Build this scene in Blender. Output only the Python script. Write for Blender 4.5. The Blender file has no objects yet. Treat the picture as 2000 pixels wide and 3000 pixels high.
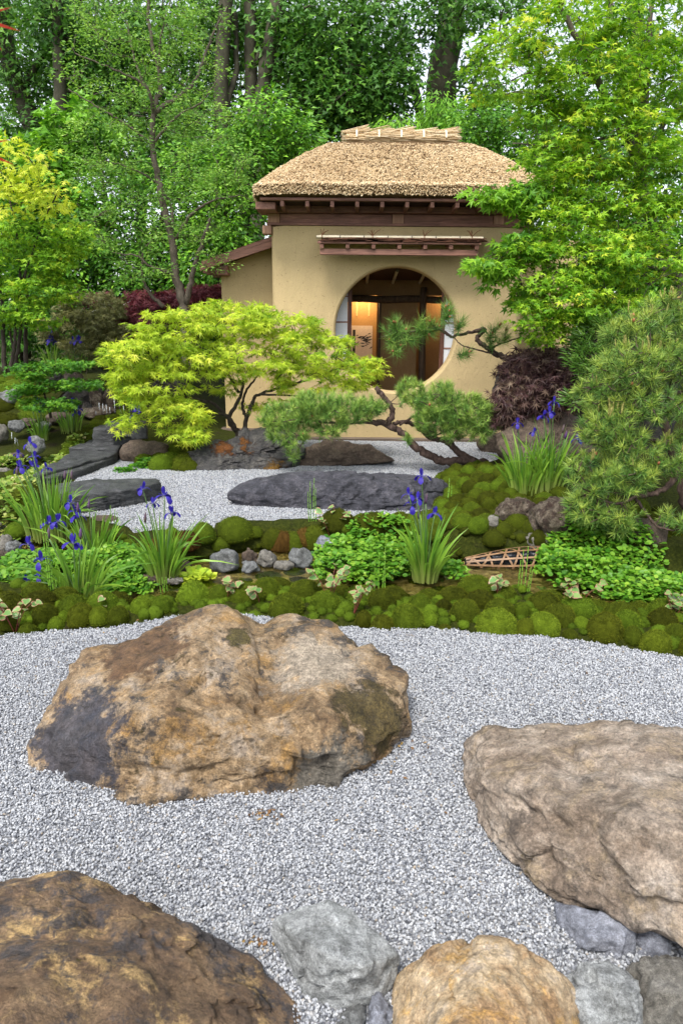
import bpy, bmesh, math, random
import numpy as np
from mathutils import Vector, Matrix, Euler

R = math.radians
rng = np.random.default_rng(7)
random.seed(7)
SC = bpy.context.scene
COL = SC.collection

# ------------------------------------------------------------------ camera
PITCH, ROLL, EYE = 15.0, 0.5, 1.6
cam_d = bpy.data.cameras.new('camera')
cam = bpy.data.objects.new('camera', cam_d)
COL.objects.link(cam)
cam_d.sensor_fit = 'VERTICAL'
cam_d.sensor_height = 36.0
cam_d.lens = 24.0
cam_d.clip_start = 0.05
cam_d.clip_end = 400
cam_d.dof.use_dof = True
cam_d.dof.focus_distance = 5.6
cam_d.dof.aperture_fstop = 9.0
CM = Matrix.Rotation(R(90 - PITCH), 3, 'X') @ Matrix.Rotation(R(ROLL), 3, 'Z')
cam.matrix_world = Matrix.Translation((0, 0, EYE)) @ CM.to_4x4()
SC.camera = cam

# ------------------------------------------------------------------ light
world = bpy.data.worlds.new('World')
SC.world = world
world.use_nodes = True
wn = world.node_tree
wn.nodes.clear()
SUN_EL, SUN_AZ = 58.0, 205.0          # azimuth clockwise from +Y: behind the viewer, to the left
sky = wn.nodes.new('ShaderNodeTexSky')
sky.sky_type = 'NISHITA'
sky.sun_disc = False
sky.sun_elevation = R(SUN_EL)
sky.sun_rotation = R(SUN_AZ)
sky.air_density = 1.0
sky.dust_density = 2.0
sky.ozone_density = 0.6
hs = wn.nodes.new('ShaderNodeHueSaturation')   # a bright even overcast: most of the blue is gone
hs.inputs['Saturation'].default_value = 0.34
bg = wn.nodes.new('ShaderNodeBackground')
bg.inputs['Strength'].default_value = 0.125
wo = wn.nodes.new('ShaderNodeOutputWorld')
wn.links.new(sky.outputs[0], hs.inputs['Color'])
wn.links.new(hs.outputs[0], bg.inputs['Color'])
wn.links.new(bg.outputs[0], wo.inputs['Surface'])
sd = bpy.data.lights.new('sun', 'SUN')
sd.energy = 1.5
sd.angle = R(18)
sd.color = (1.0, 0.965, 0.91)
sun = bpy.data.objects.new('sun', sd)
COL.objects.link(sun)
sdir = Vector((math.sin(R(SUN_AZ)) * math.cos(R(SUN_EL)), math.cos(R(SUN_AZ)) * math.cos(R(SUN_EL)), math.sin(R(SUN_EL))))
sun.rotation_euler = sdir.to_track_quat('Z', 'Y').to_euler()
sun.location = sdir * 40

SC.view_settings.view_transform = 'Standard'
SC.view_settings.look = 'None'
SC.view_settings.gamma = 1.0
SC.view_settings.exposure = 1.52
SC.view_settings.use_curve_mapping = False
SC.cycles.use_denoising = True
SC.cycles.max_bounces = 8
SC.cycles.transparent_max_bounces = 8

# ------------------------------------------------------------------ pixels to directions
def ray(px, py):
    return CM @ Vector(((px - 1000) / 2000, (1500 - py) / 2000, -1))
def PZ(px, py, z=0.0):
    d = ray(px, py)
    t = (z - EYE) / d.z
    return Vector((d.x * t, d.y * t, z))
def PY(px, py, y):
    d = ray(px, py)
    t = y / d.y
    return Vector((d.x * t, y, EYE + d.z * t))
CMi = np.array(CM.transposed())
def project(P):
    q = (np.asarray(P) - np.array([0, 0, EYE])) @ CMi.T
    return np.stack([1000 + 2000 * q[:, 0] / -q[:, 2], 1500 - 2000 * q[:, 1] / -q[:, 2], -q[:, 2]], 1)

# ------------------------------------------------------------------ noise
def _hash(ix, iy, iz, seed):
    h = (ix * 374761393 + iy * 668265263 + iz * 2147483647 + seed * 974634777) & 0xffffffff
    h = ((h ^ (h >> 13)) * 1274126177) & 0xffffffff
    h = ((h ^ (h >> 16)) * 2246822519) & 0xffffffff
    return ((h ^ (h >> 15)) & 0xffffff) / 0xffffff
def vnoise(P, seed=0):
    P = np.asarray(P, float)
    i = np.floor(P).astype(np.int64)
    f = P - i
    f = f * f * (3 - 2 * f)
    out = 0
    for dx in (0, 1):
        for dy in (0, 1):
            for dz in (0, 1):
                w = (f[:, 0] if dx else 1 - f[:, 0]) * (f[:, 1] if dy else 1 - f[:, 1]) * (f[:, 2] if dz else 1 - f[:, 2])
                out = out + w * _hash(i[:, 0] + dx, i[:, 1] + dy, i[:, 2] + dz, seed)
    return out * 2 - 1
def fbm(P, seed=0, octv=4, gain=0.5):
    a, s, t = 1.0, 0, 0
    P = np.asarray(P, float)
    for k in range(octv):
        s = s + a * vnoise(P * 2 ** k + 17.3 * k, seed + k)
        t += a
        a *= gain
    return s / t
def ridged(P, seed=0, octv=3):
    a, s, t = 1.0, 0, 0
    for k in range(octv):
        s = s + a * (1 - np.abs(vnoise(P * 2 ** k + 9.1 * k, seed + k)) * 2)
        t += a
        a *= 0.5
    return s / t

def facets(P, freq, seed):
    """chipped planes: every Voronoi cell is tilted and offset a little, edges stay sharp"""
    Q = np.asarray(P, float) * freq + 0.25 * np.stack([vnoise(P * freq * 2.3, seed + k) for k in (60, 61, 62)], 1)
    i = np.floor(Q).astype(np.int64)
    best = np.full(len(Q), 1e9)
    sec = np.full(len(Q), 1e9)
    val = np.zeros(len(Q))
    for dx in (-1, 0, 1):
        for dy in (-1, 0, 1):
            for dz in (-1, 0, 1):
                c = i + np.array([dx, dy, dz])
                h = [_hash(c[:, 0], c[:, 1], c[:, 2], seed + s) for s in range(7)]
                pt = c + np.stack(h[:3], 1)
                v = Q - pt
                d = (v * v).sum(1)
                o = (h[3] - .5) + v[:, 0] * (h[4] - .5) * 1.5 + v[:, 1] * (h[5] - .5) * 1.5 + v[:, 2] * (h[6] - .5) * 1.5
                nb = d < best
                sec = np.where(nb, best, np.minimum(sec, d))
                val = np.where(nb, o, val)
                best = np.where(nb, d, best)
    edge = np.sqrt(sec) - np.sqrt(best)
    return val, edge

# ------------------------------------------------------------------ objects
def tag(o, label=None, cat=None, group=None, kind=None):
    for k, v in (('label', label), ('category', cat), ('group', group), ('kind', kind)):
        if v:
            o[k] = v
    return o
def empty(name, loc, label, cat, group=None, parent=None):
    o = bpy.data.objects.new(name, None)
    o.empty_display_size = 0.1
    COL.objects.link(o)
    if parent is not None:
        o.parent = parent
        loc = Vector(loc) - WORLD[parent.name]
        WORLD[o.name] = Vector(loc) + WORLD[parent.name]
    else:
        WORLD[o.name] = Vector(loc)
    o.location = loc
    return tag(o, label, cat, group)
WORLD = {}
def raw_mesh(name, V, F, mat=None, smooth=True, attrs=None, mats=None, midx=None):
    """V (n,3); F (m,k) array of equal-sided faces, or a list of such arrays / of index lists."""
    me = bpy.data.meshes.new(name)
    V = np.ascontiguousarray(V, dtype=np.float32)
    Fs = [F] if isinstance(F, np.ndarray) else F
    if Fs and not isinstance(Fs[0], np.ndarray):
        loops = np.array([i for f in Fs for i in f], np.int32)
        cnt = np.array([len(f) for f in Fs], np.int32)
    else:
        loops = np.concatenate([f.ravel() for f in Fs]).astype(np.int32)
        cnt = np.concatenate([np.full(len(f), f.shape[1]) for f in Fs]).astype(np.int32)
    me.vertices.add(len(V))
    me.vertices.foreach_set('co', V.ravel())
    me.loops.add(len(loops))
    me.loops.foreach_set('vertex_index', loops)
    me.polygons.add(len(cnt))
    st = np.concatenate([[0], np.cumsum(cnt)[:-1]]).astype(np.int32)
    me.polygons.foreach_set('loop_start', st)
    me.polygons.foreach_set('use_smooth', np.full(len(cnt), smooth, bool))
    for m in (mats or ([mat] if mat else [])):
        me.materials.append(m)
    if midx is not None:
        me.polygons.foreach_set('material_index', np.asarray(midx, np.int32))
    for k, v in (attrs or {}).items():
        at = me.attributes.new(k, 'FLOAT', 'POINT')
        at.data.foreach_set('value', np.ascontiguousarray(v, np.float32))
    me.update(calc_edges=True)
    return me
def link(name, me, parent=None, loc=None):
    o = bpy.data.objects.new(name, me)
    COL.objects.link(o)
    if parent is not None:
        o.parent = parent
    if loc is not None:
        o.location = loc
    WORLD[o.name] = Vector(loc or (0, 0, 0)) + (WORLD[parent.name] if parent is not None else Vector())
    return o
def build(name, V, F, mat, parent=None, origin=None, **kw):
    """a mesh object whose vertices are given in world coordinates"""
    V = np.asarray(V, float)
    if parent is not None:
        org = WORLD[parent.name]
        me = raw_mesh(name, V - np.array(org), F, mat, **kw)
        return link(name, me, parent)
    org = Vector(origin) if origin is not None else Vector((V[:, 0].mean(), V[:, 1].mean(), V[:, 2].min()))
    me = raw_mesh(name, V - np.array(org), F, mat, **kw)
    return link(name, me, None, org)

class Soup:
    """collects simple solids into one mesh"""
    def __init__(s):
        s.V, s.F, s.n, s.A = [], [], 0, []
    def add(s, V, F, a=0.0):
        s.V.append(np.asarray(V, float))
        s.F += [[i + s.n for i in f] for f in F]
        s.A.append(np.full(len(V), a))
        s.n += len(V)
        return s
    def box(s, x0, x1, y0, y1, z0, z1, bev=0.0, M=None, a=0.0):
        V = np.array([(x, y, z) for x in (x0, x1) for y in (y0, y1) for z in (z0, z1)], float)
        F = [(0, 1, 3, 2), (4, 6, 7, 5), (0, 4, 5, 1), (2, 3, 7, 6), (0, 2, 6, 4), (1, 5, 7, 3)]
        if bev > 0:
            bm = bmesh.new()
            vs = [bm.verts.new(v) for v in V]
            for f in F:
                bm.faces.new([vs[i] for i in f])
            bmesh.ops.bevel(bm, geom=bm.edges[:], offset=bev, segments=1, affect='EDGES', profile=0.5)
            bm.verts.index_update()
            V = np.array([v.co[:] for v in bm.verts])
            F = [[v.index for v in f.verts] for f in bm.faces]
            bm.free()
        if M is not None:
            V = np.array([(M @ Vector(v))[:] for v in V])
        return s.add(V, F, a)
    def tube(s, pts, rad, n=6, cap=True, a=0.0):
        V, F = tube(pts, rad, n, cap)
        return s.add(V, F, a)
    def build(s, name, mat, parent=None, smooth=False, **kw):
        return build(name, np.concatenate(s.V), s.F, mat, parent, smooth=smooth, attrs={'tint': np.concatenate(s.A)}, **kw)

def tube(pts, rad, n=6, cap=True):
    P = np.asarray([tuple(p) for p in pts], float)
    m = len(P)
    rad = np.broadcast_to(np.asarray(rad, float), (m,))
    T = np.gradient(P, axis=0)
    T /= np.linalg.norm(T, axis=1)[:, None] + 1e-9
    ref = np.array([0, 0, 1.0]) if abs(T[0][2]) < 0.8 else np.array([1.0, 0, 0])
    V = []
    u = np.cross(T[0], ref)
    u /= np.linalg.norm(u)
    ang = np.arange(n) * 2 * math.pi / n
    for i in range(m):
        u = u - T[i] * np.dot(u, T[i])
        u /= np.linalg.norm(u) + 1e-9
        w = np.cross(T[i], u)
        V.append(P[i] + rad[i] * (np.cos(ang)[:, None] * u + np.sin(ang)[:, None] * w))
    V = np.concatenate(V)
    F = [(i * n + j, i * n + (j + 1) % n, (i + 1) * n + (j + 1) % n, (i + 1) * n + j) for i in range(m - 1) for j in range(n)]
    if cap:
        F += [tuple(range(n))[::-1], tuple(range((m - 1) * n, m * n))]
    return V, F
def spline(pts, k=6):
    """Catmull-Rom through the points"""
    P = [np.asarray(tuple(p), float) for p in pts]
    P = [2 * P[0] - P[1]] + P + [2 * P[-1] - P[-2]]
    out = []
    for i in range(1, len(P) - 2):
        a, b, c, d = P[i - 1:i + 3]
        for j in range(k):
            t = j / k
            out.append(0.5 * (2 * b + (c - a) * t + (2 * a - 5 * b + 4 * c - d) * t * t + (3 * b - a - 3 * c + d) * t ** 3))
    out.append(P[-2])
    return np.array(out)

# ------------------------------------------------------------------ materials
MAT = {}
def newmat(name):
    m = bpy.data.materials.new(name)
    m.use_nodes = True
    m.node_tree.nodes.clear()
    MAT[name] = m
    return m, m.node_tree
def nd(nt, t, ins=None, **props):
    n = nt.nodes.new('ShaderNode' + t)
    for k, v in props.items():
        setattr(n, k, v)
    for k, v in (ins or {}).items():
        sk = n.inputs[k]
        if isinstance(v, bpy.types.NodeSocket):
            nt.links.new(v, sk)
        elif isinstance(v, bpy.types.Node):
            nt.links.new(v.outputs[0], sk)
        else:
            if sk.type == 'RGBA' and len(v) == 3:
                v = (*v, 1)
            sk.default_value = v
    return n
def ramp(nt, fac, stops, interp='LINEAR'):
    n = nd(nt, 'ValToRGB', {'Fac': fac})
    n.color_ramp.interpolation = interp
    e = n.color_ramp.elements
    while len(e) < len(stops):
        e.new(0.5)
    for el, (p, c) in zip(e, stops):
        el.position = p
        el.color = (c, c, c, 1) if isinstance(c, (int, float)) else (*c, 1)
    return n.outputs[0]
def mix(nt, fac, a, b, mode='MIX'):
    n = nt.nodes.new('ShaderNodeMix')
    n.data_type = 'RGBA'
    n.blend_type = mode
    for sk, v in ((n.inputs[0], fac), (n.inputs[6], a), (n.inputs[7], b)):
        if isinstance(v, bpy.types.NodeSocket):
            nt.links.new(v, sk)
        elif isinstance(v, (int, float)):
            sk.default_value = v if sk.type == 'VALUE' else (v, v, v, 1)
        else:
            sk.default_value = (*v, 1)
    return n.outputs[2]
def math_(nt, op, a, b=0.0, clamp=False):
    n = nt.nodes.new('ShaderNodeMath')
    n.operation = op
    n.use_clamp = clamp
    for sk, v in zip(n.inputs, (a, b)):
        if isinstance(v, bpy.types.NodeSocket):
            nt.links.new(v, sk)
        else:
            sk.default_value = v
    return n.outputs[0]
def objco(nt):
    return nd(nt, 'TexCoord').outputs['Object']
def noise_(nt, co, scale, detail=6, rough=0.6, dist=0.0, w=None):
    n = nd(nt, 'TexNoise', {'Vector': co, 'Scale': scale, 'Detail': detail, 'Roughness': rough, 'Distortion': dist})
    return n.outputs[0]
def mapping(nt, co, scale=(1, 1, 1), loc=(0, 0, 0), rot=(0, 0, 0)):
    return nd(nt, 'Mapping', {'Vector': co, 'Scale': scale, 'Location': loc, 'Rotation': rot}).outputs[0]
def finish(nt, color, rough=0.6, bump=None, bstr=0.3, bdist=0.02, spec=0.5, normal=None, **kw):
    ins = {'Base Color': color, 'Roughness': rough, 'Specular IOR Level': spec}
    if bump is not None:
        ins['Normal'] = nd(nt, 'Bump', {'Height': bump, 'Strength': bstr, 'Distance': bdist}).outputs[0]
    ins.update(kw)
    b = nd(nt, 'BsdfPrincipled', ins)
    nd(nt, 'OutputMaterial', {'Surface': b.outputs[0]})
    return b

def leaf_mat(name, stops, transl=0.35, rough=0.45, tcol=None, spec=0.3, gain=1.0):
    """leaf blade: per-leaf colour from the 'tint' attribute, light passes through"""
    m, nt = newmat(name)
    stops = [(p, tuple(min(v * gain, .8) for v in c)) for p, c in stops]
    at = nd(nt, 'Attribute', attribute_name='tint').outputs['Fac']
    c = ramp(nt, at, stops)
    b = nd(nt, 'BsdfPrincipled', {'Base Color': c, 'Roughness': rough, 'Specular IOR Level': spec})
    tc = mix(nt, 1.0, c, tcol or (1.0, 1.0, 0.55), 'MULTIPLY')
    t = nd(nt, 'BsdfTranslucent', {'Color': tc})
    s = nd(nt, 'MixShader', {0: transl, 1: b.outputs[0], 2: t.outputs[0]})
    nd(nt, 'OutputMaterial', {'Surface': s.outputs[0]})
    return m

def rock_mat(name, stops, scale=3.0, dark=None, dark_amt=0.5, moss=0.0, moss_col=(0.09, 0.075, 0.012), lichen=0.0, rough=0.55, bump=0.5, vein=0.3, strata=(1, 1, 1), seed=0.0, ochre=None, gain=0.72, stains=()):
    """weathered stone; stains are placed patches (centre, radius, colour, mossy)"""
    m, nt = newmat(name)
    g = lambda c: tuple(v * gain for v in c)
    oc = objco(nt)
    co = mapping(nt, oc, scale=strata, loc=(seed * 3.7, seed * 1.9, seed * 5.1))
    n1 = noise_(nt, co, scale * 1.9, 15, 0.76, 0.25)
    c = ramp(nt, n1, [(p, g(q)) for p, q in stops])
    fine = noise_(nt, co, scale * 16, 10, 0.8, 0.1)
    grain = noise_(nt, mapping(nt, co, loc=(7, 1, 2)), scale * 52, 4, 0.8)
    mid = noise_(nt, mapping(nt, co, loc=(3, 3, 9)), scale * 6, 10, 0.75, 0.2)
    if ochre:
        o = noise_(nt, mapping(nt, co, loc=(4, 7, 1)), scale * 2.6, 14, 0.78, 0.3)
        c = mix(nt, ramp(nt, o, [(0.52, 0.0), (0.60, 0.85)]), c, g(ochre))
    if dark:
        d = noise_(nt, mapping(nt, co, loc=(9, 2, 5)), scale * 1.8, 14, 0.78, 0.2)
        lo = 0.62 - 0.2 * dark_amt
        c = mix(nt, ramp(nt, d, [(lo, 0.0), (lo + 0.05, 0.9)]), c, g(dark))
    mk0 = None
    for cen, rad, col, mossy in stains:
        dv = nd(nt, 'VectorMath', {0: oc, 1: tuple(cen)}, operation='DISTANCE').outputs['Value']
        dn = math_(nt, 'ADD', math_(nt, 'DIVIDE', dv, rad), math_(nt, 'ADD', math_(nt, 'MULTIPLY', math_(nt, 'SUBTRACT', n1, 0.5), 2.6), math_(nt, 'MULTIPLY', math_(nt, 'SUBTRACT', mid, 0.5), 1.6)))
        mk = ramp(nt, dn, [(0.70, 0.9), (0.95, 0.0)])
        c = mix(nt, mk, c, mix(nt, fine, g(tuple(v * .45 for v in col)), g(tuple(v * 1.6 for v in col))))
        if mossy:
            mk0 = mk if mk0 is None else math_(nt, 'MAXIMUM', mk0, mk)
    c = mix(nt, 0.8, c, ramp(nt, fine, [(0.3, 0.3), (0.5, 0.95), (0.7, 1.6)]), 'MULTIPLY')
    c = mix(nt, 0.8, c, ramp(nt, mid, [(0.32, 0.35), (0.5, 1.0), (0.68, 1.5)]), 'MULTIPLY')
    c = mix(nt, 0.85, c, ramp(nt, grain, [(0.32, 0.4), (0.5, 1.0), (0.68, 1.55)]), 'MULTIPLY')
    vr = nd(nt, 'TexVoronoi', {'Vector': mix(nt, 0.18, co, nd(nt, 'TexNoise', {'Vector': co, 'Scale': scale * 2, 'Detail': 5.0}).outputs[1]), 'Scale': scale * 1.3}, feature='DISTANCE_TO_EDGE').outputs[0]
    crack = ramp(nt, vr, [(0.0, 1.0), (0.022, 0.0)])
    ck = math_(nt, 'MULTIPLY', crack, ramp(nt, noise_(nt, co, scale * 1.1, 3), [(0.48, 0.0), (0.65, vein)]))
    c = mix(nt, ck, c, (0.02, 0.016, 0.012))
    if lichen:
        l = noise_(nt, co, scale * 11, 5, 0.6)
        c = mix(nt, ramp(nt, l, [(0.70 - 0.06 * lichen, 0.0), (0.74 - 0.05 * lichen, 0.6)]), c, g((0.42, 0.42, 0.38)))
    r = ramp(nt, n1, [(0.3, rough + 0.15), (0.7, rough - 0.1)])
    h = math_(nt, 'ADD', math_(nt, 'MULTIPLY', n1, 1.3), math_(nt, 'ADD', math_(nt, 'MULTIPLY', mid, 0.7), math_(nt, 'ADD', math_(nt, 'MULTIPLY', fine, 0.5), math_(nt, 'MULTIPLY', grain, 0.22))))
    h = math_(nt, 'SUBTRACT', h, math_(nt, 'MULTIPLY', ck, 0.6))
    if moss or mk0 is not None:
        up = nd(nt, 'SeparateXYZ', {0: nd(nt, 'NewGeometry').outputs['Normal']}).outputs[2]
        mm = noise_(nt, mapping(nt, co, loc=(1, 8, 3)), scale * 2.0, 14, 0.78, 0.6)
        lo = 0.68 - 0.17 * moss
        mk = math_(nt, 'MULTIPLY', ramp(nt, mm, [(lo, 0.0), (lo + 0.05, 1.0)]), ramp(nt, up, [(0.05, 0.25), (0.5, 1.0)]))
        c = mix(nt, mk, c, mix(nt, fine, tuple(v * 0.3 for v in moss_col), tuple(v * 1.5 for v in moss_col)))
        if mk0 is not None:
            mk = math_(nt, 'MAXIMUM', mk, mk0)
        r = mix(nt, mk, r, 0.95)
        h = math_(nt, 'ADD', h, math_(nt, 'MULTIPLY', mk, math_(nt, 'ADD', 0.2, math_(nt, 'MULTIPLY', noise_(nt, co, scale * 40, 3), 0.9))))
    finish(nt, c, r, h, bump, 0.035, spec=0.4)
    return m

# ------------------------------------------------------------------ rocks
_ico = {}
def ico(sub):
    if sub not in _ico:
        bm = bmesh.new()
        bmesh.ops.create_icosphere(bm, subdivisions=sub, radius=1.0)
        V = np.array([v.co[:] for v in bm.verts])
        F = np.array([[v.index for v in f.verts] for f in bm.faces])
        bm.free()
        _ico[sub] = (V, F)
    return _ico[sub]
def hull_planes(pts):
    bm = bmesh.new()
    for p in pts:
        bm.verts.new(tuple(p))
    bmesh.ops.convex_hull(bm, input=bm.verts[:])
    bm.normal_update()
    cen = np.mean([tuple(p) for p in pts], axis=0)
    out = []
    for f in bm.faces:
        n = np.array(f.normal[:])
        o = np.array(f.verts[0].co[:])
        if np.linalg.norm(n) < 0.5:
            continue
        if np.dot(n, o - cen) < 0:
            n = -n
        out.append((n, np.dot(n, o)))
    bm.free()
    return np.array([a for a, b in out]), np.array([b for a, b in out])
def rock_shape(hulls, cen, sub, soft, amp, freq, seed, strata=(1, 1, 1), creases=()):
    cen = np.array(tuple(cen), float)
    allp = np.array([tuple(p) for h in hulls for p in h])
    dims = allp.max(0) - allp.min(0)
    V, F = ico(sub)
    D = V * dims
    D /= np.linalg.norm(D, axis=1)[:, None]
    rr = 0
    for h in hulls:
        n, hh = hull_planes(h)
        k = np.maximum(hh - n @ cen, 0.01)
        q = np.maximum(D @ n.T / k, 0)
        r = 1 / (np.sum(q ** soft, axis=1) ** (1 / soft) + 1e-9)
        rr = np.maximum(rr, r)
    P = cen + D * rr[:, None]
    S = P * np.array(strata)
    d = fbm(S * freq, seed, 5, 0.55) * amp * 0.6 + ridged(S * freq * 1.9 + 3, seed + 40, 3) * amp * 0.3 - amp * 0.2
    d += fbm(S * freq * 6, seed + 80, 4, 0.6) * amp * 0.26
    d -= np.clip(ridged(S * freq * 2.6 + 11, seed + 120, 2) - 0.55, 0, 1) * amp * 0.9
    fv, ed = facets(S, freq * 0.85, seed + 300)
    d += fv * amp * 1.35 - np.clip(0.10 - ed, 0, 1) * amp * 2.2
    fv, ed = facets(S, freq * 3.1, seed + 310)
    d += fv * amp * 0.5 - np.clip(0.08 - ed, 0, 1) * amp * 1.4
    for line, dep, wid in creases:
        W = P + .5 * wid * np.stack([vnoise(P * 14, seed + k) for k in (70, 71, 72)], 1)
        L = spline(line, 5)
        ds = np.full(len(P), 1e9)
        for p, q in zip(L[:-1], L[1:]):
            v = q - p
            t = np.clip(((W - p) @ v) / (v @ v), 0, 1)
            ds = np.minimum(ds, np.linalg.norm(W - p - t[:, None] * v, axis=1))
        d -= dep * np.exp(-np.abs(ds / wid) ** 1.3)
    return P + D * d[:, None], F
def rock(name, hulls, mat, label, cat='rock', sub=5, soft=14, amp=0.03, freq=4.0, seed=0, cen=None, group=None, strata=(1, 1, 1), origin=None, creases=()):
    if cen is None:
        cen = np.mean([tuple(p) for p in hulls[0]], axis=0)
    V, F = rock_shape(hulls, cen, sub, soft, amp, freq, seed, strata, creases)
    o = build(name, V, F, mat, origin=origin)
    return tag(o, label, cat, group)
def auto_rock(name, x0, x1, yt, yb, mat, label, zb=0.0, thick=0.8, seed=0, sub=4, soft=26, amp=0.02, group=None, cat='stone', sink=0.25, yd=None):
    """a stone standing on the ground at height zb whose outline fills the pixel box"""
    r_ = np.random.default_rng(seed + 1000)
    front = on_ground((x0 + x1) / 2, yb) if yd == 'g' else PZ((x0 + x1) / 2, yb, zb) if yd is None else PY((x0 + x1) / 2, yb, yd)
    zb = front.z
    w = (PY(x1, yb, front.y) - PY(x0, yb, front.y)).x
    dep = w * thick
    yc = front.y + dep / 2
    ztop = PY((x0 + x1) / 2, yt, yc + dep * 0.1).z
    hgt = max(ztop - zb, 0.03)
    xc = PY((x0 + x1) / 2, (yt + yb) / 2, yc).x
    c = np.array([xc, yc, zb + hgt * (0.5 - sink / 2)])
    a = np.array([w / 2, dep / 2, hgt * (0.5 + sink / 2)]) * 1.06
    n = r_.normal(size=(22, 3))
    n /= np.linalg.norm(n, axis=1)[:, None]
    n = np.concatenate([n, [[0, 0, 1], [0, 0.2, .98], [1, 0, .1], [-1, 0, .1], [0, -1, .25], [0, 1, 0]]])
    n /= np.linalg.norm(n, axis=1)[:, None]
    h = np.linalg.norm(n * a, axis=1) * r_.uniform(0.80, 1.06, len(n))
    V, F = ico(sub)
    D = V * a
    D /= np.linalg.norm(D, axis=1)[:, None]
    q = np.maximum(D @ n.T / h, 0)
    q = np.concatenate([q, (np.linalg.norm(D / (a * 1.12), axis=1))[:, None]], 1)
    rr = 1 / np.sum(q ** soft, 1) ** (1 / soft)
    P = c + D * rr[:, None]
    s = 1 / max(a.max(), 0.05)
    fv, ed = facets(P, s * 1.6, seed + 300)
    P = P + D * (fbm(P * s * 2.2, seed, 5, .55) * amp + fbm(P * s * 10, seed + 9, 3, .6) * amp * .25 + fv * amp * .9 - np.clip(.1 - ed, 0, 1) * amp * 2)[:, None]
    return tag(build(name, P, F, mat), label, cat, group)

# ================================================================== ground
def poly_world(pts, z=0.0):
    return np.array([tuple(PZ(x, y, z))[:2] for x, y in pts])
def inside(poly, X, Y):
    ins = np.zeros(X.shape, bool)
    j = len(poly) - 1
    for i in range(len(poly)):
        xi, yi = poly[i]
        xj, yj = poly[j]
        c = ((yi > Y) != (yj > Y)) & (X < (xj - xi) * (Y - yi) / (yj - yi + 1e-12) + xi)
        ins ^= c
        j = i
    return ins
def seg_dist(line, X, Y):
    d = np.full(X.shape, 1e9)
    for (ax, ay), (bx, by) in zip(line[:-1], line[1:]):
        vx, vy = bx - ax, by - ay
        t = np.clip(((X - ax) * vx + (Y - ay) * vy) / (vx * vx + vy * vy + 1e-9), 0, 1)
        d = np.minimum(d, np.hypot(X - ax - t * vx, Y - ay - t * vy))
    return d
def sstep(a, b, x):
    t = np.clip((x - a) / (b - a), 0, 1)
    return t * t * (3 - 2 * t)

WATER_Z = -0.10
STREAM = poly_world([(2400, 1745), (2000, 1735), (1700, 1715), (1500, 1685), (1350, 1683), (1180, 1690), (1000, 1680), (860, 1655), (740, 1655), (600, 1690), (450, 1700), (250, 1680), (60, 1640), (-200, 1600), (-600, 1540)], WATER_Z)
RILL = np.array([(-2.25, 10.6), (-2.35, 10.0), (-2.9, 9.2), (-3.35, 8.7), (-3.5, 8.0), (-3.45, 7.2)])
FRONT_EDGE = [(-900, 1900), (-400, 1880), (0, 1862), (150, 1848), (300, 1842), (400, 1828), (520, 1805), (700, 1800), (1000, 1836), (1130, 1847), (1270, 1842), (1320, 1846), (1400, 1858), (1600, 1868), (1750, 1885), (1900, 1912), (2000, 1925), (2500, 1960), (3000, 1990)]
fe = poly_world(FRONT_EDGE)
FRONT_POLY = np.concatenate([fe, [(3.4, 1.0), (-3.4, 1.0)]])
BACK_PX = [(215, 1420), (210, 1500), (240, 1545), (400, 1580), (560, 1590), (660, 1555), (800, 1552), (1000, 1536), (1150, 1528), (1260, 1525), (1300, 1480), (1300, 1400), (1440, 1368), (1530, 1330), (1420, 1282), (1350, 1276), (1060, 1276), (800, 1300), (540, 1385), (430, 1370), (330, 1330), (250, 1370)]
BACK_POLY = poly_world(BACK_PX)
def gz(X, Y):
    X = np.asarray(X, float)
    Y = np.asarray(Y, float)
    z = 0.012 * fbm(np.stack([X.ravel() * 2, Y.ravel() * 2, X.ravel() * 0], 1), 5, 3).reshape(X.shape)
    fedge = np.interp(X, fe[:, 0], fe[:, 1])
    ds = seg_dist(STREAM, X, Y)
    # moss banks on both sides of the stream
    z = z + 0.02 * np.exp(-((Y - fedge - 0.2) / 0.2) ** 2)
    bank2 = np.exp(-((ds - 0.58) / 0.20) ** 2) * (Y > fedge + 0.6) * (X < 1.2)
    z = z + 0.09 * bank2
    # rising planted ground right, left and towards the back
    z = z + 0.42 * np.exp(-(((X - 3.1) / 1.25) ** 2 + ((Y - 6.9) / 1.55) ** 2))
    z = z + 0.16 * np.exp(-(((X - 1.75) / 0.75) ** 2 + ((Y - 6.1) / 1.0) ** 2))
    z = z + 0.12 * np.exp(-(((X + 3.1) / 0.8) ** 2 + ((Y - 5.6) / 1.0) ** 2))
    z = z + 0.75 * sstep(8.0, 12.0, Y) * sstep(-1.7, -3.2, X)
    z = z + 0.5 * sstep(8.5, 12.5, Y) * sstep(2.9, 4.2, X)
    # gravel trays lie a little lower
    fr = sstep(0.12, 0.0, Y - fedge)
    bk = inside(BACK_POLY, X, Y).astype(float)
    g = np.maximum(fr, bk)
    z = z * (1 - g) + (-0.035) * g
    # stream and rill channels
    near = sstep(0.74, 0.30, ds) * (Y < np.interp(X, STREAM[::-1, 0], STREAM[::-1, 1])) + sstep(0.54, 0.28, ds) * (Y >= np.interp(X, STREAM[::-1, 0], STREAM[::-1, 1]))
    z = z * (1 - near) + (-0.22) * near
    dr = seg_dist(RILL, X, Y)
    z = z - 0.14 * sstep(0.35, 0.12, dr)
    return z
def gz1(x, y):
    return float(gz(np.array([x]), np.array([y]))[0])
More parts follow.
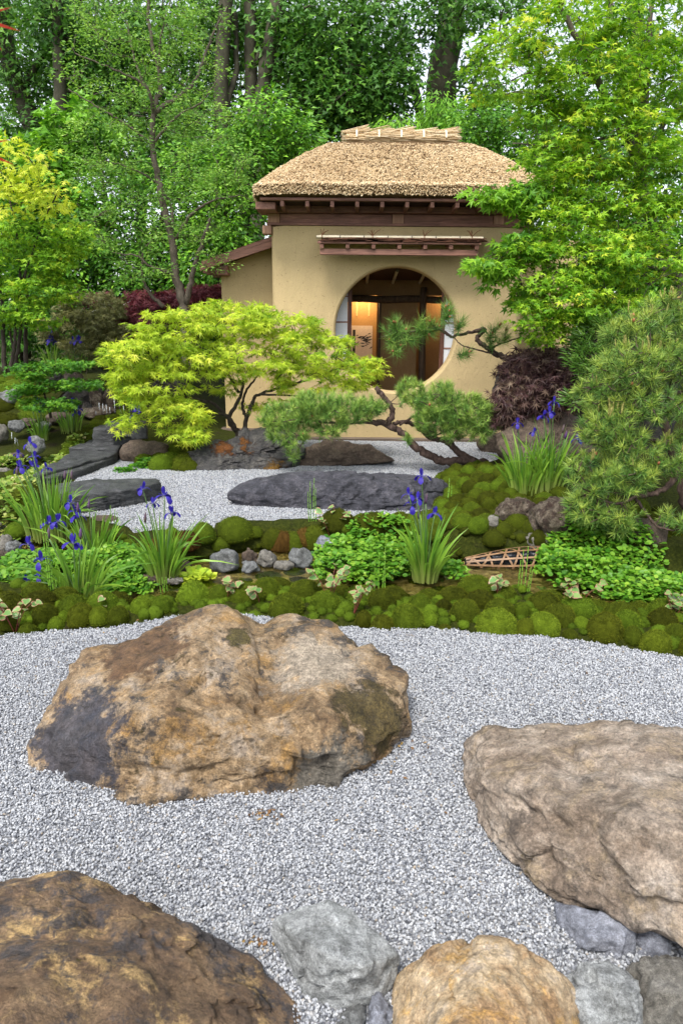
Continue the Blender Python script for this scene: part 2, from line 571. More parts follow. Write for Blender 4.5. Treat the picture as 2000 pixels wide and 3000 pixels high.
def on_ground(px, py, dz=0.0):
    """where the line of sight through a pixel meets the terrain"""
    d = ray(px, py)
    t = np.linspace(0.8, 30, 1500) / d.y
    z = EYE + d.z * t
    h = gz(d.x * t, d.y * t) + dz
    k = np.argmax(z < h) if (z < h).any() else len(t) - 1
    return Vector((d.x * t[k], d.y * t[k], float(h[k] - dz)))

# terrain sheet: fine near the garden, one skirt to the horizon
gx = np.unique(np.concatenate([np.linspace(-90, -6, 14), np.arange(-6, 6.5, 0.05), np.linspace(6.5, 90, 14)]))
gy = np.unique(np.concatenate([np.linspace(-40, 0.6, 8), np.arange(0.6, 13, 0.05), np.linspace(13, 160, 16)]))
GX, GY = np.meshgrid(gx, gy)
GZ = gz(GX, GY)
nx = len(gx)
idx = np.arange(GX.size).reshape(GX.shape)
F = np.stack([idx[:-1, :-1], idx[:-1, 1:], idx[1:, 1:], idx[1:, :-1]], -1).reshape(-1, 4)
m, nt = newmat('soil')
co = objco(nt)
n1 = noise_(nt, co, 3.0, 8)
n2 = noise_(nt, co, 45, 8, 0.7)
mossc = ramp(nt, n2, [(0.25, (0.008, 0.012, 0.0015)), (0.5, (0.026, 0.033, 0.004)), (0.8, (0.065, 0.07, 0.009))])
soilc = ramp(nt, n2, [(0.3, (0.008, 0.006, 0.004)), (0.7, (0.035, 0.025, 0.015))])
c = mix(nt, ramp(nt, n1, [(0.30, 0.0), (0.42, 1.0)]), soilc, mossc)
finish(nt, c, 0.95, n2, 0.8, 0.03, spec=0.1)
tag(build('ground', np.stack([GX.ravel(), GY.ravel(), GZ.ravel()], 1), F, m, origin=(0, 0, 0)), 'dark mossy garden soil under the banks and shrubs', 'ground', kind='structure')

# water
m, nt = newmat('water')
co = objco(nt)
rip = noise_(nt, mapping(nt, co, scale=(1, 1.6, 1)), 9, 4, 0.55, 0.5)
nrm = nd(nt, 'Bump', {'Height': rip, 'Strength': 0.18, 'Distance': 0.03}).outputs[0]
gl = nd(nt, 'BsdfPrincipled', {'Base Color': (0.55, 0.55, 0.28), 'Roughness': 0.03, 'IOR': 1.33, 'Transmission Weight': 1.0, 'Normal': nrm})
nd(nt, 'OutputMaterial', {'Surface': gl.outputs[0]})
def ribbon(line, half, z, name, label, mat, zs=None):
    P = spline([(x, y, 0) for x, y in line], 6)
    T = np.gradient(P, axis=0)
    T /= np.linalg.norm(T, axis=1)[:, None]
    Nn = np.stack([-T[:, 1], T[:, 0], T[:, 2] * 0], 1)
    V = []
    ks = np.linspace(-1, 1, 7)
    for k in ks:
        V.append(P + Nn * half * k)
    V = np.stack(V, 1)
    zz = np.full(len(P), z) if zs is None else np.interp(np.linspace(0, 1, len(P)), np.linspace(0, 1, len(zs)), zs)
    V[:, :, 2] = zz[:, None]
    n, k = V.shape[:2]
    id_ = np.arange(n * k).reshape(n, k)
    F = np.stack([id_[:-1, :-1], id_[1:, :-1], id_[1:, 1:], id_[:-1, 1:]], -1).reshape(-1, 4)
    return tag(build(name, V.reshape(-1, 3), F, mat, origin=(0, 0, 0)), label, 'water', kind='structure')
ribbon(STREAM, 0.52, WATER_Z, 'stream_water', 'shallow clear stream between the moss banks', m)
bm_, nt = newmat('stream_pebbles')
vv = nd(nt, 'TexVoronoi', {'Vector': objco(nt), 'Scale': 16.0})
cc = ramp(nt, nd(nt, 'SeparateColor', {0: vv.outputs['Color']}).outputs[0], [(0, (.10, .075, .03)), (.5, (.24, .18, .075)), (1, (.42, .34, .18))])
cc = mix(nt, .7, cc, ramp(nt, noise_(nt, objco(nt), 30, 6, .7), [(.3, .5), (.7, 1.3)]), 'MULTIPLY')
finish(nt, cc, .8, vv.outputs['Distance'], .8, .03)
o_ = ribbon(STREAM, 0.46, WATER_Z - .06, 'stream_bed', 'ochre pebbly bed under the shallow stream', bm_)
# rill water follows its bed downhill, with small steps
rp = spline([(x, y, 0) for x, y in RILL], 6)
rz = gz(rp[:, 0], rp[:, 1]) + 0.05
ribbon(RILL, 0.2, 0, 'rill_water', 'narrow rill running down behind the irises', m, zs=rz)

# gravel: a sheet of real stone chips
m, nt = newmat('granite_chip')
rnd = nd(nt, 'ObjectInfo').outputs['Random']
c = ramp(nt, rnd, [(0.0, (0.075, 0.082, 0.10)), (0.12, (0.16, 0.168, 0.19)), (0.3, (0.265, 0.277, 0.302)), (0.62, (0.375, 0.388, 0.41)), (0.96, (0.50, 0.51, 0.525)), (1.0, (0.28, 0.22, 0.15))])
sp = noise_(nt, objco(nt), 2.6, 3, 0.6)
c = mix(nt, 0.7, c, ramp(nt, sp, [(0.36, 0.45), (0.5, 1.0)]), 'MULTIPLY')
finish(nt, c, 0.5, spec=0.4)
CHIP = m
m, nt = newmat('gravel_base')
v = nd(nt, 'TexVoronoi', {'Vector': objco(nt), 'Scale': 110.0})
c = ramp(nt, nd(nt, 'SeparateColor', {0: v.outputs['Color']}).outputs[0], [(0.0, (0.05, 0.055, 0.065)), (0.3, (0.16, 0.165, 0.175)), (1.0, (0.3, 0.3, 0.305))])
finish(nt, c, 0.8, v.outputs['Distance'], 0.8, 0.01)
GB = m
def gravel(name, poly, label, density, r0, r1, cutout=None):
    x0, y0 = poly.min(0)
    x1, y1 = poly.max(0)
    st = 0.025
    xs, ys = np.arange(x0, x1 + st, st), np.arange(y0, y1 + st, st)
    X, Y = np.meshgrid(xs, ys)
    Z = 0.012 * fbm(np.stack([X.ravel() * 1.3, Y.ravel() * 1.3, X.ravel() * 0], 1), 3, 3).reshape(X.shape)
    id_ = np.arange(X.size).reshape(X.shape)
    F = np.stack([id_[:-1, :-1], id_[:-1, 1:], id_[1:, 1:], id_[1:, :-1]], -1).reshape(-1, 4)
    cx, cy = X[:-1, :-1].ravel() + st / 2, Y[:-1, :-1].ravel() + st / 2
    keep = inside(poly, cx, cy)
    pr = project(np.stack([cx, cy, cx * 0], 1))
    keep &= (pr[:, 0] > -800) & (pr[:, 0] < 2800) & (pr[:, 1] < 3500)
    F = F[keep]
    used = np.unique(F)
    rm = np.full(X.size, -1)
    rm[used] = np.arange(len(used))
    V = np.stack([X.ravel(), Y.ravel(), Z.ravel()], 1)[used]
    o = build(name, V, rm[F], GB, origin=(0, 0, 0))
    o.data.materials.append(CHIP)
    tag(o, label, 'gravel', kind='stuff')
    ng = bpy.data.node_groups.new(name + '_chips', 'GeometryNodeTree')
    ng.interface.new_socket('Geometry', in_out='INPUT', socket_type='NodeSocketGeometry')
    ng.interface.new_socket('Geometry', in_out='OUTPUT', socket_type='NodeSocketGeometry')
    N, L = ng.nodes, ng.links
    gi, go = N.new('NodeGroupInput'), N.new('NodeGroupOutput')
    dp = N.new('GeometryNodeDistributePointsOnFaces')
    dp.distribute_method = 'RANDOM'
    dp.inputs['Density'].default_value = density
    ic = N.new('GeometryNodeMeshIcoSphere')
    ic.inputs['Radius'].default_value = 1.0
    ic.inputs['Subdivisions'].default_value = 1
    sm = N.new('GeometryNodeSetMaterial')
    sm.inputs['Material'].default_value = CHIP
    ip = N.new('GeometryNodeInstanceOnPoints')
    rr = N.new('FunctionNodeRandomValue')
    rr.data_type = 'FLOAT_VECTOR'
    rr.inputs[0].default_value = (0, 0, 0)
    rr.inputs[1].default_value = (6.28, 6.28, 6.28)
    rs = N.new('FunctionNodeRandomValue')
    rs.data_type = 'FLOAT_VECTOR'
    rs.inputs[0].default_value = (r0, r0 * 0.9, r0 * 0.6)
    rs.inputs[1].default_value = (r1, r1 * 0.9, r1 * 0.75)
    rs.inputs['Seed'].default_value = 5
    ro = N.new('FunctionNodeRandomValue')
    ro.data_type = 'FLOAT_VECTOR'
    ro.inputs[0].default_value = (0, 0, -0.001)
    ro.inputs[1].default_value = (0, 0, 0.009)
    ro.inputs['Seed'].default_value = 9
    sp_ = N.new('GeometryNodeSetPosition')
    jn = N.new('GeometryNodeJoinGeometry')
    L.new(gi.outputs[0], dp.inputs['Mesh'])
    L.new(dp.outputs['Points'], sp_.inputs['Geometry'])
    L.new(ro.outputs[0], sp_.inputs['Offset'])
    L.new(ic.outputs['Mesh'], sm.inputs['Geometry'])
    L.new(sp_.outputs[0], ip.inputs['Points'])
    L.new(sm.outputs[0], ip.inputs['Instance'])
    L.new(rr.outputs[0], ip.inputs['Rotation'])
    L.new(rs.outputs[0], ip.inputs['Scale'])
    L.new(gi.outputs[0], jn.inputs[0])
    L.new(ip.outputs[0], jn.inputs[0])
    L.new(jn.outputs[0], go.inputs[0])
    md = o.modifiers.new('chips', 'NODES')
    md.node_group = ng
    return o
gravel('gravel', FRONT_POLY, 'pale granite gravel around the large brown boulders', 23000, 0.0031, 0.0060)
gravel('gravel', BACK_POLY, 'pale granite gravel in front of the tea house behind the moss bank', 11000, 0.0042, 0.0080)

# scattered leaf litter on the gravel
m, nt = newmat('leaf_litter')
finish(nt, ramp(nt, nd(nt, 'Attribute', attribute_name='tint').outputs['Fac'], [(0, (.04, .02, .008)), (.6, (.16, .08, .025)), (1, (.3, .2, .06))]), .8)
lr = np.random.default_rng(5)
LP, LS = [], []
for cx_, cy_, n_, sg in ((790, 2385, 22, 30), (740, 2760, 14, 25), (1700, 1870, 20, 180), (400, 1850, 16, 180), (1250, 2300, 10, 250), (1180, 2180, 10, 30)):
    for _ in range(n_):
        p = PZ(cx_ + lr.normal(0, sg), cy_ + lr.normal(0, sg * .3), .012)
        LP.append(tuple(p))
LP = np.array(LP)
V, F = [], []
for i, p in enumerate(LP):
    a = lr.uniform(0, 6.28)
    L_, W_ = lr.uniform(.006, .014), lr.uniform(.003, .006)
    d = np.array([math.cos(a), math.sin(a), lr.normal(0, .2)])
    s_ = np.array([-math.sin(a), math.cos(a), lr.normal(0, .3)])
    V += [p - d * L_, p + s_ * W_ + np.array([0, 0, .003]), p + d * L_, p - s_ * W_]
    F.append((i * 4, i * 4 + 1, i * 4 + 2, i * 4 + 3))
tag(build('leaf_litter', np.array(V), np.array(F), m, smooth=False, origin=(0, 0, 0), attrs={'tint': np.repeat(lr.uniform(0, 1, len(LP)), 4)}), 'brown leaf bits strewn on the pale gravel', 'leaf litter', kind='stuff')

# ================================================================== tea house
def plaster(name, base):
    m, nt = newmat(name)
    co = objco(nt)
    big = noise_(nt, co, 1.3, 4, 0.6)
    fine = noise_(nt, co, 60, 6, 0.7)
    c = mix(nt, 1.0, base, ramp(nt, big, [(0.3, 0.86), (0.7, 1.08)]), 'MULTIPLY')
    c = mix(nt, 0.5, c, ramp(nt, fine, [(0.3, 0.75), (0.7, 1.15)]), 'MULTIPLY')
    # chopped straw pressed into the clay
    sv = nd(nt, 'TexVoronoi', {'Vector': mapping(nt, co, scale=(9, 9, 30), rot=(0, 0.4, 0)), 'Scale': 1.0, 'Randomness': 1.0})
    st = ramp(nt, sv.outputs['Distance'], [(0.08, 1.0), (0.13, 0.0)])
    c = mix(nt, math_(nt, 'MULTIPLY', st, 0.55), c, (0.16, 0.11, 0.045))
    tr = noise_(nt, mapping(nt, co, scale=(5, 5, 2.4), rot=(0, 0.5, 0)), 2.2, 5, 0.6, 1.5)
    h = math_(nt, 'ADD', math_(nt, 'MULTIPLY', fine, 0.3), math_(nt, 'ADD', tr, math_(nt, 'MULTIPLY', st, -0.5)))
    st2 = noise_(nt, mapping(nt, co, scale=(2.5, 2.5, .5)), 1.5, 5, .6)
    c = mix(nt, .3, c, ramp(nt, st2, [(.3, .85), (.7, 1.1)]), 'MULTIPLY')
    finish(nt, c, 0.9, h, 0.55, 0.02, spec=0.15)
    return m
def wood(name, lo, hi, axis='x', rough=0.6, scale=1.0):
    m, nt = newmat(name)
    sc = {'x': (1.2, 14, 14), 'y': (14, 1.2, 14), 'z': (14, 14, 1.2)}[axis]
    co = mapping(nt, objco(nt), scale=sc)
    n = noise_(nt, co, 2.2 * scale, 8, 0.65, 1.2)
    b = noise_(nt, objco(nt), 2.0, 3)
    c = ramp(nt, n, [(0.3, lo), (0.7, hi)])
    c = mix(nt, 0.6, c, ramp(nt, b, [(0.3, 0.6), (0.7, 1.3)]), 'MULTIPLY')
    finish(nt, c, rough, n, 0.3, 0.006, spec=0.3)
    return m
WALLM = plaster('clay_plaster', (0.50, 0.38, 0.20))
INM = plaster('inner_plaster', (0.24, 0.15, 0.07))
CEDX = wood('cedar_x', (0.11, 0.05, 0.037), (0.33, 0.165, 0.12), 'x')
CEDY = wood('cedar_y', (0.11, 0.05, 0.037), (0.33, 0.165, 0.12), 'y')
CEDZ = wood('cedar_z', (0.045, 0.018, 0.012), (0.15, 0.065, 0.045), 'z')
PALE = wood('end_grain', (0.26, 0.13, 0.08), (0.46, 0.27, 0.18), 'z')
LOGM = wood('log_bark', (0.03, 0.02, 0.014), (0.10, 0.065, 0.04), 'z', 0.8)
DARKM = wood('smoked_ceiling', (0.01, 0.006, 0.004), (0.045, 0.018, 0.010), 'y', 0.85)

YF, XL, XR, ZT = 10.1, -1.0, 2.52, 2.97
CX, CZ, CR = 0.755, 1.585, 0.865
house = empty('tea_house', (0.76, 10.1, 0), 'ochre clay tea house with thatched roof and round window', 'house')

# front wall with the round opening, rounded at its edge
def front_wall():
    n = 96
    th = 0.24
    ang = np.linspace(0, 2 * math.pi, n, endpoint=False)
    def rect_pt(a, x0, x1, z0, z1):
        dx, dz = math.cos(a), math.sin(a)
        t = 1e9
        if dx > 1e-9: t = min(t, (x1 - CX) / dx)
        if dx < -1e-9: t = min(t, (x0 - CX) / dx)
        if dz > 1e-9: t = min(t, (z1 - CZ) / dz)
        if dz < -1e-9: t = min(t, (z0 - CZ) / dz)
        return CX + dx * t, CZ + dz * t
    # put rays through the corners too
    cor = [math.atan2(z - CZ, x - CX) % (2 * math.pi) for x in (XL, XR) for z in (0, ZT)]
    ang = np.unique(np.concatenate([ang, cor]))
    n = len(ang)
    rings = []
    c, s = np.cos(ang), np.sin(ang)
    for r, y in ((CR, YF + th), (CR, YF + 0.04), (CR + 0.008, YF + 0.018), (CR + 0.03, YF + 0.0)):
        rings.append(np.stack([CX + r * c, np.full(n, y), CZ + r * s], 1))
    out = np.array([rect_pt(a, XL + .03, XR - .06, 0, ZT) for a in ang])
    inn = np.stack([CX + (CR + .03) * c, CZ + (CR + .03) * s], 1)
    for f in (0.33, 0.66, 1.0):
        q = inn * (1 - f) + out * f
        rings.append(np.stack([q[:, 0], np.full(n, YF), q[:, 1]], 1))
    o2 = np.array([rect_pt(a, XL, XR, 0, ZT) for a in ang])
    rings.append(np.stack([o2[:, 0], np.full(n, YF + 0.05), o2[:, 1]], 1))
    rings.append(np.stack([o2[:, 0], np.full(n, YF + th), o2[:, 1]], 1))
    k = len(rings)
    V = np.concatenate(rings)
    F = [(i * n + j, (i + 1) * n + j, (i + 1) * n + (j + 1) % n, i * n + (j + 1) % n) for i in range(k) for j in range(n) if i < k - 1]
    F += [((k - 1) * n + j, j, (j + 1) % n, (k - 1) * n + (j + 1) % n) for j in range(n)]
    return V, F
V, F = front_wall()
build('wall', V, F, WALLM, house, smooth=False)
s = Soup()
s.box(XL, XL + .2, YF + .243, 13.1, 0, ZT)
s.build('side_wall', WALLM, house)
s = Soup()
s.box(XR - .2, XR, YF + .243, 13.1, 0, ZT)
s.build('side_wall', WALLM, house)
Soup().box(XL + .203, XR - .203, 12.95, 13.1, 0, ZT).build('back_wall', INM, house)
# left annex with lean-to roof
def annex_wall(x0, x1, y0, y1, z0a, z1a):
    V = np.array([(x0, y0, 0), (x1, y0, 0), (x1, y0, z1a), (x0, y0, z0a), (x0, y1, 0), (x1, y1, 0), (x1, y1, z1a), (x0, y1, z0a)], float)
    return V, [(0, 1, 2, 3), (5, 4, 7, 6), (4, 0, 3, 7), (1, 5, 6, 2), (3, 2, 6, 7), (0, 4, 5, 1)]
V, F = annex_wall(-1.86, XL - .003, 10.95, 12.6, 2.50, 2.80)
build('annex_wall', V, F, WALLM, house, smooth=False)
V, F = annex_wall(XR + .003, 3.5, 10.85, 12.6, 2.9, 2.9)
build('annex_wall', V, F, WALLM, house, smooth=False)
# lean-to roof boards
def slab(x0, z0, x1, z1, y0, y1, t):
    V = np.array([(x0, y0, z0), (x1, y0, z1), (x1, y0, z1 + t), (x0, y0, z0 + t), (x0, y1, z0), (x1, y1, z1), (x1, y1, z1 + t), (x0, y1, z0 + t)], float)
    return V, [(0, 1, 2, 3), (5, 4, 7, 6), (4, 0, 3, 7), (1, 5, 6, 2), (3, 2, 6, 7), (0, 4, 5, 1)]
lean = empty('lean_to_roof', (-1.5, 10.7, 2.5), None, None, parent=house)
V, F = slab(-2.08, 2.50, -1.006, 2.85, 10.60, 12.7, 0.045)
build('roof_board', V, F, CEDX, lean, smooth=False)
V, F = slab(-2.02, 2.555, -1.006, 2.895, 10.72, 12.7, 0.03)
build('bark_layer', V, F, wood('cedar_bark', (0.05, 0.02, 0.011), (0.2, 0.085, 0.05), 'x', 0.8), lean, smooth=False)
V, F = slab(-2.1, 2.405, -1.006, 2.755, 10.585, 10.66, 0.088)
build('fascia', V, F, CEDX, lean, smooth=False)
for k in range(4):
    y = 10.78 + k * 0.28
    Soup().box(-2.1, -1.865, y, y + .07, 2.39, 2.49, 0.006).build('rafter_end', CEDX, lean)
Soup().box(-1.9, -1.72, 10.72, 10.947, 2.36, 2.50, 0.01).build('beam_end', CEDY, lean)
# plinth
Soup().box(XL - .04, XR + .04, YF - .07, YF + .2, -0.1, 0.05, 0.015).build('plinth', wood('plinth_stone', (0.07, 0.05, 0.035), (0.16, 0.12, 0.09), 'x'), house)
Soup().box(-1.95, XL - .045, 10.88, 11.1, -0.1, 0.05, 0.015).build('plinth', MAT['plinth_stone'], house)

# timber band under the roof
band = empty('timber_band', (0.76, YF, 3.0), None, None, parent=house)
Soup().box(XL - .06, XR + .08, YF - .03, YF + .2, ZT + .003, ZT + .035, 0.004).build('sill_beam', CEDX, band)
xs = [XL - .05, XL + .12, 0.66, 0.82, 2.05, 2.2, XR + .07]
for i in range(6):
    pale = i in (0, 2, 4)
    Soup().box(xs[i] + .002, xs[i + 1] - .002, YF - (.012 if pale else 0.0), YF + .2, ZT + .038, ZT + .155, 0.004).build('block' if pale else 'panel', PALE if pale else CEDX, band)
Soup().box(XL - .16, XR + .18, YF - .09, YF + .19, ZT + .158, ZT + .3, 0.006).build('beam', CEDX, band)
Soup().box(XL - .12, XL + .003, YF - .02, YF + .14, ZT - .11, ZT, 0.006).build('beam_end', PALE, band)
Soup().box(XL - .16, XL + .1, YF - .42, YF - .095, ZT + .14, ZT + .232, 0.006).build('corner_bracket', CEDY, band)
for i in range(11):
    x = XL + .17 + i * .325
    Soup().box(x, x + .05, 9.60, 10.2, ZT + .165, ZT + .235, 0.004).build('rafter', CEDY, band)
Soup().box(-1.09, 2.62, 9.585, 9.66, ZT + .238, ZT + .272, 0.004).build('eave_board', CEDX, band)
Soup().box(-1.08, 2.61, 9.663, 10.005, ZT + .24, ZT + .264, 0.0).build('soffit', DARKM, band)

# thatched roof
EX0, EX1, EY0, EY1, EZ = -1.19, 2.72, 9.50, 13.4, ZT + .275
RX0, RX1, RY, RZ = 0.05, 1.66, 11.5, 4.36
def roof_pt(u, s):
    """u in 0..4 round the eaves, s 0 eave to 1 ridge"""
    k = np.floor(u).astype(int) % 4
    f = u - np.floor(u)
    cx = np.array([EX0, EX1, EX1, EX0, EX0])
    cy = np.array([EY0, EY0, EY1, EY1, EY0])
    rx = np.array([RX0, RX1, RX1, RX0, RX0])
    ex, ey = cx[k] * (1 - f) + cx[k + 1] * f, cy[k] * (1 - f) + cy[k + 1] * f
    tx = rx[k] * (1 - f) + rx[k + 1] * f
    # rounded hips
    g = 1 - (1 - s) ** 1.3
    x, y = ex + (tx - ex) * s, ey + (RY - ey) * s
    cor = np.minimum(f, 1 - f)
    pull = np.clip(1 - cor / 0.07, 0, 1) ** 2 * 0.05 * (1 - s * .5)
    x += (0.8 - x) * pull * .5
    y += (RY - y) * pull * .5
    z = EZ + 0.13 + (RZ - EZ - 0.13) * g
    z = z + 0.02 * fbm(np.stack([x * 3, y * 3, z * 3], 1), 21, 3)
    return np.stack([x, y, z], 1)
nu, ns = 200, 40
uu = np.arange(nu) * 4.0 / nu
rows = []
e0 = roof_pt(uu, np.zeros(nu))
ctr = np.array([0.76, RY, 0])
inn = e0 + (ctr - e0) * np.array([.05, .05, 0])
rows.append(np.stack([inn[:, 0] + (ctr[0] - inn[:, 0]) * .2, inn[:, 1] + (ctr[1] - inn[:, 1]) * .2, np.full(nu, EZ + .02)], 1))
rows.append(np.stack([inn[:, 0], inn[:, 1], np.full(nu, EZ)], 1))
rows.append(np.stack([e0[:, 0] + (ctr[0] - e0[:, 0]) * .008, e0[:, 1] + (ctr[1] - e0[:, 1]) * .008, np.full(nu, EZ + .04)], 1))
for s_ in np.linspace(0, 1, ns):
    rows.append(roof_pt(uu, np.full(nu, s_)))
V = np.concatenate(rows)
k = len(rows)
F = [(i * nu + j, i * nu + (j + 1) % nu, (i + 1) * nu + (j + 1) % nu, (i + 1) * nu + j) for i in range(k - 1) for j in range(nu)]
m, nt = newmat('thatch_base')
co = objco(nt)
n1 = noise_(nt, co, 70, 5, 0.7)
c = ramp(nt, n1, [(0.3, (0.035, 0.02, 0.01)), (0.55, (0.14, 0.085, 0.04)), (0.8, (0.3, 0.2, 0.1))])
finish(nt, c, 0.9, n1, 0.8, 0.03, spec=0.1)
roof = build('thatch_roof', V, F, m, house)
m, nt = newmat('reed')
at = nd(nt, 'Attribute', attribute_name='tint').outputs['Fac']
c = ramp(nt, at, [(0.0, (0.06, 0.032, 0.014)), (0.16, (0.32, 0.21, 0.115)), (0.5, (0.58, 0.435, 0.255)), (1.0, (0.76, 0.65, 0.46))])
finish(nt, c, 0.7, spec=0.2)
REED = m
# cut reed ends standing out of the slope
def reeds(u, s, L, rad, lip=None):
    P = roof_pt(u, s)
    Pd = roof_pt(u, np.clip(s + 0.02, 0, 1.02))
    T = P - Pd
    T /= np.linalg.norm(T, axis=1)[:, None]
    Pu = roof_pt(u + 0.004, s)
    U = Pu - P
    U /= np.linalg.norm(U, axis=1)[:, None] + 1e-9
    Nn = np.cross(U, T)
    Nn *= np.sign(Nn[:, 2:3] + 1e-9)
    if lip is not None:
        P = P + np.array([0, 0, 1.0]) * lip[:, None]
    n = len(u)
    D = T * rng.uniform(.75, 1.1, (n, 1)) + Nn * rng.uniform(.15, .55, (n, 1)) + U * rng.normal(0, .22, (n, 1)) + rng.normal(0, .06, (n, 3))
    if lip is not None:
        D = T * 0.5 + np.array([0, 0, -0.25]) + U * rng.normal(0, .3, (n, 1)) + (P - ctr) * np.array([.22, .3, 0])
    D /= np.linalg.norm(D, axis=1)[:, None]
    A = np.cross(D, rng.normal(size=(n, 3)))
    A /= np.linalg.norm(A, axis=1)[:, None]
    B = np.cross(D, A)
    base = P - D * (L * .6)[:, None]
    tip = P + D * (L * .4)[:, None]
    vs = []
    for cpt in (base, tip):
        for a in (0, 2.094, 4.189):
            vs.append(cpt + rad[:, None] * (math.cos(a) * A + math.sin(a) * B))
    V = np.stack(vs, 1).reshape(-1, 3)
    o = (np.arange(n) * 6)[:, None]
    quads = np.concatenate([np.stack([o[:, 0] + a, o[:, 0] + b, o[:, 0] + 3 + b, o[:, 0] + 3 + a], 1) for a, b in ((0, 1), (1, 2), (2, 0))])
    tris = np.concatenate([o + np.array([[3, 4, 5]])])
    pat = 0.5 + 0.5 * fbm(P * 2.2, 31, 3)
    t = np.clip(rng.beta(2.2, 2.0, n) * 0.75 + pat * 0.3 - .02, 0, 1)
    return V, quads, tris, np.repeat(t, 6)
n_ = 21000
u_ = np.concatenate([rng.uniform(0, 1, 15000), rng.uniform(1, 1.25, 3000), rng.uniform(3.75, 4.0, 3000) % 4])
s_ = 1 - np.sqrt(rng.uniform(0, 1, n_) * .96 + .04) * 0.985
V1, Q1, T1, A1 = reeds(u_, s_, rng.uniform(.05, .11, n_), rng.uniform(.005, .0095, n_))
n2 = 6200
u2 = np.concatenate([rng.uniform(0, 1, 5200), rng.uniform(1, 1.3, 500), rng.uniform(3.7, 4, 500) % 4])
V2, Q2, T2, A2 = reeds(u2, rng.uniform(0, .025, n2), rng.uniform(.04, .075, n2), rng.uniform(.005, .0085, n2), lip=rng.uniform(-0.115, .02, n2))
V = np.concatenate([V1, V2])
o = build('reed', V, [np.concatenate([Q1, Q2 + len(V1)]), np.concatenate([T1, T2 + len(V1)])], REED, roof, smooth=False, attrs={'tint': np.concatenate([A1, A2])})
tag(o, kind='stuff')
# ridge of bound straw
for b in range(5):
    x0 = RX0 - .03 + b * (RX1 - RX0 + .06) / 5
    x1 = x0 + (RX1 - RX0 + .06) / 5
    s = Soup()
    V, F = tube([(x0 + .004, RY, RZ + .01), (x1 - .004, RY, RZ + .01)], [0.145, 0.145], 10)
    V[:, 2] = RZ + .01 + (V[:, 2] - RZ - .01) * .72
    s.add(V, F, 0.45)
    for i in range(90):
        a = rng.uniform(-.2, 3.34)
        r_ = rng.uniform(.14, .17)
        c0 = np.array([rng.uniform(x0 - .08, x0 + .06), RY - math.cos(a) * r_, RZ + .01 + math.sin(a) * r_ * .8])
        c1 = np.array([rng.uniform(x1 - .06, x1 + .08), c0[1] + rng.normal(0, .02), c0[2] + rng.normal(0.0, .025) + (.04 if a > .9 else 0)])
        s.tube([c0, c1], [.006, .005], 3, False, rng.uniform(.35, 1))
    s.build('ridge_bundle', REED, roof)
for b in range(5):
    x = RX0 + .13 + b * .335
    V, F = tube([(x, RY + .175 * math.cos(a), RZ + .02 + .13 * math.sin(a)) for a in np.linspace(0, math.pi, 12)], 0.016, 6)
    Soup().add(V, F, 1.0).build('ridge_tie', REED, roof)

# little awning above the round window
aw = empty('awning', (0.74, 9.85, 2.6), None, None, parent=house)
AX0, AX1, AY = -0.36, 1.84, 9.72
Soup().box(AX0 + .04, AX1 - .04, AY + .03, AY + .09, 2.565, 2.64, 0.005).build('beam', CEDX, aw)
for i in range(7):
    x = AX0 + .04 + i * (AX1 - AX0 - .13) / 6
    M_ = Matrix.Translation((x, AY, 2.665)) @ Matrix.Rotation(R(10), 4, 'X')
    Soup().box(0, .052, -.005, .40, -.025, .028, 0.004, M_).build('rafter', CEDY, aw)
M_ = Matrix.Translation((0, AY - .02, 2.722)) @ Matrix.Rotation(R(10), 4, 'X')
Soup().box(AX0 + .01, AX1 - .01, 0, .42, -.024, .0, 0.003, M_).build('fascia_board', CEDX, aw)
s = Soup()
for i in range(150):
    x = rng.uniform(AX0 - .01, AX1 - .06)
    y = rng.uniform(-.03, .02)
    z = rng.uniform(.004, .05)
    s.box(x, x + rng.uniform(.06, .2), y, .41, z, z + .006, 0, M_, rng.uniform(0, 1))
s.build('bark_cover', MAT['cedar_bark'], aw)
m, nt = newmat('bamboo')
co = objco(nt)
at = nd(nt, 'Attribute', attribute_name='tint').outputs['Fac']
c = mix(nt, at, (0.50, 0.44, 0.31), (0.06, 0.05, 0.04))
c = mix(nt, 0.6, c, ramp(nt, noise_(nt, mapping(nt, co, scale=(3, 12, 12)), 3, 4), [(0.3, 0.6), (0.7, 1.15)]), 'MULTIPLY')
finish(nt, c, 0.35)
BAM = m
def bamboo(p0, p1, r, nodes, parent, name='bamboo_pole'):
    p0, p1 = np.array(p0, float), np.array(p1, float)
    pts, rad, tint = [], [], []
    for i in range(nodes):
        a, b = i / nodes, (i + 1) / nodes
        e = .012 / np.linalg.norm(p1 - p0)
        for t, rr_, c_ in ((a + e * .2, r, .9), (a + e, r * .97, 0.0), (b - e, r * .97, 0.0), (b - e * .3, r * 1.07, .9)):
            pts.append(p0 + (p1 - p0) * t)
            rad.append(rr_)
            tint.append(c_)
    V, F = tube(pts, rad, 8)
    return build(name, V, F, BAM, parent, attrs={'tint': np.repeat(tint, 8)})
bamboo((AX0 - .01, AY + .015, 2.785), (AX1 + .02, AY + .015, 2.785), .021, 7, aw)
bamboo((AX0 + .02, AY + .12, 2.808), (AX1 - .05, AY + .12, 2.808), .017, 6, aw)
m, nt = newmat('palm_rope')
finish(nt, ramp(nt, noise_(nt, objco(nt), 120, 3), [(0.3, (0.08, 0.03, 0.012)), (0.7, (0.22, 0.10, 0.045))]), 0.9)
ROPE = m
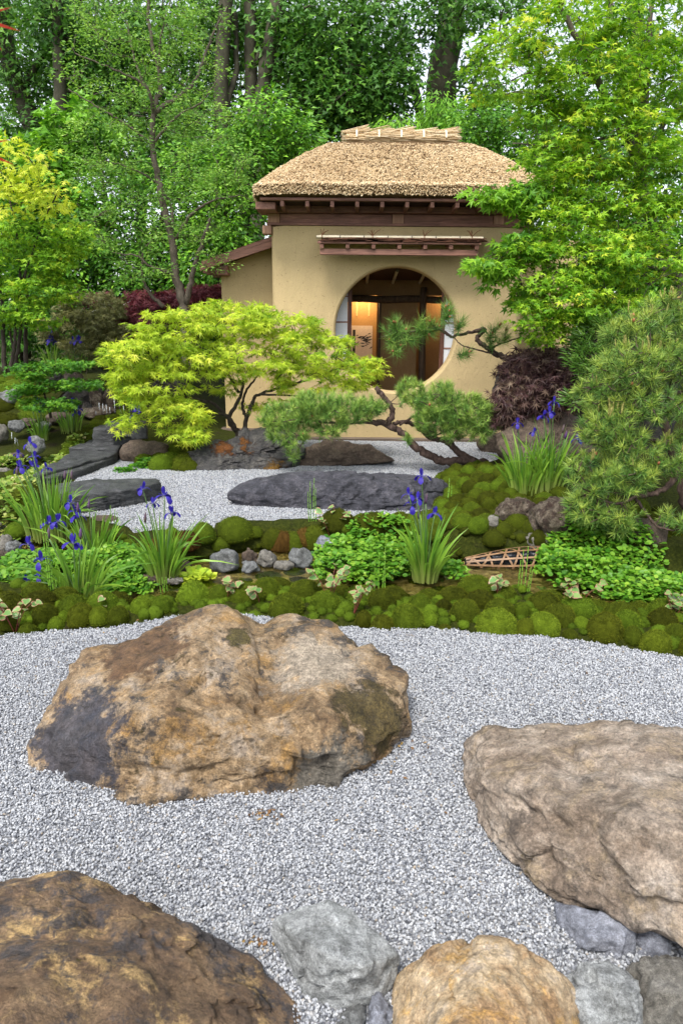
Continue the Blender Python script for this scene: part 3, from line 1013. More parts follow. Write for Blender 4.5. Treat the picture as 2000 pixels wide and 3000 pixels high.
for x in (AX0 + .07, AX0 + .74, AX0 + 1.43, AX0 + 2.06):
    s = Soup()
    s.tube([(x, AY + .015 + .026 * math.cos(a), 2.785 + .026 * math.sin(a)) for a in np.linspace(0, 6.2, 10)], .006, 5)
    for k in range(5):
        d = np.array([rng.normal(0, .05), rng.normal(-.02, .02), rng.uniform(.04, .09)])
        s.tube([(x, AY + .01, 2.80), np.array((x, AY + .01, 2.80)) + d * .6 + np.array([0, 0, .012]), np.array((x, AY + .01, 2.80)) + d], [.005, .004, .003], 4)
    s.build('rope_tie', ROPE, aw)

# sliding paper screens behind the opening
m, nt = newmat('shoji_paper')
c = ramp(nt, noise_(nt, objco(nt), 30, 5), [(0.3, (0.76, 0.8, 0.86)), (0.7, (0.84, 0.87, 0.91))])
b = nd(nt, 'BsdfPrincipled', {'Base Color': c, 'Roughness': 0.8})
t = nd(nt, 'BsdfTranslucent', {'Color': (0.8, 0.83, 0.9, 1)})
nd(nt, 'OutputMaterial', {'Surface': nd(nt, 'MixShader', {0: 0.3, 1: b.outputs[0], 2: t.outputs[0]}).outputs[0]})
PAPER = m
def shoji(x0, x1, inner, name):
    e = empty('paper_screen', ((x0 + x1) / 2, YF + .3, .6), None, None, parent=house)
    y = YF + .27
    rows_ = [0.62, 0.98, 1.34, 1.70, 2.06, 2.42, 2.70]
    Soup().box(inner - .03, inner + .03, y - .012, y + .035, .60, 2.72, 0.004).build('stile', CEDZ, e)
    o_ = x0 if inner > (x0 + x1) / 2 else x1
    Soup().box(o_ - .02, o_ + .02, y - .012, y + .035, .60, 2.72, 0.004).build('stile', CEDZ, e)
    a, b = (x0 + .022, inner - .032) if inner > (x0 + x1) / 2 else (inner + .032, x1 - .022)
    for z in rows_:
        Soup().box(a, b, y - .008, y + .012, z - .008, z + .008).build('lattice_bar', CEDX, e)
    for z0, z1 in zip(rows_[:-1], rows_[1:]):
        Soup().box(a, b, y + .003, y + .007, z0 + .009, z1 - .009).build('paper_pane', PAPER, e)
    return e
sh1 = shoji(-.72, .12, .095, 'l')
Soup().box(.075, .115, YF + .255, YF + .262, 1.30, 1.42, 0.002).build('finger_pull', DARKM, sh1)
shoji(1.43, 2.28, 1.455, 'r')

# interior
inr = empty('interior', (0.76, 11.5, .55), None, None, parent=house)
Soup().box(XL + .203, XR - .203, YF + .243, 12.947, .40, .55).build('floor', wood('tatami', (0.12, 0.08, 0.03), (0.22, 0.15, 0.06), 'x'), inr)
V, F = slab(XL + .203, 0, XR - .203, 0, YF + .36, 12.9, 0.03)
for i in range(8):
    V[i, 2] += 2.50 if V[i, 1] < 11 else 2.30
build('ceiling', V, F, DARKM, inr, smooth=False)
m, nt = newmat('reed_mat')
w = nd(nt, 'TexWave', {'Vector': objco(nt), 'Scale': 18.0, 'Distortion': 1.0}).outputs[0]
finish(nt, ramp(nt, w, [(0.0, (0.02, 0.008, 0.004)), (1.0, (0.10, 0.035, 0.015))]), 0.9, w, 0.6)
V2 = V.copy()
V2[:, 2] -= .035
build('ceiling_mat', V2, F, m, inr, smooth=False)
for x in (0.38, 0.80, 1.22, 1.64):
    bamboo((x - .02, YF + .4, 2.43), (x + (.0 if x < 1 else .02), 12.0, 2.30), .024, 4, inr)
YP = 11.62
s = Soup().box(0.62, 1.215, YP, YP + .09, .553, 2.132)
s.build('partition', INM, inr)
Soup().box(0.58, .617, YP - .03, YP + .1, .553, 2.06).build('alcove_post', LOGM, inr)
bamboo_ = [(1.30 + .012 * math.sin(z * 2.3), YP - .08, z) for z in np.linspace(.553, 2.26, 12)]
V, F = tube(bamboo_, [.062, .06, .061, .058, .059, .057, .058, .056, .056, .055, .054, .054], 10)
build('log_post', V, F, LOGM, inr)
V, F = tube([(x, YP - .03, 2.075 + .008 * math.sin(x * 7)) for x in np.linspace(-.75, 2.3, 20)], .058, 10)
build('log_lintel', V, F, LOGM, inr)
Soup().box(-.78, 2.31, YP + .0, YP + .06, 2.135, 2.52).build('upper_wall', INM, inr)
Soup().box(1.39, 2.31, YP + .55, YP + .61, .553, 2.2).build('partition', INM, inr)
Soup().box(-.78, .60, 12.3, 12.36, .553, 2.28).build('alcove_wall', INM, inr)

# hanging scroll: mount, strips and an ink bamboo on pale paper
sc_x0, sc_x1, ys = .06, .58, 12.27
scr = empty('hanging_scroll', (.32, ys, .9), 'hanging scroll with ink bamboo on pale paper in the lit alcove', 'scroll')
def flat(name, col, rough=.8):
    m, nt = newmat(name)
    n = noise_(nt, objco(nt), 40, 4)
    finish(nt, mix(nt, 0.4, col, ramp(nt, n, [(0.3, 0.7), (0.7, 1.2)]), 'MULTIPLY'), rough)
    return m
Soup().box(sc_x0 - .02, sc_x1, ys, ys + .012, .75, 2.2).build('mount', flat('scroll_silk', (0.45, 0.27, 0.10)), scr)
Soup().box(sc_x0 + .05, sc_x1 - .07, ys - .006, ys - .002, .80, 1.66).build('picture', flat('scroll_paper', (0.72, 0.62, 0.52)), scr)
for x in (.22, .43):
    Soup().box(x, x + .028, ys - .008, ys - .003, 1.82, 2.15).build('strip', flat('strip_silk' + str(x), (0.6, 0.45, 0.2)), scr)
INK = flat('ink', (0.03, 0.03, 0.03))
s = Soup()
for k in range(4):
    s.box(.17, .215, ys - .0095, ys - .007, .80 + k * .2, .99 + k * .2)
for k in range(34):
    c0 = np.array([rng.normal(.36, .07), ys - .0085 - k * 1e-5, rng.choice([1.42, 1.33, 1.5]) + rng.normal(0, .03)])
    a = rng.uniform(-.5, .7)
    L_ = rng.uniform(.05, .1)
    d = np.array([math.cos(a), 0, math.sin(a)]) * L_ * rng.choice([-1, 1], p=[.3, .7])
    w_ = np.array([-d[2], 0, d[0]]) * .12
    s.add([c0, c0 + d * .5 + w_, c0 + d, c0 + d * .5 - w_], [(0, 1, 2, 3)])
for k in range(5):
    z = 1.0 + (k % 3) * .03
    x = .40 + (k // 3) * .04
    s.box(x, x + .025, ys - .0095, ys - .007, z, z + .008)
tag(s.build('ink_painting', INK, scr), kind='stuff')

# lamps hidden behind the lintel
def lamp(loc, power, label):
    e = empty('alcove_lamp', loc, label, 'lamp')
    m = MAT.get('lamp_glow')
    if m is None:
        m, nt = newmat('lamp_glow')
        nd(nt, 'OutputMaterial', {'Surface': nd(nt, 'Emission', {'Color': (1, .6, .25, 1), 'Strength': 8.0}).outputs[0]})
    V, F = ico(2)
    build('bulb', V * .035 + np.array(loc), F, m, e)
    Soup().tube([(loc[0], loc[1], loc[2] + .03), (loc[0], loc[1], loc[2] + .09)], [.02, .025], 8).build('socket', DARKM, e)
    ld = bpy.data.lights.new('lamp_light', 'POINT')
    ld.energy = power
    ld.color = (1.0, .64, .32)
    ld.shadow_soft_size = .05
    lo = bpy.data.objects.new('lamp_light', ld)
    COL.objects.link(lo)
    lo.parent = e
    lo.location = (0, 0, -.06)
lamp((.33, 11.98, 2.22), 9.0, 'small warm lamp above the hanging scroll behind the log lintel')
lamp((1.72, 11.9, 2.18), 5.0, 'small warm lamp beside the log post behind the lintel')

# ================================================================== rocks
brown = [(0.28, (0.035, 0.03, 0.032)), (0.42, (0.16, 0.10, 0.05)), (0.52, (0.33, 0.23, 0.13)), (0.62, (0.36, 0.29, 0.22)), (0.75, (0.19, 0.125, 0.075))]
M_LEFT = rock_mat('brown_boulder', [(0.3, (0.03, 0.024, 0.02)), (0.46, (0.10, 0.062, 0.035)), (0.58, (0.17, 0.11, 0.06)), (0.70, (0.28, 0.19, 0.10))], 2.8, dark=(0.04, 0.036, 0.038), dark_amt=0.5, moss=0.4, moss_col=(0.07, 0.055, 0.012), ochre=(0.36, 0.24, 0.10), gain=1.3, rough=0.5, bump=0.75, seed=2)
M_RIGHT = rock_mat('tan_boulder', [(0.28, (0.10, 0.075, 0.055)), (0.42, (0.22, 0.165, 0.12)), (0.55, (0.37, 0.30, 0.235)), (0.68, (0.46, 0.40, 0.34)), (0.8, (0.28, 0.21, 0.14))], 2.4, dark=(0.12, 0.095, 0.075), dark_amt=0.3, moss=0.35, moss_col=(0.12, 0.085, 0.02), ochre=(0.33, 0.25, 0.16), gain=.85, rough=0.5, bump=0.7, seed=3)
M_GREY = rock_mat('grey_stone', [(0.28, (0.09, 0.09, 0.085)), (0.45, (0.20, 0.205, 0.20)), (0.58, (0.30, 0.31, 0.31)), (0.75, (0.42, 0.43, 0.43))], 5.0, gain=.6, rough=0.65, bump=0.7, seed=4)
M_GREYF = rock_mat('angular_grey_stone', [(0.28, (0.10, 0.105, 0.10)), (0.45, (0.22, 0.228, 0.225)), (0.56, (0.33, 0.34, 0.34)), (0.7, (0.5, 0.51, 0.51))], 5.0, gain=1.35, rough=0.6, bump=0.8, seed=4)
M_BLUE = rock_mat('blue_grey_stone', [(0.28, (0.08, 0.085, 0.10)), (0.5, (0.19, 0.20, 0.235)), (0.75, (0.36, 0.37, 0.41))], 5.0, gain=.95, rough=0.5, bump=0.5, seed=5)
M_HONEY = rock_mat('honey_stone', [(0.28, (0.09, 0.05, 0.03)), (0.42, (0.27, 0.17, 0.085)), (0.55, (0.42, 0.32, 0.2)), (0.68, (0.40, 0.34, 0.29)), (0.8, (0.5, 0.34, 0.13))], 3.2, gain=1.05, rough=0.5, bump=0.6, ochre=(0.42, 0.25, 0.075), seed=6)
M_SLATE = rock_mat('dark_slate', [(0.3, (0.02, 0.02, 0.026)), (0.48, (0.06, 0.06, 0.075)), (0.58, (0.115, 0.11, 0.13)), (0.7, (0.20, 0.185, 0.19))], 3.4, moss=0.3, moss_col=(0.09, 0.055, 0.014), lichen=0.35, rough=0.62, bump=0.8, seed=7, gain=.68)
M_SLAB = rock_mat('wet_slab', [(0.28, (0.028, 0.03, 0.034)), (0.5, (0.07, 0.073, 0.075)), (0.62, (0.12, 0.12, 0.125)), (0.78, (0.17, 0.165, 0.16))], 4.0, gain=.72, rough=0.45, bump=0.7, strata=(1, 1, 3.0), seed=8)
M_DARKB = rock_mat('rough_dark_rock', [(0.28, (0.022, 0.02, 0.019)), (0.48, (0.065, 0.058, 0.052)), (0.62, (0.13, 0.105, 0.085)), (0.78, (0.21, 0.17, 0.13))], 4.2, moss=0.5, moss_col=(0.12, 0.045, 0.008), lichen=0.35, gain=.55, rough=0.7, bump=0.85, seed=9)
M_TUFA = rock_mat('mossy_tufa', [(0.28, (0.03, 0.022, 0.016)), (0.45, (0.12, 0.085, 0.055)), (0.58, (0.30, 0.245, 0.18)), (0.75, (0.45, 0.40, 0.33))], 7.0, dark=(0.06, 0.03, 0.02), dark_amt=0.6, moss=0.5, moss_col=(0.05, 0.045, 0.008), rough=0.75, bump=1.0, seed=10)
M_PALE = rock_mat('pale_stone', [(0.28, (0.12, 0.105, 0.085)), (0.5, (0.28, 0.26, 0.22)), (0.75, (0.44, 0.42, 0.38))], 7.0, moss=0.25, moss_col=(0.06, 0.06, 0.012), gain=.62, rough=0.65, bump=0.7, seed=11)
M_RUST = rock_mat('rust_stone', [(0.28, (0.06, 0.045, 0.035)), (0.5, (0.17, 0.12, 0.085)), (0.75, (0.31, 0.24, 0.17))], 6.0, moss=0.3, gain=.6, rough=0.7, bump=0.8, seed=12)

def H(lst):
    return [PZ(*p) for p in lst]
# the big ochre boulder: two lobes with a cleft between
A = H([(78, 2262, -.05), (72, 2190, .05), (130, 2312, -.04), (250, 2334, -.04), (330, 2370, -.05), (480, 2345, .02), (700, 2368, -.04), (100, 2085, .13), (158, 1985, .21), (240, 1905, .25), (400, 1838, .31), (520, 1793, .35), (592, 1757, .39), (640, 1748, .405), (690, 1778, .385), (745, 1832, .34), (800, 1960, .28), (860, 2200, .16), (870, 2372, -.04), (430, 2080, .285), (300, 2180, .18)])
A += [Vector(p) for p in ((-1.05, 2.85, -.08), (-.6, 3.15, -.08), (-.2, 3.22, -.08), (0, 3.1, -.08))]
B = H([(800, 1806, .285), (860, 1790, .32), (962, 1797, .315), (990, 1815, .30), (1025, 1885, .245), (1065, 1918, .225), (1185, 1984, .175), (1202, 2010, .165), (1210, 2110, .07), (1212, 2165, .0), (1150, 2225, -.03), (1062, 2270, -.03), (965, 2345, -.03), (870, 2376, -.04), (700, 2368, -.04), (640, 2300, .02), (560, 2200, .06), (900, 2100, .235), (1100, 2180, .1)])
B += [Vector(p) for p in ((-.3, 3.1, -.08), (-.05, 3.2, -.08), (.13, 3.0, -.08), (.26, 2.62, -.08))]
big_o = Vector((np.mean([p.x for p in A + B]), np.mean([p.y for p in A + B]), 0))
def _st(px, py, z):
    return tuple(PZ(px, py, z) - big_o)
M_BIG = rock_mat('ochre_boulder', brown, 2.6, gain=1.08, dark=(0.045, 0.042, 0.042), dark_amt=0.45, moss=0.45, moss_col=(0.085, 0.062, 0.012), ochre=(0.31, 0.18, 0.06), rough=0.45, bump=0.9, seed=1,
    stains=[(_st(215, 2170, .12), .26, (0.045, 0.047, 0.062), False), (_st(930, 1930, .27), .22, (0.36, 0.30, 0.23), False), (_st(1090, 2080, .17), .17, (0.075, 0.055, 0.014), True), (_st(430, 1900, .3), .2, (0.12, 0.065, 0.03), False), (_st(980, 2290, .05), .16, (0.13, 0.12, 0.10), False), (_st(700, 1870, .33), .07, (0.08, 0.065, 0.014), True)])
rock('boulder', [A, B], M_BIG, 'large ochre and brown boulder with a cleft top alone in the gravel', origin=big_o, sub=6, soft=90, amp=.035, freq=3.2, seed=3, cen=PZ(690, 2120, .09), creases=[(H([(735, 1795, .34), (765, 1850, .32), (800, 1960, .28), (790, 2060, .25)]), .075, .045), (H([(790, 2060, .25), (700, 2180, .2), (560, 2290, .09)]), .03, .035), (H([(330, 2270, .08), (480, 2285, .08), (640, 2300, .07), (760, 2330, .04)]), .035, .03), (H([(1020, 2020, .2), (1080, 2150, .13), (1010, 2290, .05)]), .02, .03)])
L_ = H([(-60, 2620, .2), (40, 2572, .21), (190, 2533, .22), (235, 2568, .215), (330, 2583, .21), (450, 2652, .18), (600, 2722, .12), (722, 2745, .07), (778, 2830, .0), (872, 2930, -.02), (955, 3010, -.03), (1000, 3120, -.04), (200, 2750, .30), (420, 2850, .27), (600, 2950, .16), (0, 2900, .34), (300, 3150, .30), (-300, 3100, .35), (-400, 2700, .2), (700, 3200, .0)])
L_ += [Vector(p) for p in ((-.75, 1.72, -.08), (-1.5, 1.6, -.08), (-1.6, 1.0, -.08), (-.1, 1.1, -.08))]
rock('boulder', [L_], M_LEFT, 'dark brown boulder with ochre blotches beside the angular grey stone', sub=6, soft=60, amp=.032, freq=3.6, seed=11, creases=[(H([(230, 2560, .22), (330, 2680, .28), (480, 2760, .26), (560, 2900, .2)]), .04, .05), (H([(60, 2700, .3), (200, 2780, .32), (260, 2950, .32)]), .03, .045)])
Rr = H([(1352, 2205, .06), (1345, 2262, .02), (1362, 2335, .0), (1380, 2410, .0), (1480, 2530, .0), (1565, 2625, .03), (1650, 2655, .07), (1800, 2705, .1), (1960, 2765, .1), (2100, 2850, .1), (1382, 2152, .12), (1425, 2132, .16), (1600, 2103, .21), (1645, 2104, .22), (1762, 2096, .25), (1850, 2107, .26), (2010, 2143, .27), (2250, 2230, .27), (1440, 2300, .19), (1590, 2335, .27), (1800, 2385, .32), (2060, 2430, .34), (1500, 2440, .10), (2400, 2600, .2)])
Rr += [Vector(p) for p in ((.55, 2.15, -.08), (1.2, 2.5, -.08), (1.9, 2.2, -.08), (1.75, 1.52, -.05), (1.2, 1.62, -.03), (.75, 1.72, -.06))]
rock('boulder', [Rr], M_RIGHT, 'large tan boulder with streaked flank leaning over the blue grey wedge stone', sub=6, soft=60, amp=.03, freq=3.6, seed=5, strata=(1, 1, 1.7), creases=[(H([(1420, 2330, .16), (1520, 2390, .18), (1650, 2440, .2), (1800, 2470, .23), (2000, 2500, .24)]), .045, .05), (H([(1600, 2590, .08), (1750, 2610, .12), (1900, 2660, .13)]), .03, .04), (H([(1700, 2110, .24), (1780, 2180, .28), (1900, 2240, .29)]), .025, .035)])
G = H([(786, 2722, .05), (800, 2692, .10), (880, 2660, .14), (962, 2645, .16), (1022, 2668, .15), (1100, 2730, .13), (1168, 2795, .09), (1162, 2875, .02), (1100, 2965, -.03), (1000, 2990, -.04), (885, 2930, -.03), (820, 2820, -.02), (940, 2790, .185), (1060, 2830, .15)])
G += [PZ(960, 2700, -.08), PZ(1120, 2800, -.08), PZ(850, 2750, -.08)]
rock('stone', [G], M_GREYF, 'angular pale grey stone wedged between the dark brown and honey boulders', cat='stone', sub=6, soft=90, amp=.010, freq=8, seed=7)
Hn = H([(1160, 2865, .03), (1140, 2960, .0), (1130, 3080, -.02), (1225, 2800, .10), (1295, 2762, .14), (1400, 2736, .16), (1500, 2752, .16), (1640, 2832, .12), (1695, 2905, .07), (1720, 3020, .03), (1720, 3150, .0), (1400, 2900, .23), (1300, 3050, .2), (1550, 3080, .2), (1400, 3200, .1)])
Hn += [PZ(1300, 2850, -.1), PZ(1600, 2880, -.1)]
rock('boulder', [Hn], M_HONEY, 'rounded honey coloured stone between the pale grey stone and mottled rubble', sub=6, soft=30, amp=.015, freq=5, seed=9)
Wd = H([(1615, 2640, .03), (1640, 2655, .055), (1720, 2662, .07), (1800, 2690, .08), (1870, 2722, .075), (1866, 2800, .01), (1800, 2838, -.02), (1690, 2818, -.03), (1640, 2760, -.02), (1640, 2690, -.02), (1750, 2760, .06)]) + [PZ(1700, 2660, -.07), PZ(1850, 2740, -.07)]
rock('stone', [Wd], M_BLUE, 'flat blue grey wedge stone tucked under the large tan boulder', cat='stone', sub=5, soft=26, amp=.008, freq=11, seed=13)
g_ = 'rubble stones at the garden edge'
auto_rock('stone', 1850, 1945, 2715, 2850, M_BLUE, 'small dark grey stone behind the flat blue grey wedge stone', -.04, 1.0, 21, group=g_)
auto_rock('stone', 1655, 1880, 2855, 3110, M_GREYF, 'mottled grey stone between the honey stone and the wedge stone', -.04, .9, 22, sub=5, group=g_)
auto_rock('stone', 1830, 2080, 2835, 3120, M_PALE, 'grey brown stone beside the mottled grey stone at the garden edge', -.05, .9, 23, sub=5, group=g_)
auto_rock('stone', 985, 1085, 2958, 3090, M_GREY, 'small pale stone in front of the angular grey stone', -.04, .9, 24, group=g_)
auto_rock('stone', 1075, 1150, 2925, 3060, M_BLUE, 'small dark stone squeezed between grey stone and honey stone', -.05, .9, 25, group=g_)

# dark rocks around the rear gravel
Lg = H([(662, 1470, .03), (672, 1490, -.03), (800, 1500, -.03), (1000, 1508, -.03), (1150, 1510, -.03), (1290, 1506, -.03), (1330, 1440, .06)]) + [PY(664, 1440, 6.2), PY(720, 1402, 6.3), PY(810, 1384, 6.36), PY(900, 1378, 6.4), PY(1000, 1392, 6.4), PY(1080, 1386, 6.42), PY(1200, 1386, 6.45), PY(1310, 1400, 6.45), PY(790, 1402, 6.16), PY(960, 1410, 6.12), PY(1100, 1405, 6.14), PY(1230, 1408, 6.18), PY(715, 1440, 6.1), Vector((-.9, 6.7, -.08)), Vector((1.1, 6.7, -.08)), Vector((1.2, 6.35, -.05))]
rock('boulder', [Lg], M_SLATE, 'long low slate blue boulder lying across the rear gravel', sub=6, soft=50, amp=.045, freq=3.2, seed=15)
Bk = [PY(548, 1375, 7.9), PY(545, 1340, 7.95), PY(570, 1318, 8.0), PY(640, 1290, 8.1), PY(700, 1270, 8.2), PY(760, 1255, 8.3), PY(820, 1265, 8.3), PY(880, 1300, 8.2), PY(900, 1330, 8.05)] + H([(560, 1388, -.03), (640, 1392, -.03), (760, 1388, -.03), (880, 1375, -.03)]) + [Vector((-1.6, 8.7, -.05)), Vector((-.3, 8.8, -.05))]
bk_o = PY(720, 1388, 8.0)
M_RUSTY = rock_mat('rusty_moss_boulder', [(0.28, (0.022, 0.022, 0.024)), (0.48, (0.065, 0.062, 0.062)), (0.6, (0.13, 0.12, 0.11)), (0.75, (0.24, 0.21, 0.18))], 4.2, gain=.75, moss=0.3, moss_col=(0.12, 0.05, 0.008), lichen=0.5, rough=0.65, bump=0.9, seed=9,
    stains=[(tuple(PY(655, 1298, 7.95) - bk_o), .17, (.26, .085, .01), True), (tuple(PY(720, 1290, 8.0) - bk_o), .15, (.28, .10, .01), True), (tuple(PY(805, 1362, 7.75) - bk_o), .2, (.30, .15, .015), True), (tuple(PY(680, 1318, 7.85) - bk_o), .1, (.22, .075, .01), True)])
rock('boulder', [Bk], M_RUSTY, 'rough dark boulder crusted with rusty moss under the yellow maple', sub=6, soft=40, origin=bk_o, amp=.075, freq=3.4, seed=17)
Bk2 = [PY(860, 1320, 8.15), PY(930, 1296, 8.2), PY(1010, 1290, 8.2), PY(1070, 1300, 8.2), PY(1110, 1330, 8.15), PY(1152, 1350, 8.1)] + H([(860, 1375, -.03), (960, 1372, -.03), (1080, 1362, -.03), (1150, 1352, -.03)]) + [Vector((-.4, 8.7, -.05)), Vector((.55, 8.7, -.05))]
rock('boulder', [Bk2], M_RUST, 'low brown rock beside the rusty mossed boulder under the spreading pine', sub=5, soft=40, amp=.035, freq=4, seed=18)
auto_rock('stone', 345, 500, 1290, 1352, M_RUST, 'flat brown rock at the end of the slab path by the moss', 0.02, .6, 31, amp=.03)
auto_rock('stone', 1400, 1530, 1265, 1330, M_RUST, 'tan rock lying behind the leaning pine trunk on the gravel', 0.0, .7, 32, amp=.03, sub=5)
Bo = [PY(1465, 1330, 7.3), PY(1450, 1270, 7.4), PY(1500, 1250, 7.5), PY(1590, 1205, 7.5), PY(1680, 1195, 7.5), PY(1760, 1250, 7.4), PY(1780, 1340, 7.2), PY(1700, 1420, 6.9), PY(1500, 1400, 7.0), Vector((2.0, 8.2, .2)), Vector((3.0, 8.2, .2))]
rock('boulder', [Bo], M_RUST, 'brown boulder standing behind the tall irises on the mossy mound', sub=5, soft=16, amp=.06, freq=3, seed=19)
auto_rock('boulder', 1440, 1620, 1045, 1240, M_DARKB, 'dark rock under the purple weeping maple against the clay wall', .2, .8, 33, sub=5, amp=.05, yd=8.6)
auto_rock('boulder', 1700, 1990, 865, 1330, M_DARKB, 'tall dark boulder behind the right pine under the maple', .2, .8, 34, sub=5, amp=.06, yd=8.6)
auto_rock('tufa_rock', 1450, 1570, 1455, 1545, M_TUFA, 'holey brown tufa rock with moss beside the taller tufa lump', yd='g', zb=.1, thick=.8, seed=35, sub=5, amp=.03, cat='rock')
auto_rock('tufa_rock', 1555, 1690, 1450, 1590, M_TUFA, 'craggy pale topped tufa rock beside the pine foliage', yd='g', zb=.1, thick=.8, seed=36, sub=5, amp=.035, cat='rock')
auto_rock('stone', 1538, 1640, 1552, 1632, M_PALE, 'pale split stone beside the bamboo basket and cress', yd='g', zb=0, thick=.7, seed=37, sub=4, amp=.02)
auto_rock('stone', 1838, 1948, 1515, 1600, M_RUST, 'rounded tan stone under the lowest pine branch', yd='g', zb=0, thick=.8, seed=38, sub=4, amp=.015)
auto_rock('stone', 1422, 1462, 1510, 1548, M_PALE, 'tiny white stone showing among the moss cushions on the mound', yd='g', zb=0, thick=.8, seed=39, sub=3, amp=.008)
auto_rock('stone', 1960, 2060, 1600, 1720, M_BLUE, 'dark wet stone behind the cress at the stream', yd=4.8, zb=0, thick=.8, seed=40, sub=4, amp=.02)
# stream edge stones
g_ = 'pale stones along the far edge of the stream'
for i, (a, b, c_, d, mt, lb) in enumerate([(615, 702, 1605, 1680, M_GREY, 'round grey veined stone at the end of the stream stones'), (708, 756, 1607, 1655, M_RUST, 'brown stone beside the round grey veined stone'), (752, 806, 1612, 1662, M_PALE, 'squarish pale stone in the row along the stream'), (845, 918, 1606, 1662, M_GREY, 'white faceted stone nearest the cress in the stream row'), (800, 860, 1640, 1670, M_PALE, 'low pale stone awash below the rusty moss cushion'), (706, 760, 1645, 1680, M_GREY, 'low wet grey stone in the water below the brown stone'), (925, 985, 1570, 1612, M_BLUE, 'grey stone half hidden by the variegated plant above the cress')]):
    auto_rock('stone', a, b, c_, d, mt, lb, yd=4.72 - (d - 1665) * .006, thick=.8, seed=50 + i, sub=4, amp=.015, group=g_)
g_ = 'stones between the front irises'
for i, (a, b, c_, d, mt, lb, yd) in enumerate([(415, 470, 1680, 1722, M_RUST, 'tan stone at the foot of the middle iris clump', 4.35), (500, 560, 1640, 1692, M_RUST, 'brown stone behind the small lime green plant', 4.6), (490, 535, 1690, 1712, M_PALE, 'flat pale pebble beside the brown stone at the stream', 4.35), (255, 375, 1512, 1562, M_RUST, 'flat pinkish stone at the edge of the rear gravel by the horsetails', 5.5)]):
    auto_rock('stone', a, b, c_, d, mt, lb, yd=yd, thick=.8, seed=60 + i, sub=4, amp=.015, group=g_)
g_ = 'stones on the left bank'
LS = ['pale stone on the left bank beside the cress', 'grey stone leaning on the pale left bank stone', 'brown stone at the water edge left of the cress', 'pale stone above the cress on the left bank moss', 'squarish grey stone in front of the upright far irises', 'flat brown stone in the pale leaf carpet by the rill', 'low pale stone half hidden by the large iris clump', 'round grey stone at the head of the rill', 'brown stone beside the round grey rill stone', 'pale stone at the bend of the rill', 'small grey stone behind the rill spout', 'long brown stone behind the upright far irises']
for i, (a, b, c_, d, yd) in enumerate([(0, 40, 1562, 1618, 5.0), (22, 66, 1580, 1625, 4.9), (-30, 30, 1610, 1660, 4.7), (-60, 12, 1525, 1570, 5.3), (80, 135, 1278, 1322, 8.2), (15, 75, 1325, 1352, 8.0), (0, 32, 1370, 1392, 7.6), (25, 75, 1230, 1262, 9.0), (60, 110, 1225, 1250, 9.2), (-30, 25, 1240, 1290, 8.8), (100, 150, 1235, 1255, 9.3), (140, 210, 1205, 1240, 9.5)]):
    auto_rock('stone', a, b, c_, d, (M_PALE, M_GREY, M_RUST)[i % 3], LS[i], yd=yd, thick=.8, seed=70 + i, sub=4, amp=.015, group=g_ + (' by the cress' if i < 4 else ' by the rill'))
# waterfall rocks at the back left
WF = ['peaked brown rock above the small waterfall behind the layered maple', 'small dark rock beside the peaked brown rock', 'broad dark rock under the peaked brown rock', 'pitted tan rock on the edge of the waterfall', 'upright brown rock right beside the falling water', 'small dark rock at the foot of the pitted tan rock', 'dark rock behind the waterfall under the crimson maple', 'grey rock lying on the far left moss slope', 'large shaded rock behind the lime maple beside the annex', 'low pitted rock where the waterfall lands']
g_ = 'rocks of the little waterfall'
for i, (a, b, c_, d, yd, mt) in enumerate([(180, 250, 1085, 1160, 10.3, M_RUST), (150, 190, 1090, 1130, 10.4, M_DARKB), (180, 300, 1130, 1190, 10.1, M_DARKB), (265, 300, 1140, 1210, 10.0, M_TUFA), (300, 345, 1130, 1205, 10.2, M_RUST), (245, 275, 1175, 1215, 9.9, M_DARKB), (340, 400, 1110, 1180, 10.8, M_DARKB), (0, 60, 1140, 1180, 10.2, M_GREY), (420, 560, 1090, 1200, 11.2, M_DARKB), (230, 350, 1190, 1225, 9.7, M_TUFA)]):
    auto_rock('rock', a, b, c_, d, mt, WF[i], yd=yd, thick=.8, seed=90 + i, sub=4, amp=.04, group=g_, cat='rock')
# falling water threads
m, nt = newmat('white_water')
b = nd(nt, 'BsdfPrincipled', {'Base Color': (0.75, 0.8, 0.85, 1), 'Roughness': 0.15, 'Transmission Weight': 0.5})
nd(nt, 'OutputMaterial', {'Surface': b.outputs[0]})
def fall(px, py0, py1, y, w, label):
    s = Soup()
    r_ = np.random.default_rng(int(px))
    a, b_ = PY(px, py0, y), PY(px, py1, y)
    for k in range(4):
        x = a.x + r_.normal(0, w)
        z0 = a.z + r_.normal(-.06, .06)
        z1 = b_.z + r_.uniform(0, (a.z - b_.z) * .5)
        s.tube([(x, y, z0), (x + .01, y - .03, (z0 + z1) / 2), (x + .02, y - .06, z1)], [.005, .0035, .0015], 5)
    tag(s.build('waterfall', MAT['white_water'], smooth=True), label, 'waterfall', kind='stuff')
fall(335, 1170, 1215, 9.75, .09, 'small waterfall tumbling over the dark rocks')
fall(295, 1185, 1215, 9.7, .07, 'thin side fall beside the small waterfall')
fall(42, 1265, 1300, 8.6, .035, 'tiny spout of water at the rill stones')

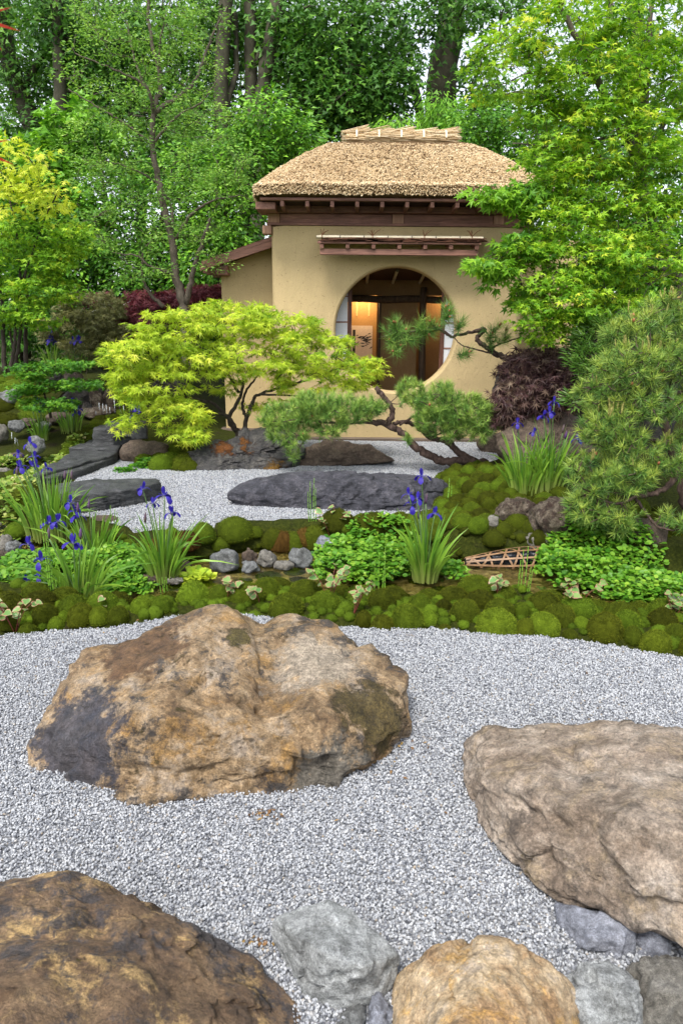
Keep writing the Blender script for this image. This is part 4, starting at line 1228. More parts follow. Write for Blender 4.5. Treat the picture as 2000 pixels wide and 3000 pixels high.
# slab path: big flat slabs stepping to the back left
def slab_rock(name, px, z, th, mat, label, seed, group=None, cat='slab'):
    top = [PZ(x, y, z) for x, y in px]
    bot = [Vector((p.x, p.y, z - th)) for p in top]
    return rock(name, [top + bot], mat, label, cat, 5, 40, .022, 5.0, seed, group=group)
slab_rock('stone_slab', [(150, 1420), (215, 1408), (300, 1400), (465, 1398), (472, 1408), (440, 1420), (330, 1440), (215, 1452), (170, 1440)], .17, .2, M_SLAB, 'broad wet slate slab jutting into the rear gravel', 21)
g_ = 'slabs of the path to the tea house'
slab_rock('stone_slab', [(105, 1390), (180, 1350), (345, 1328), (345, 1335), (240, 1375), (140, 1400)], .09, .14, M_SLAB, 'long narrow kerb slab along the gravel beside the path', 22, g_)
slab_rock('stone_slab', [(95, 1388), (215, 1318), (350, 1318), (335, 1332), (170, 1355), (110, 1392)], .12, .16, M_SLAB, 'wide dark green wet path slab next to the kerb slab', 23, g_)
slab_rock('stone_slab', [(200, 1312), (268, 1284), (385, 1284), (345, 1313)], .15, .18, M_SLAB, 'middle dark path slab below the raised step', 24, g_)
slab_rock('stone_slab', [(268, 1254), (290, 1243), (410, 1243), (420, 1254)], .36, .3, M_SLAB, 'raised stone step of the path with a lit front face', 25, g_)
slab_rock('stone_slab', [(310, 1238), (330, 1232), (430, 1232), (430, 1240)], .44, .2, M_SLAB, 'farthest path slab leading behind the yellow maple', 26, g_)

# woven bamboo basket filled with dark stones, lying in the stream
bk = empty('bamboo_basket', PY(1475, 1660, 4.85), 'woven split bamboo basket of dark stones lying in the stream', 'basket')
m, nt = newmat('split_bamboo')
n = noise_(nt, mapping(nt, objco(nt), scale=(4, 30, 30)), 4, 4)
finish(nt, ramp(nt, n, [(0.3, (0.10, 0.05, 0.02)), (0.7, (0.30, 0.17, 0.08))]), 0.5)
SB = m
c0, c1 = PY(1362, 1652, 4.84), PY(1596, 1642, 4.9)
ax = (c1 - c0)
Lb = ax.length
def bask(t, a, k=1.0):
    """point on the basket skin"""
    p = c0 + ax * t
    rz = (.035 + .065 * math.sin(min(t, .92) * math.pi * .62)) * k
    return np.array([p.x, p.y - math.cos(a) * rz * 1.2, max(p.z, WATER_Z + .015) + math.sin(a) * rz])
def strip(f, n=14, w=.014):
    P = np.array([f(i / (n - 1)) for i in range(n)])
    T = np.gradient(P, axis=0)
    cenl = np.array([tuple(c0 + ax * 0.5)])
    Nn = P - np.stack([P[:, 0], np.full(n, c0.y + .03), np.full(n, WATER_Z)], 1)
    B = np.cross(T, Nn)
    B /= np.linalg.norm(B, axis=1)[:, None] + 1e-9
    N2 = np.cross(B, T)
    N2 /= np.linalg.norm(N2, axis=1)[:, None] + 1e-9
    V = np.concatenate([P + B * w / 2, P - B * w / 2, P + B * w / 2 + N2 * .003, P - B * w / 2 + N2 * .003])
    F = []
    for i in range(n - 1):
        for a, b in ((0, 1), (2, 3)):
            F.append((a * n + i, b * n + i, b * n + i + 1, a * n + i + 1))
        F.append((0 * n + i, 2 * n + i, 2 * n + i + 1, 0 * n + i + 1))
        F.append((1 * n + i, 3 * n + i, 3 * n + i + 1, 1 * n + i + 1))
    return build('bamboo_strip', V, F, SB, bk, smooth=False)
for t0 in (.08, .27, .47, .63, .86):
    for dt in (.13 + .1 * math.sin(t0 * 31), -.2 + .09 * math.cos(t0 * 23)):
        strip(lambda q, t0=t0, dt=dt: bask(min(max(t0 + dt * (q - .5), 0), 1), -.35 + q * 3.0, 1.0 + .03 * (dt > 0)))
for a in (.1, .65, 1.25, 2.0):
    strip(lambda q, a=a: bask(q, a, 1.06), 20)
M_JET = rock_mat('black_stone', [(0.3, (0.006, 0.007, 0.01)), (0.7, (0.03, 0.033, 0.042))], 9, rough=0.15, bump=0.25, seed=14)
for k in range(6):
    t = .08 + k * .155
    p = bask(t, 1.5, .3)
    rr_ = (.035 + .06 * math.sin(t * 2)) * 1.0
    V, F = rock_shape([[np.array([math.cos(a), math.sin(a) * .8, z]) * np.array([.07, rr_, rr_ * .9]) + p for a in np.arange(0, 6.28, .9) for z in (-.9, 0, .8)]], p, 4, 8, .006, 14, 200 + k)
    tag(build('basket_stone', V, F, M_JET), 'glossy black stone inside the bamboo basket', 'stone', 'black stones in the basket')

# ================================================================== plants: shared tools
def star_leaf(lobes, depth=0.42, narrow=0.9, fold=0.10, lens=None):
    """palmate leaf lying in xy, stalk at the origin, middle lobe along +x, unit size"""
    if lens is None:
        lens = [1 - 0.22 * abs(i - (lobes - 1) / 2) / ((lobes - 1) / 2) for i in range(lobes)]
        lens = [l * (0.62 if i in (0, lobes - 1) else 1) for i, l in enumerate(lens)]
    span = R(205 if lobes <= 5 else 250)
    a = np.linspace(-span / 2, span / 2, lobes)
    V = [(0, 0, 0)]
    for i in range(lobes):
        if i == 0:
            am = a[0] - (a[1] - a[0]) * 0.5
            V.append((math.cos(am) * .13, math.sin(am) * .13, 0.02))
        V.append((math.cos(a[i]) * lens[i], math.sin(a[i]) * lens[i], -fold * lens[i] ** 2))
        am = a[i] + (a[1] - a[0]) * 0.5
        rr_ = depth * (lens[i] + lens[min(i + 1, lobes - 1)]) / 2 if i < lobes - 1 else .13
        V.append((math.cos(am) * rr_ * narrow, math.sin(am) * rr_ * narrow, 0.035))
    n = len(V)
    F = [(0, i, i + 1) for i in range(1, n - 1)]
    V = np.array(V)
    V[:, 0] -= 0.1
    return V, np.array(F)
def ovate_leaf(w=0.45, fold=0.08):
    V = np.array([(0, 0, 0), (.33, w / 2, fold), (.36, 0, 0), (.33, -w / 2, fold), (.72, w * .34, fold * .4), (.72, -w * .34, fold * .4), (1, 0, -.08)])
    V = np.array([(0, 0, 0), (.4, w / 2, fold), (.4, -w / 2, fold), (1, 0, -.08), (.45, 0, 0)])
    return V, np.array([(0, 4, 1), (0, 2, 4), (1, 4, 3), (4, 2, 3)])
def rhomb_leaf(w=0.42):
    V = np.array([(0, 0, 0), (.45, w / 2, .06), (1, 0, -.05), (.45, -w / 2, .06)])
    return V, np.array([(0, 2, 1), (0, 3, 2)])
def needle_leaf(w=0.035):
    V = np.array([(0, w / 2, 0), (0, -w / 2, 0), (.6, 0, 0.02), (1, 0, 0)])
    V = np.array([(0, w / 2, 0), (0, -w / 2, 0), (1, 0, 0), (0, 0, w / 2)])
    return V, np.array([(0, 1, 2), (1, 3, 2)])
LACE = star_leaf(7, 0.30, 0.8, 0.16)
MAPLE7 = star_leaf(7, 0.42, 0.9, 0.12)
MAPLE5 = star_leaf(5, 0.46, 0.9, 0.14)
PLANE5 = star_leaf(3, 0.48, 1.0, 0.10, [.78, 1.0, .78])
OVATE = ovate_leaf()
RHOMB = rhomb_leaf()
SLIM = rhomb_leaf(0.22)
NEEDLE = needle_leaf()

def frames(D, U):
    """rotation matrices with x along D and z close to U"""
    D = D / (np.linalg.norm(D, axis=1)[:, None] + 1e-9)
    Y = np.cross(U, D)
    Y /= np.linalg.norm(Y, axis=1)[:, None] + 1e-9
    Z = np.cross(D, Y)
    return np.stack([D, Y, Z], 2)
def leaf_arrays(tmpl, P, Rm, S, tint):
    TV, TF = tmpl
    n, k = len(P), len(TV)
    V = np.einsum('nij,kj->nki', Rm, TV) * S[:, None, None] + P[:, None, :]
    F = (TF[None] + (np.arange(n) * k)[:, None, None]).reshape(-1, TF.shape[1])
    return V.reshape(-1, 3), F, np.repeat(tint, k)
def rand_dirs(n, r_):
    d = r_.normal(size=(n, 3))
    return d / np.linalg.norm(d, axis=1)[:, None]

def more(blobs, k):
    return [(*b[:6], int(b[6] * k)) for b in blobs]
def blob_clusters(blobs, r_):
    """cluster centres from pixel blobs: (px, py, depth, rx_px, ry_px, depth half-size, count)"""
    C, W = [], []
    for b in blobs:
        px, py, y, rx, ry, dy, n = b[:7]
        n = int(n)
        c = np.array(tuple(PY(px, py, y)))
        sx = abs(PY(px + rx, py, y).x - c[0])
        sz = abs(PY(px, py - ry, y).z - c[2])
        d = rand_dirs(n, r_)
        q = r_.uniform(0.25, 1.0, n) ** 0.45
        C.append(c + d * q[:, None] * np.array([sx, dy, sz]))
        W.append(np.repeat((c - np.array([0, 0, sz * .3]))[None], n, 0))
    return np.concatenate(C), np.concatenate(W)

BARKS = {}
def bark(name, lo, hi, scale=18, rough=0.85):
    m, nt = newmat(name)
    co = mapping(nt, objco(nt), scale=(1, 1, 0.35))
    n = noise_(nt, co, scale, 8, 0.7, 0.6)
    b = noise_(nt, objco(nt), 4, 4)
    c = ramp(nt, n, [(0.3, lo), (0.7, hi)])
    c = mix(nt, 0.6, c, ramp(nt, b, [(0.3, 0.6), (0.7, 1.25)]), 'MULTIPLY')
    finish(nt, c, rough, n, 0.7, 0.02, spec=0.2)
    return m
BK_GREY = bark('grey_bark', (0.05, 0.04, 0.03), (0.19, 0.155, 0.12))
BK_DARK = bark('dark_bark', (0.022, 0.017, 0.013), (0.085, 0.068, 0.052))
BK_PINE = bark('pine_bark', (0.022, 0.014, 0.011), (0.15, 0.10, 0.08), 30)
BK_PLANE = bark('plane_bark', (0.028, 0.027, 0.017), (0.10, 0.092, 0.06), 5)

def tree(name, base, label, cat, stems, blobs, tmpl, lmat, bmat, leaf, per, spread, group=None, droop=0.25, flat=0.35, seed=0, twig=0.004, upright=0.6, nleaf=0, tint=(0.5, 0.22), twigs=True, parts=300):
    """trunk and limbs from stems [(points, r0, r1)], leaf sprays at the blobs, twigs joining them"""
    r_ = np.random.default_rng(seed + 500)
    blobs = more(blobs, {'plane_tree': 1.35, 'screen_shrub': 1.15}.get(name, 1.0))
    e = empty(name, base, label, cat, group)
    TV, TF, nV = [], [], 0
    skel = []
    for pts, r0, r1 in stems:
        P = spline(pts, 7)
        P[1:-1] += r_.normal(0, min(r0, .05) * .18, (len(P) - 2, 3))
        rad = np.linspace(0, 1, len(P))
        rad = r0 + (r1 - r0) * rad ** 0.8
        V, F = tube(P, rad, 9 if r0 > .03 else 6)
        TV.append(V)
        TF += [[i + nV for i in f] for f in F]
        nV += len(V)
        skel.append(np.concatenate([P, rad[:, None]], 1))
    skel = np.concatenate(skel)
    C, W = blob_clusters(blobs, r_)
    if twigs:
        order = np.argsort(np.min(((C[:, None, :] - skel[None, ::2, :3]) ** 2).sum(-1), 1))
        nodes = [skel[:, :3]]
        cur = skel[:, :3]
        for bi in np.array_split(order, 6):
            Cb = C[bi]
            D2 = ((Cb[:, None, :] - cur[None]) ** 2).sum(-1)
            D2 = D2 + 2.5 * np.clip(cur[None, :, 2] - Cb[:, None, 2], 0, 9) ** 2
            kk = np.argmin(D2, 1)
            new = []
            for c, a in zip(Cb, cur[kk]):
                d = np.linalg.norm(c - a)
                if d < 0.02:
                    continue
                mid = a * .5 + c * .5 + np.array([r_.normal(0, .07 * d), r_.normal(0, .07 * d), .10 * d + r_.normal(0, .05 * d)])
                pts = spline([a, mid, c], 2)
                rb = twig * (1 + min(d, 1.2) * 1.6)
                V, F = tube(pts, np.linspace(rb, twig * .5, len(pts)), 4, False)
                TV.append(V)
                TF += [[i + nV for i in f] for f in F]
                nV += len(V)
                new.append(pts[1:])
            if new:
                cur = np.concatenate([cur] + new)
    build('trunk', np.concatenate(TV), TF, bmat, e)
    # leaves: each spray is a shallow dish of leaves pointing outward and drooping
    n = len(C) * per
    ci = np.repeat(np.arange(len(C)), per)
    off = rand_dirs(n, r_) * (r_.uniform(0, 1, n) ** .5)[:, None] * spread
    off[:, 2] *= flat
    P = C[ci] + off
    out = (C - W)
    out[:, 2] *= .5
    out /= np.linalg.norm(out, axis=1)[:, None] + 1e-6
    D = off / (spread + 1e-6) * 1.0 + out[ci] * .55 + r_.normal(0, .35, (n, 3))
    D[:, 2] = D[:, 2] * .5 - droop
    U = np.array([0, 0, upright]) + r_.normal(0, .45, (n, 3)) + np.array([0, -.28, 0])
    Rm = frames(D, U)
    S = leaf * r_.uniform(.65, 1.2, n)
    ct = r_.normal(tint[0], tint[1] * .7, len(C))
    T = np.clip(ct[ci] + r_.normal(0, tint[1] * .7, n), 0, 1)
    if nleaf:
        pr = project(P)
        vis = (pr[:, 0] > 20) & (pr[:, 0] < 1980) & (pr[:, 1] > 20) & (pr[:, 1] < 2980)
        score = np.where(vis, S / pr[:, 2] * r_.uniform(.55, 1.0, n), 0)
        pick = np.argsort(-score)[:nleaf]
        rest = np.ones(n, bool)
        rest[pick] = False
        single = [raw_mesh('leaf', tmpl[0], tmpl[1], lmat, smooth=False, attrs={'tint': np.full(len(tmpl[0]), t)}) for t in (.25, .45, .6, .8)]
        b = WORLD[e.name]
        for i in pick:
            o = bpy.data.objects.new('leaf', single[int(np.clip(T[i] * 4, 0, 3))])
            COL.objects.link(o)
            o.parent = e
            Mx = Matrix([list(Rm[i][k] * S[i]) + [P[i][k] - b[k]] for k in range(3)] + [[0, 0, 0, 1]])
            o.matrix_local = Mx
    else:
        rest = np.ones(n, bool)
    V, F, A = leaf_arrays(tmpl, P[rest], Rm[rest], S[rest], T[rest])
    o = build('crown', V, F, lmat, e, smooth=False, attrs={'tint': A})
    tag(o, kind='stuff')
    return e
def stem(*pts):
    """pixel stem: (px, py, depth) ..."""
    return [tuple(PY(*p)) for p in pts]

# foliage colours
L_LIME = leaf_mat('lime_maple_leaf', [(0.0, (0.10, 0.19, 0.012)), (0.45, (0.26, 0.34, 0.025)), (0.8, (0.40, 0.435, 0.045)), (1.0, (0.52, 0.46, 0.08))], 0.45, gain=1.75)
L_MAPLE = leaf_mat('green_maple_leaf', [(0.0, (0.03, 0.10, 0.008)), (0.4, (0.105, 0.225, 0.014)), (0.75, (0.225, 0.345, 0.022)), (1.0, (0.38, 0.40, 0.04))], 0.42, gain=1.75)
L_FINE = leaf_mat('fine_green_leaf', [(0.0, (0.03, 0.075, 0.012)), (0.5, (0.075, 0.155, 0.022)), (1.0, (0.16, 0.25, 0.045))], 0.35, gain=2.4)
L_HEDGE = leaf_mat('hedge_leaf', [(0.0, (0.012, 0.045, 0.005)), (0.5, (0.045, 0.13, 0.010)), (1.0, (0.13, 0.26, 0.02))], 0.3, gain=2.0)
L_PLANE = leaf_mat('plane_tree_leaf', [(0.0, (0.010, 0.032, 0.006)), (0.5, (0.03, 0.08, 0.011)), (1.0, (0.085, 0.16, 0.02))], 0.3, gain=2.9)
L_PURPLE = leaf_mat('purple_maple_leaf', [(0.0, (0.03, 0.006, 0.010)), (0.5, (0.08, 0.018, 0.026)), (1.0, (0.16, 0.055, 0.055))], 0.3, tcol=(1, .4, .5), gain=1.9)
L_OLIVE = leaf_mat('bronze_maple_leaf', [(0.0, (0.03, 0.03, 0.012)), (0.5, (0.08, 0.085, 0.03)), (1.0, (0.16, 0.15, 0.06))], 0.3, gain=2.0)
L_WEEP = leaf_mat('weeping_maple_leaf', [(0.0, (0.02, 0.007, 0.010)), (0.5, (0.062, 0.032, 0.030)), (1.0, (0.15, 0.11, 0.075))], 0.25, tcol=(1, .5, .5), gain=1.5)
L_BOX = leaf_mat('small_maple_leaf', [(0.0, (0.02, 0.08, 0.008)), (0.5, (0.055, 0.18, 0.012)), (1.0, (0.16, 0.32, 0.02))], 0.35, gain=1.2)
L_PINE = leaf_mat('pine_needle', [(0.0, (0.014, 0.036, 0.010)), (0.5, (0.060, 0.122, 0.024)), (1.0, (0.19, 0.235, 0.04))], 0.15, rough=0.4, gain=2.2)
L_PINEB = leaf_mat('blue_pine_needle', [(0.0, (0.02, 0.055, 0.014)), (0.5, (0.07, 0.14, 0.026)), (1.0, (0.19, 0.25, 0.05))], 0.15, rough=0.4, gain=2.2)

# ------------------------------------------------------------------ far plane trees
gp = 'tall plane trees beyond the garden'
Tpl = dict(tmpl=PLANE5, lmat=L_PLANE, bmat=BK_PLANE, leaf=.125, per=36, spread=.7, group=gp, droop=.45, flat=.9, twig=.012, upright=.5, tint=(.45, .22))
tree('plane_tree', (-10.3, 22, .3), 'leaning grey plane tree trunk forking against the pale sky', 'tree', [(stem((150, 1000, 22), (110, 440, 22), (50, 250, 22), (15, 100, 22), (0, -200, 22)), .34, .2), (stem((60, 270, 22), (150, 120, 22), (215, -60, 22)), .12, .05), (stem((110, 440, 22), (230, 250, 23), (215, 50, 23)), .13, .06)],
     [(60, 120, 22, 190, 170, 2.0, 55), (170, 330, 23, 130, 120, 2, 45), (20, 480, 21, 110, 130, 1.5, 40), (40, -60, 22, 250, 90, 2, 30)], seed=1, **Tpl)
tree('plane_tree', (-7.9, 20, .3), 'slim dark plane tree trunk behind the loose grey barked tree', 'tree', [(stem((190, 1000, 20), (180, 400, 20), (172, 150, 20), (160, -150, 20)), .2, .13)],
     [(260, 70, 20.5, 190, 110, 1.5, 60), (330, 240, 21, 170, 150, 1.5, 60), (140, 620, 20, 150, 130, 1.5, 45), (420, 420, 21, 190, 160, 1.5, 70)], seed=2, **Tpl)
tree('plane_tree', (-3.6, 20, .3), 'upright dark plane trunk first of the close group of three', 'tree', [(stem((650, 1000, 20), (648, 500, 20), (650, 200, 20), (668, -100, 20)), .24, .17), (stem((650, 340, 20), (690, 210, 20.3), (690, 40, 20.5)), .1, .06)],
     [(560, 90, 21, 160, 130, 1.5, 55), (620, 330, 21.5, 120, 120, 1.3, 30), (520, 420, 20, 120, 130, 1.3, 35)], seed=3, **Tpl)
tree('plane_tree', (-2.6, 20.5, .3), 'slim middle plane trunk of the close group of three', 'tree', [(stem((712, 1000, 20.5), (728, 450, 20.5), (735, 200, 20.5), (726, -100, 20.5)), .21, .15), (stem((735, 210, 20.5), (790, 110, 20.5), (880, 30, 20.5)), .09, .04)],
     [(700, 60, 22, 130, 90, 1.5, 26), (850, 60, 21, 130, 110, 1.5, 30), (740, 520, 21, 130, 110, 1.3, 50)], seed=4, **Tpl)
tree('plane_tree', (-2.0, 20.2, .3), 'leaning third plane trunk of the group with ivy green leaves', 'tree', [(stem((735, 1000, 20.2), (760, 450, 20.2), (775, 250, 20.2), (805, 60, 20.2), (830, -120, 20.2)), .27, .19)],
     [(900, 230, 20.5, 120, 140, 1.2, 50), (950, 90, 20, 150, 130, 1.4, 42), (860, 430, 21, 110, 90, 1.2, 40), (1010, 290, 20, 120, 110, 1.2, 50)], seed=5, **Tpl)
tree('plane_tree', (3.0, 22, .3), 'massive plane tree trunk rising straight behind the thatched roof', 'tree', [(stem((1285, 900, 22), (1290, 350, 22), (1298, 200, 22), (1322, 60, 22), (1320, -150, 22)), .52, .34), (stem((1240, 560, 21.5), (1225, 300, 21.5), (1180, 200, 21.5), (1130, 120, 21.5)), .16, .07), (stem((1300, 260, 22), (1380, 190, 22), (1460, 100, 22)), .12, .05)],
     [(1100, 90, 20.5, 140, 130, 1.5, 50), (1120, 260, 20.5, 110, 110, 1.3, 42), (1080, 350, 21, 110, 60, 1.3, 30), (1330, 30, 20.5, 110, 60, 1.3, 24), (1400, 250, 21, 80, 90, 1.3, 16), (1380, 370, 22, 120, 70, 1.5, 26), (1480, 60, 22, 120, 90, 1.5, 16)], seed=6, **Tpl)
tree('plane_tree', (-6.2, 26, .3), 'farthest plane tree whose leaves close the gaps behind the loose tree', 'tree', [(stem((420, 1000, 26), (410, 400, 26), (400, -100, 26)), .2, .12)],
     [(250, 120, 26, 260, 130, 1.5, 50), (520, 200, 26, 250, 150, 1.5, 60), (80, 330, 26, 200, 150, 1.5, 36), (330, 420, 25, 260, 130, 1.5, 60), (650, 480, 25, 200, 120, 1.5, 44), (900, 330, 26, 160, 160, 1.5, 34), (800, 130, 26, 160, 120, 1.5, 24)], seed=8, **Tpl)
tree('plane_tree', (10.5, 22, .3), 'plane tree crown filling the sky behind the green maple', 'tree', [(stem((1900, 1000, 22), (1880, 400, 22), (1850, -100, 22)), .3, .2)],
     [(1700, 120, 22, 200, 200, 2, 26), (1900, 250, 22, 200, 300, 2, 40), (1700, 450, 21, 180, 180, 2, 60), (1950, 700, 20, 200, 300, 2, 60)], seed=7, **Tpl)

# ------------------------------------------------------------------ leafy screen behind the house
gh = 'leafy shrubs screening the garden'
Th = dict(tmpl=OVATE, lmat=L_HEDGE, bmat=BK_DARK, leaf=.115, per=21, spread=.3, group=gh, droop=.35, flat=.7, twig=.005, upright=.75, tint=(.5, .25))
tree('screen_shrub', (-7.0, 15, .7), 'bright green broad leaved shrub below the leaning plane trunk', 'shrub', [(stem((80, 1050, 15), (100, 700, 15), (120, 450, 15)), .08, .03), (stem((60, 1050, 15), (40, 650, 15), (30, 500, 15)), .06, .02)],
     [(70, 520, 14.5, 150, 120, .7, 75), (230, 400, 14.5, 110, 110, .7, 50), (180, 620, 14.5, 150, 120, .8, 75), (60, 700, 14.5, 140, 140, .8, 60)], seed=11, **{**Th, 'tint': (.68, .22), 'tmpl': PLANE5, 'leaf': .13})
tree('screen_shrub', (-4.3, 14.5, .7), 'dark leafy shrub wall behind the loose grey barked tree', 'shrub', [(stem((300, 1050, 14.5), (320, 700, 14.5), (300, 500, 14.5)), .07, .03), (stem((480, 1000, 14.5), (470, 700, 14.5), (500, 500, 14.5)), .07, .03)],
     [(300, 640, 14, 160, 170, .8, 100), (260, 820, 14, 170, 110, .8, 80), (480, 620, 14.3, 160, 160, .8, 100), (470, 800, 14, 180, 110, .8, 100), (110, 850, 14.5, 130, 120, .8, 60)], seed=12, **{**Th, 'tint': (.42, .22)})
tree('screen_shrub', (-2.2, 14, .5), 'tall bright hornbeam screen beside the thatched roof', 'shrub', [(stem((700, 950, 14), (730, 600, 14), (780, 330, 14)), .08, .02), (stem((640, 950, 14), (660, 600, 14), (650, 450, 14)), .07, .02)],
     [(790, 360, 13.8, 130, 90, .6, 75), (880, 420, 13.8, 90, 80, .6, 40), (720, 470, 13.8, 140, 120, .7, 110), (680, 620, 13.8, 130, 130, .7, 110), (620, 770, 13.6, 140, 130, .7, 90), (560, 540, 14, 110, 140, .6, 60)], seed=13, **{**Th, 'tint': (.6, .25)})
tree('screen_shrub', (1.9, 16, .3), 'drooping pale leaved shrub peeping over the straw ridge', 'shrub', [(stem((1270, 900, 16), (1280, 500, 16), (1290, 320, 16)), .06, .02)],
     [(1285, 330, 15.8, 55, 50, .5, 34), (1230, 375, 15.8, 120, 28, .5, 34), (1150, 372, 16, 60, 22, .5, 14), (1330, 400, 15.8, 60, 70, .5, 30)], seed=14, **{**Th, 'tmpl': SLIM, 'leaf': .15, 'droop': .9, 'tint': (.75, .2)})
tree('screen_shrub', (3.4, 14.2, .5), 'blue green shrub behind the roof corner and the maple', 'shrub', [(stem((1480, 950, 14.2), (1470, 600, 14.2), (1450, 380, 14.2)), .07, .02)],
     [(1400, 380, 14, 90, 90, .6, 60), (1500, 420, 14, 120, 130, .7, 95), (1600, 500, 14, 130, 160, .7, 90), (1560, 680, 13.8, 110, 130, .7, 70)], seed=15, **{**Th, 'tint': (.5, .2)})
tree('screen_shrub', (6.2, 13, .5), 'dark leafy shrub standing behind the green maple trunk', 'shrub', [(stem((1900, 1100, 13), (1880, 700, 13), (1890, 450, 13)), .07, .02)],
     [(1750, 700, 13, 150, 200, .8, 90), (1920, 600, 13, 160, 250, .8, 100), (1800, 950, 12.5, 200, 130, .8, 80), (2050, 900, 12, 160, 200, .8, 60)], seed=16, **{**Th, 'tint': (.35, .2)})
tree('screen_shrub', (-8.6, 13, .7), 'shaded evergreen shrub at the end of the left planting', 'shrub', [(stem((-60, 1150, 13), (-40, 800, 13), (-20, 600, 13)), .07, .02)],
     [(20, 900, 13, 150, 140, .8, 90), (-60, 700, 13, 120, 200, .8, 50), (160, 960, 13.5, 140, 90, .7, 60)], seed=17, **{**Th, 'tint': (.3, .2)})

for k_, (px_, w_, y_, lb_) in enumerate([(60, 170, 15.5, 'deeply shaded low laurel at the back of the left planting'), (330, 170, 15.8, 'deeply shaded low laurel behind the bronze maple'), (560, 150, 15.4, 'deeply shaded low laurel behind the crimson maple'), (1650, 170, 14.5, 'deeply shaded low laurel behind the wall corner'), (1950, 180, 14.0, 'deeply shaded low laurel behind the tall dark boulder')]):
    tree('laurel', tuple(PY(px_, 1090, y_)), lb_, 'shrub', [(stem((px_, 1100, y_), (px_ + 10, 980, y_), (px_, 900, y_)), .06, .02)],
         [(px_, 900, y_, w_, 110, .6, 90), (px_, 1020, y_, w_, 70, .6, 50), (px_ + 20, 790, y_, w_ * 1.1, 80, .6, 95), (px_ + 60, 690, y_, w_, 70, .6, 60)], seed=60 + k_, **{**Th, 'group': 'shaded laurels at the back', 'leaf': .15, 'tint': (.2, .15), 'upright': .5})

# ------------------------------------------------------------------ loose grey-barked tree on the left
tree('loose_tree', tuple(on_ground(545, 1075)), 'airy grey barked tree with tiny leaves beside the annex', 'tree',
     [(stem((548, 1090, 10.4), (546, 960, 10.5), (535, 880, 10.5), (512, 800, 10.5), (505, 700, 10.5), (470, 560, 10.5), (448, 430, 10.5), (452, 330, 10.5), (470, 230, 10.6), (440, 100, 10.6), (430, -60, 10.6)), .085, .018),
      (stem((545, 890, 10.5), (565, 800, 10.4), (590, 720, 10.3), (616, 640, 10.2)), .05, .02),
      (stem((515, 700, 10.5), (560, 630, 10.3), (620, 590, 10.2), (700, 572, 10.1)), .03, .008),
      (stem((505, 680, 10.5), (500, 600, 10.6), (460, 540, 10.7), (400, 500, 10.6), (310, 470, 10.5)), .03, .006),
      (stem((455, 340, 10.5), (430, 260, 10.3), (350, 210, 10.2), (220, 155, 10.1)), .032, .006),
      (stem((452, 330, 10.5), (540, 270, 10.6), (580, 220, 10.7), (620, 110, 10.8), (665, 20, 10.8)), .035, .01),
      (stem((440, 420, 10.5), (380, 370, 10.4), (280, 310, 10.3), (200, 260, 10.2)), .025, .006),
      (stem((450, 300, 10.5), (400, 190, 10.7), (370, 60, 10.8)), .025, .008),
      (stem((470, 230, 10.6), (470, 120, 10.5), (500, 0, 10.4)), .02, .006),
      (stem((500, 800, 10.5), (440, 780, 10.3), (400, 750, 10.2), (330, 740, 10.0)), .028, .006),
      (stem((480, 900, 10.9), (440, 860, 10.9), (415, 800, 10.9), (420, 740, 10.9)), .035, .012),
      (stem((450, 420, 10.5), (520, 340, 10.4), (590, 300, 10.3), (640, 230, 10.2)), .022, .006)],
     [(430, 60, 10.6, 250, 110, .7, 90), (330, 180, 10.4, 170, 110, .6, 60), (560, 160, 10.7, 130, 130, .6, 45), (450, 320, 10.5, 220, 90, .7, 70), (300, 420, 10.4, 150, 90, .6, 50), (590, 360, 10.4, 130, 90, .6, 40), (640, 470, 10.2, 130, 70, .5, 45), (400, 540, 10.5, 180, 80, .6, 60), (650, 570, 10.1, 110, 60, .4, 30), (360, 680, 10.2, 170, 70, .5, 60), (560, 680, 10.3, 110, 60, .4, 26), (400, 790, 10.3, 130, 50, .4, 24), (620, 770, 10.2, 60, 40, .3, 10)],
     OVATE, L_FINE, BK_GREY, .052, 30, .17, droop=.05, flat=.45, seed=21, twig=.0032, upright=.7, tint=(.5, .24))

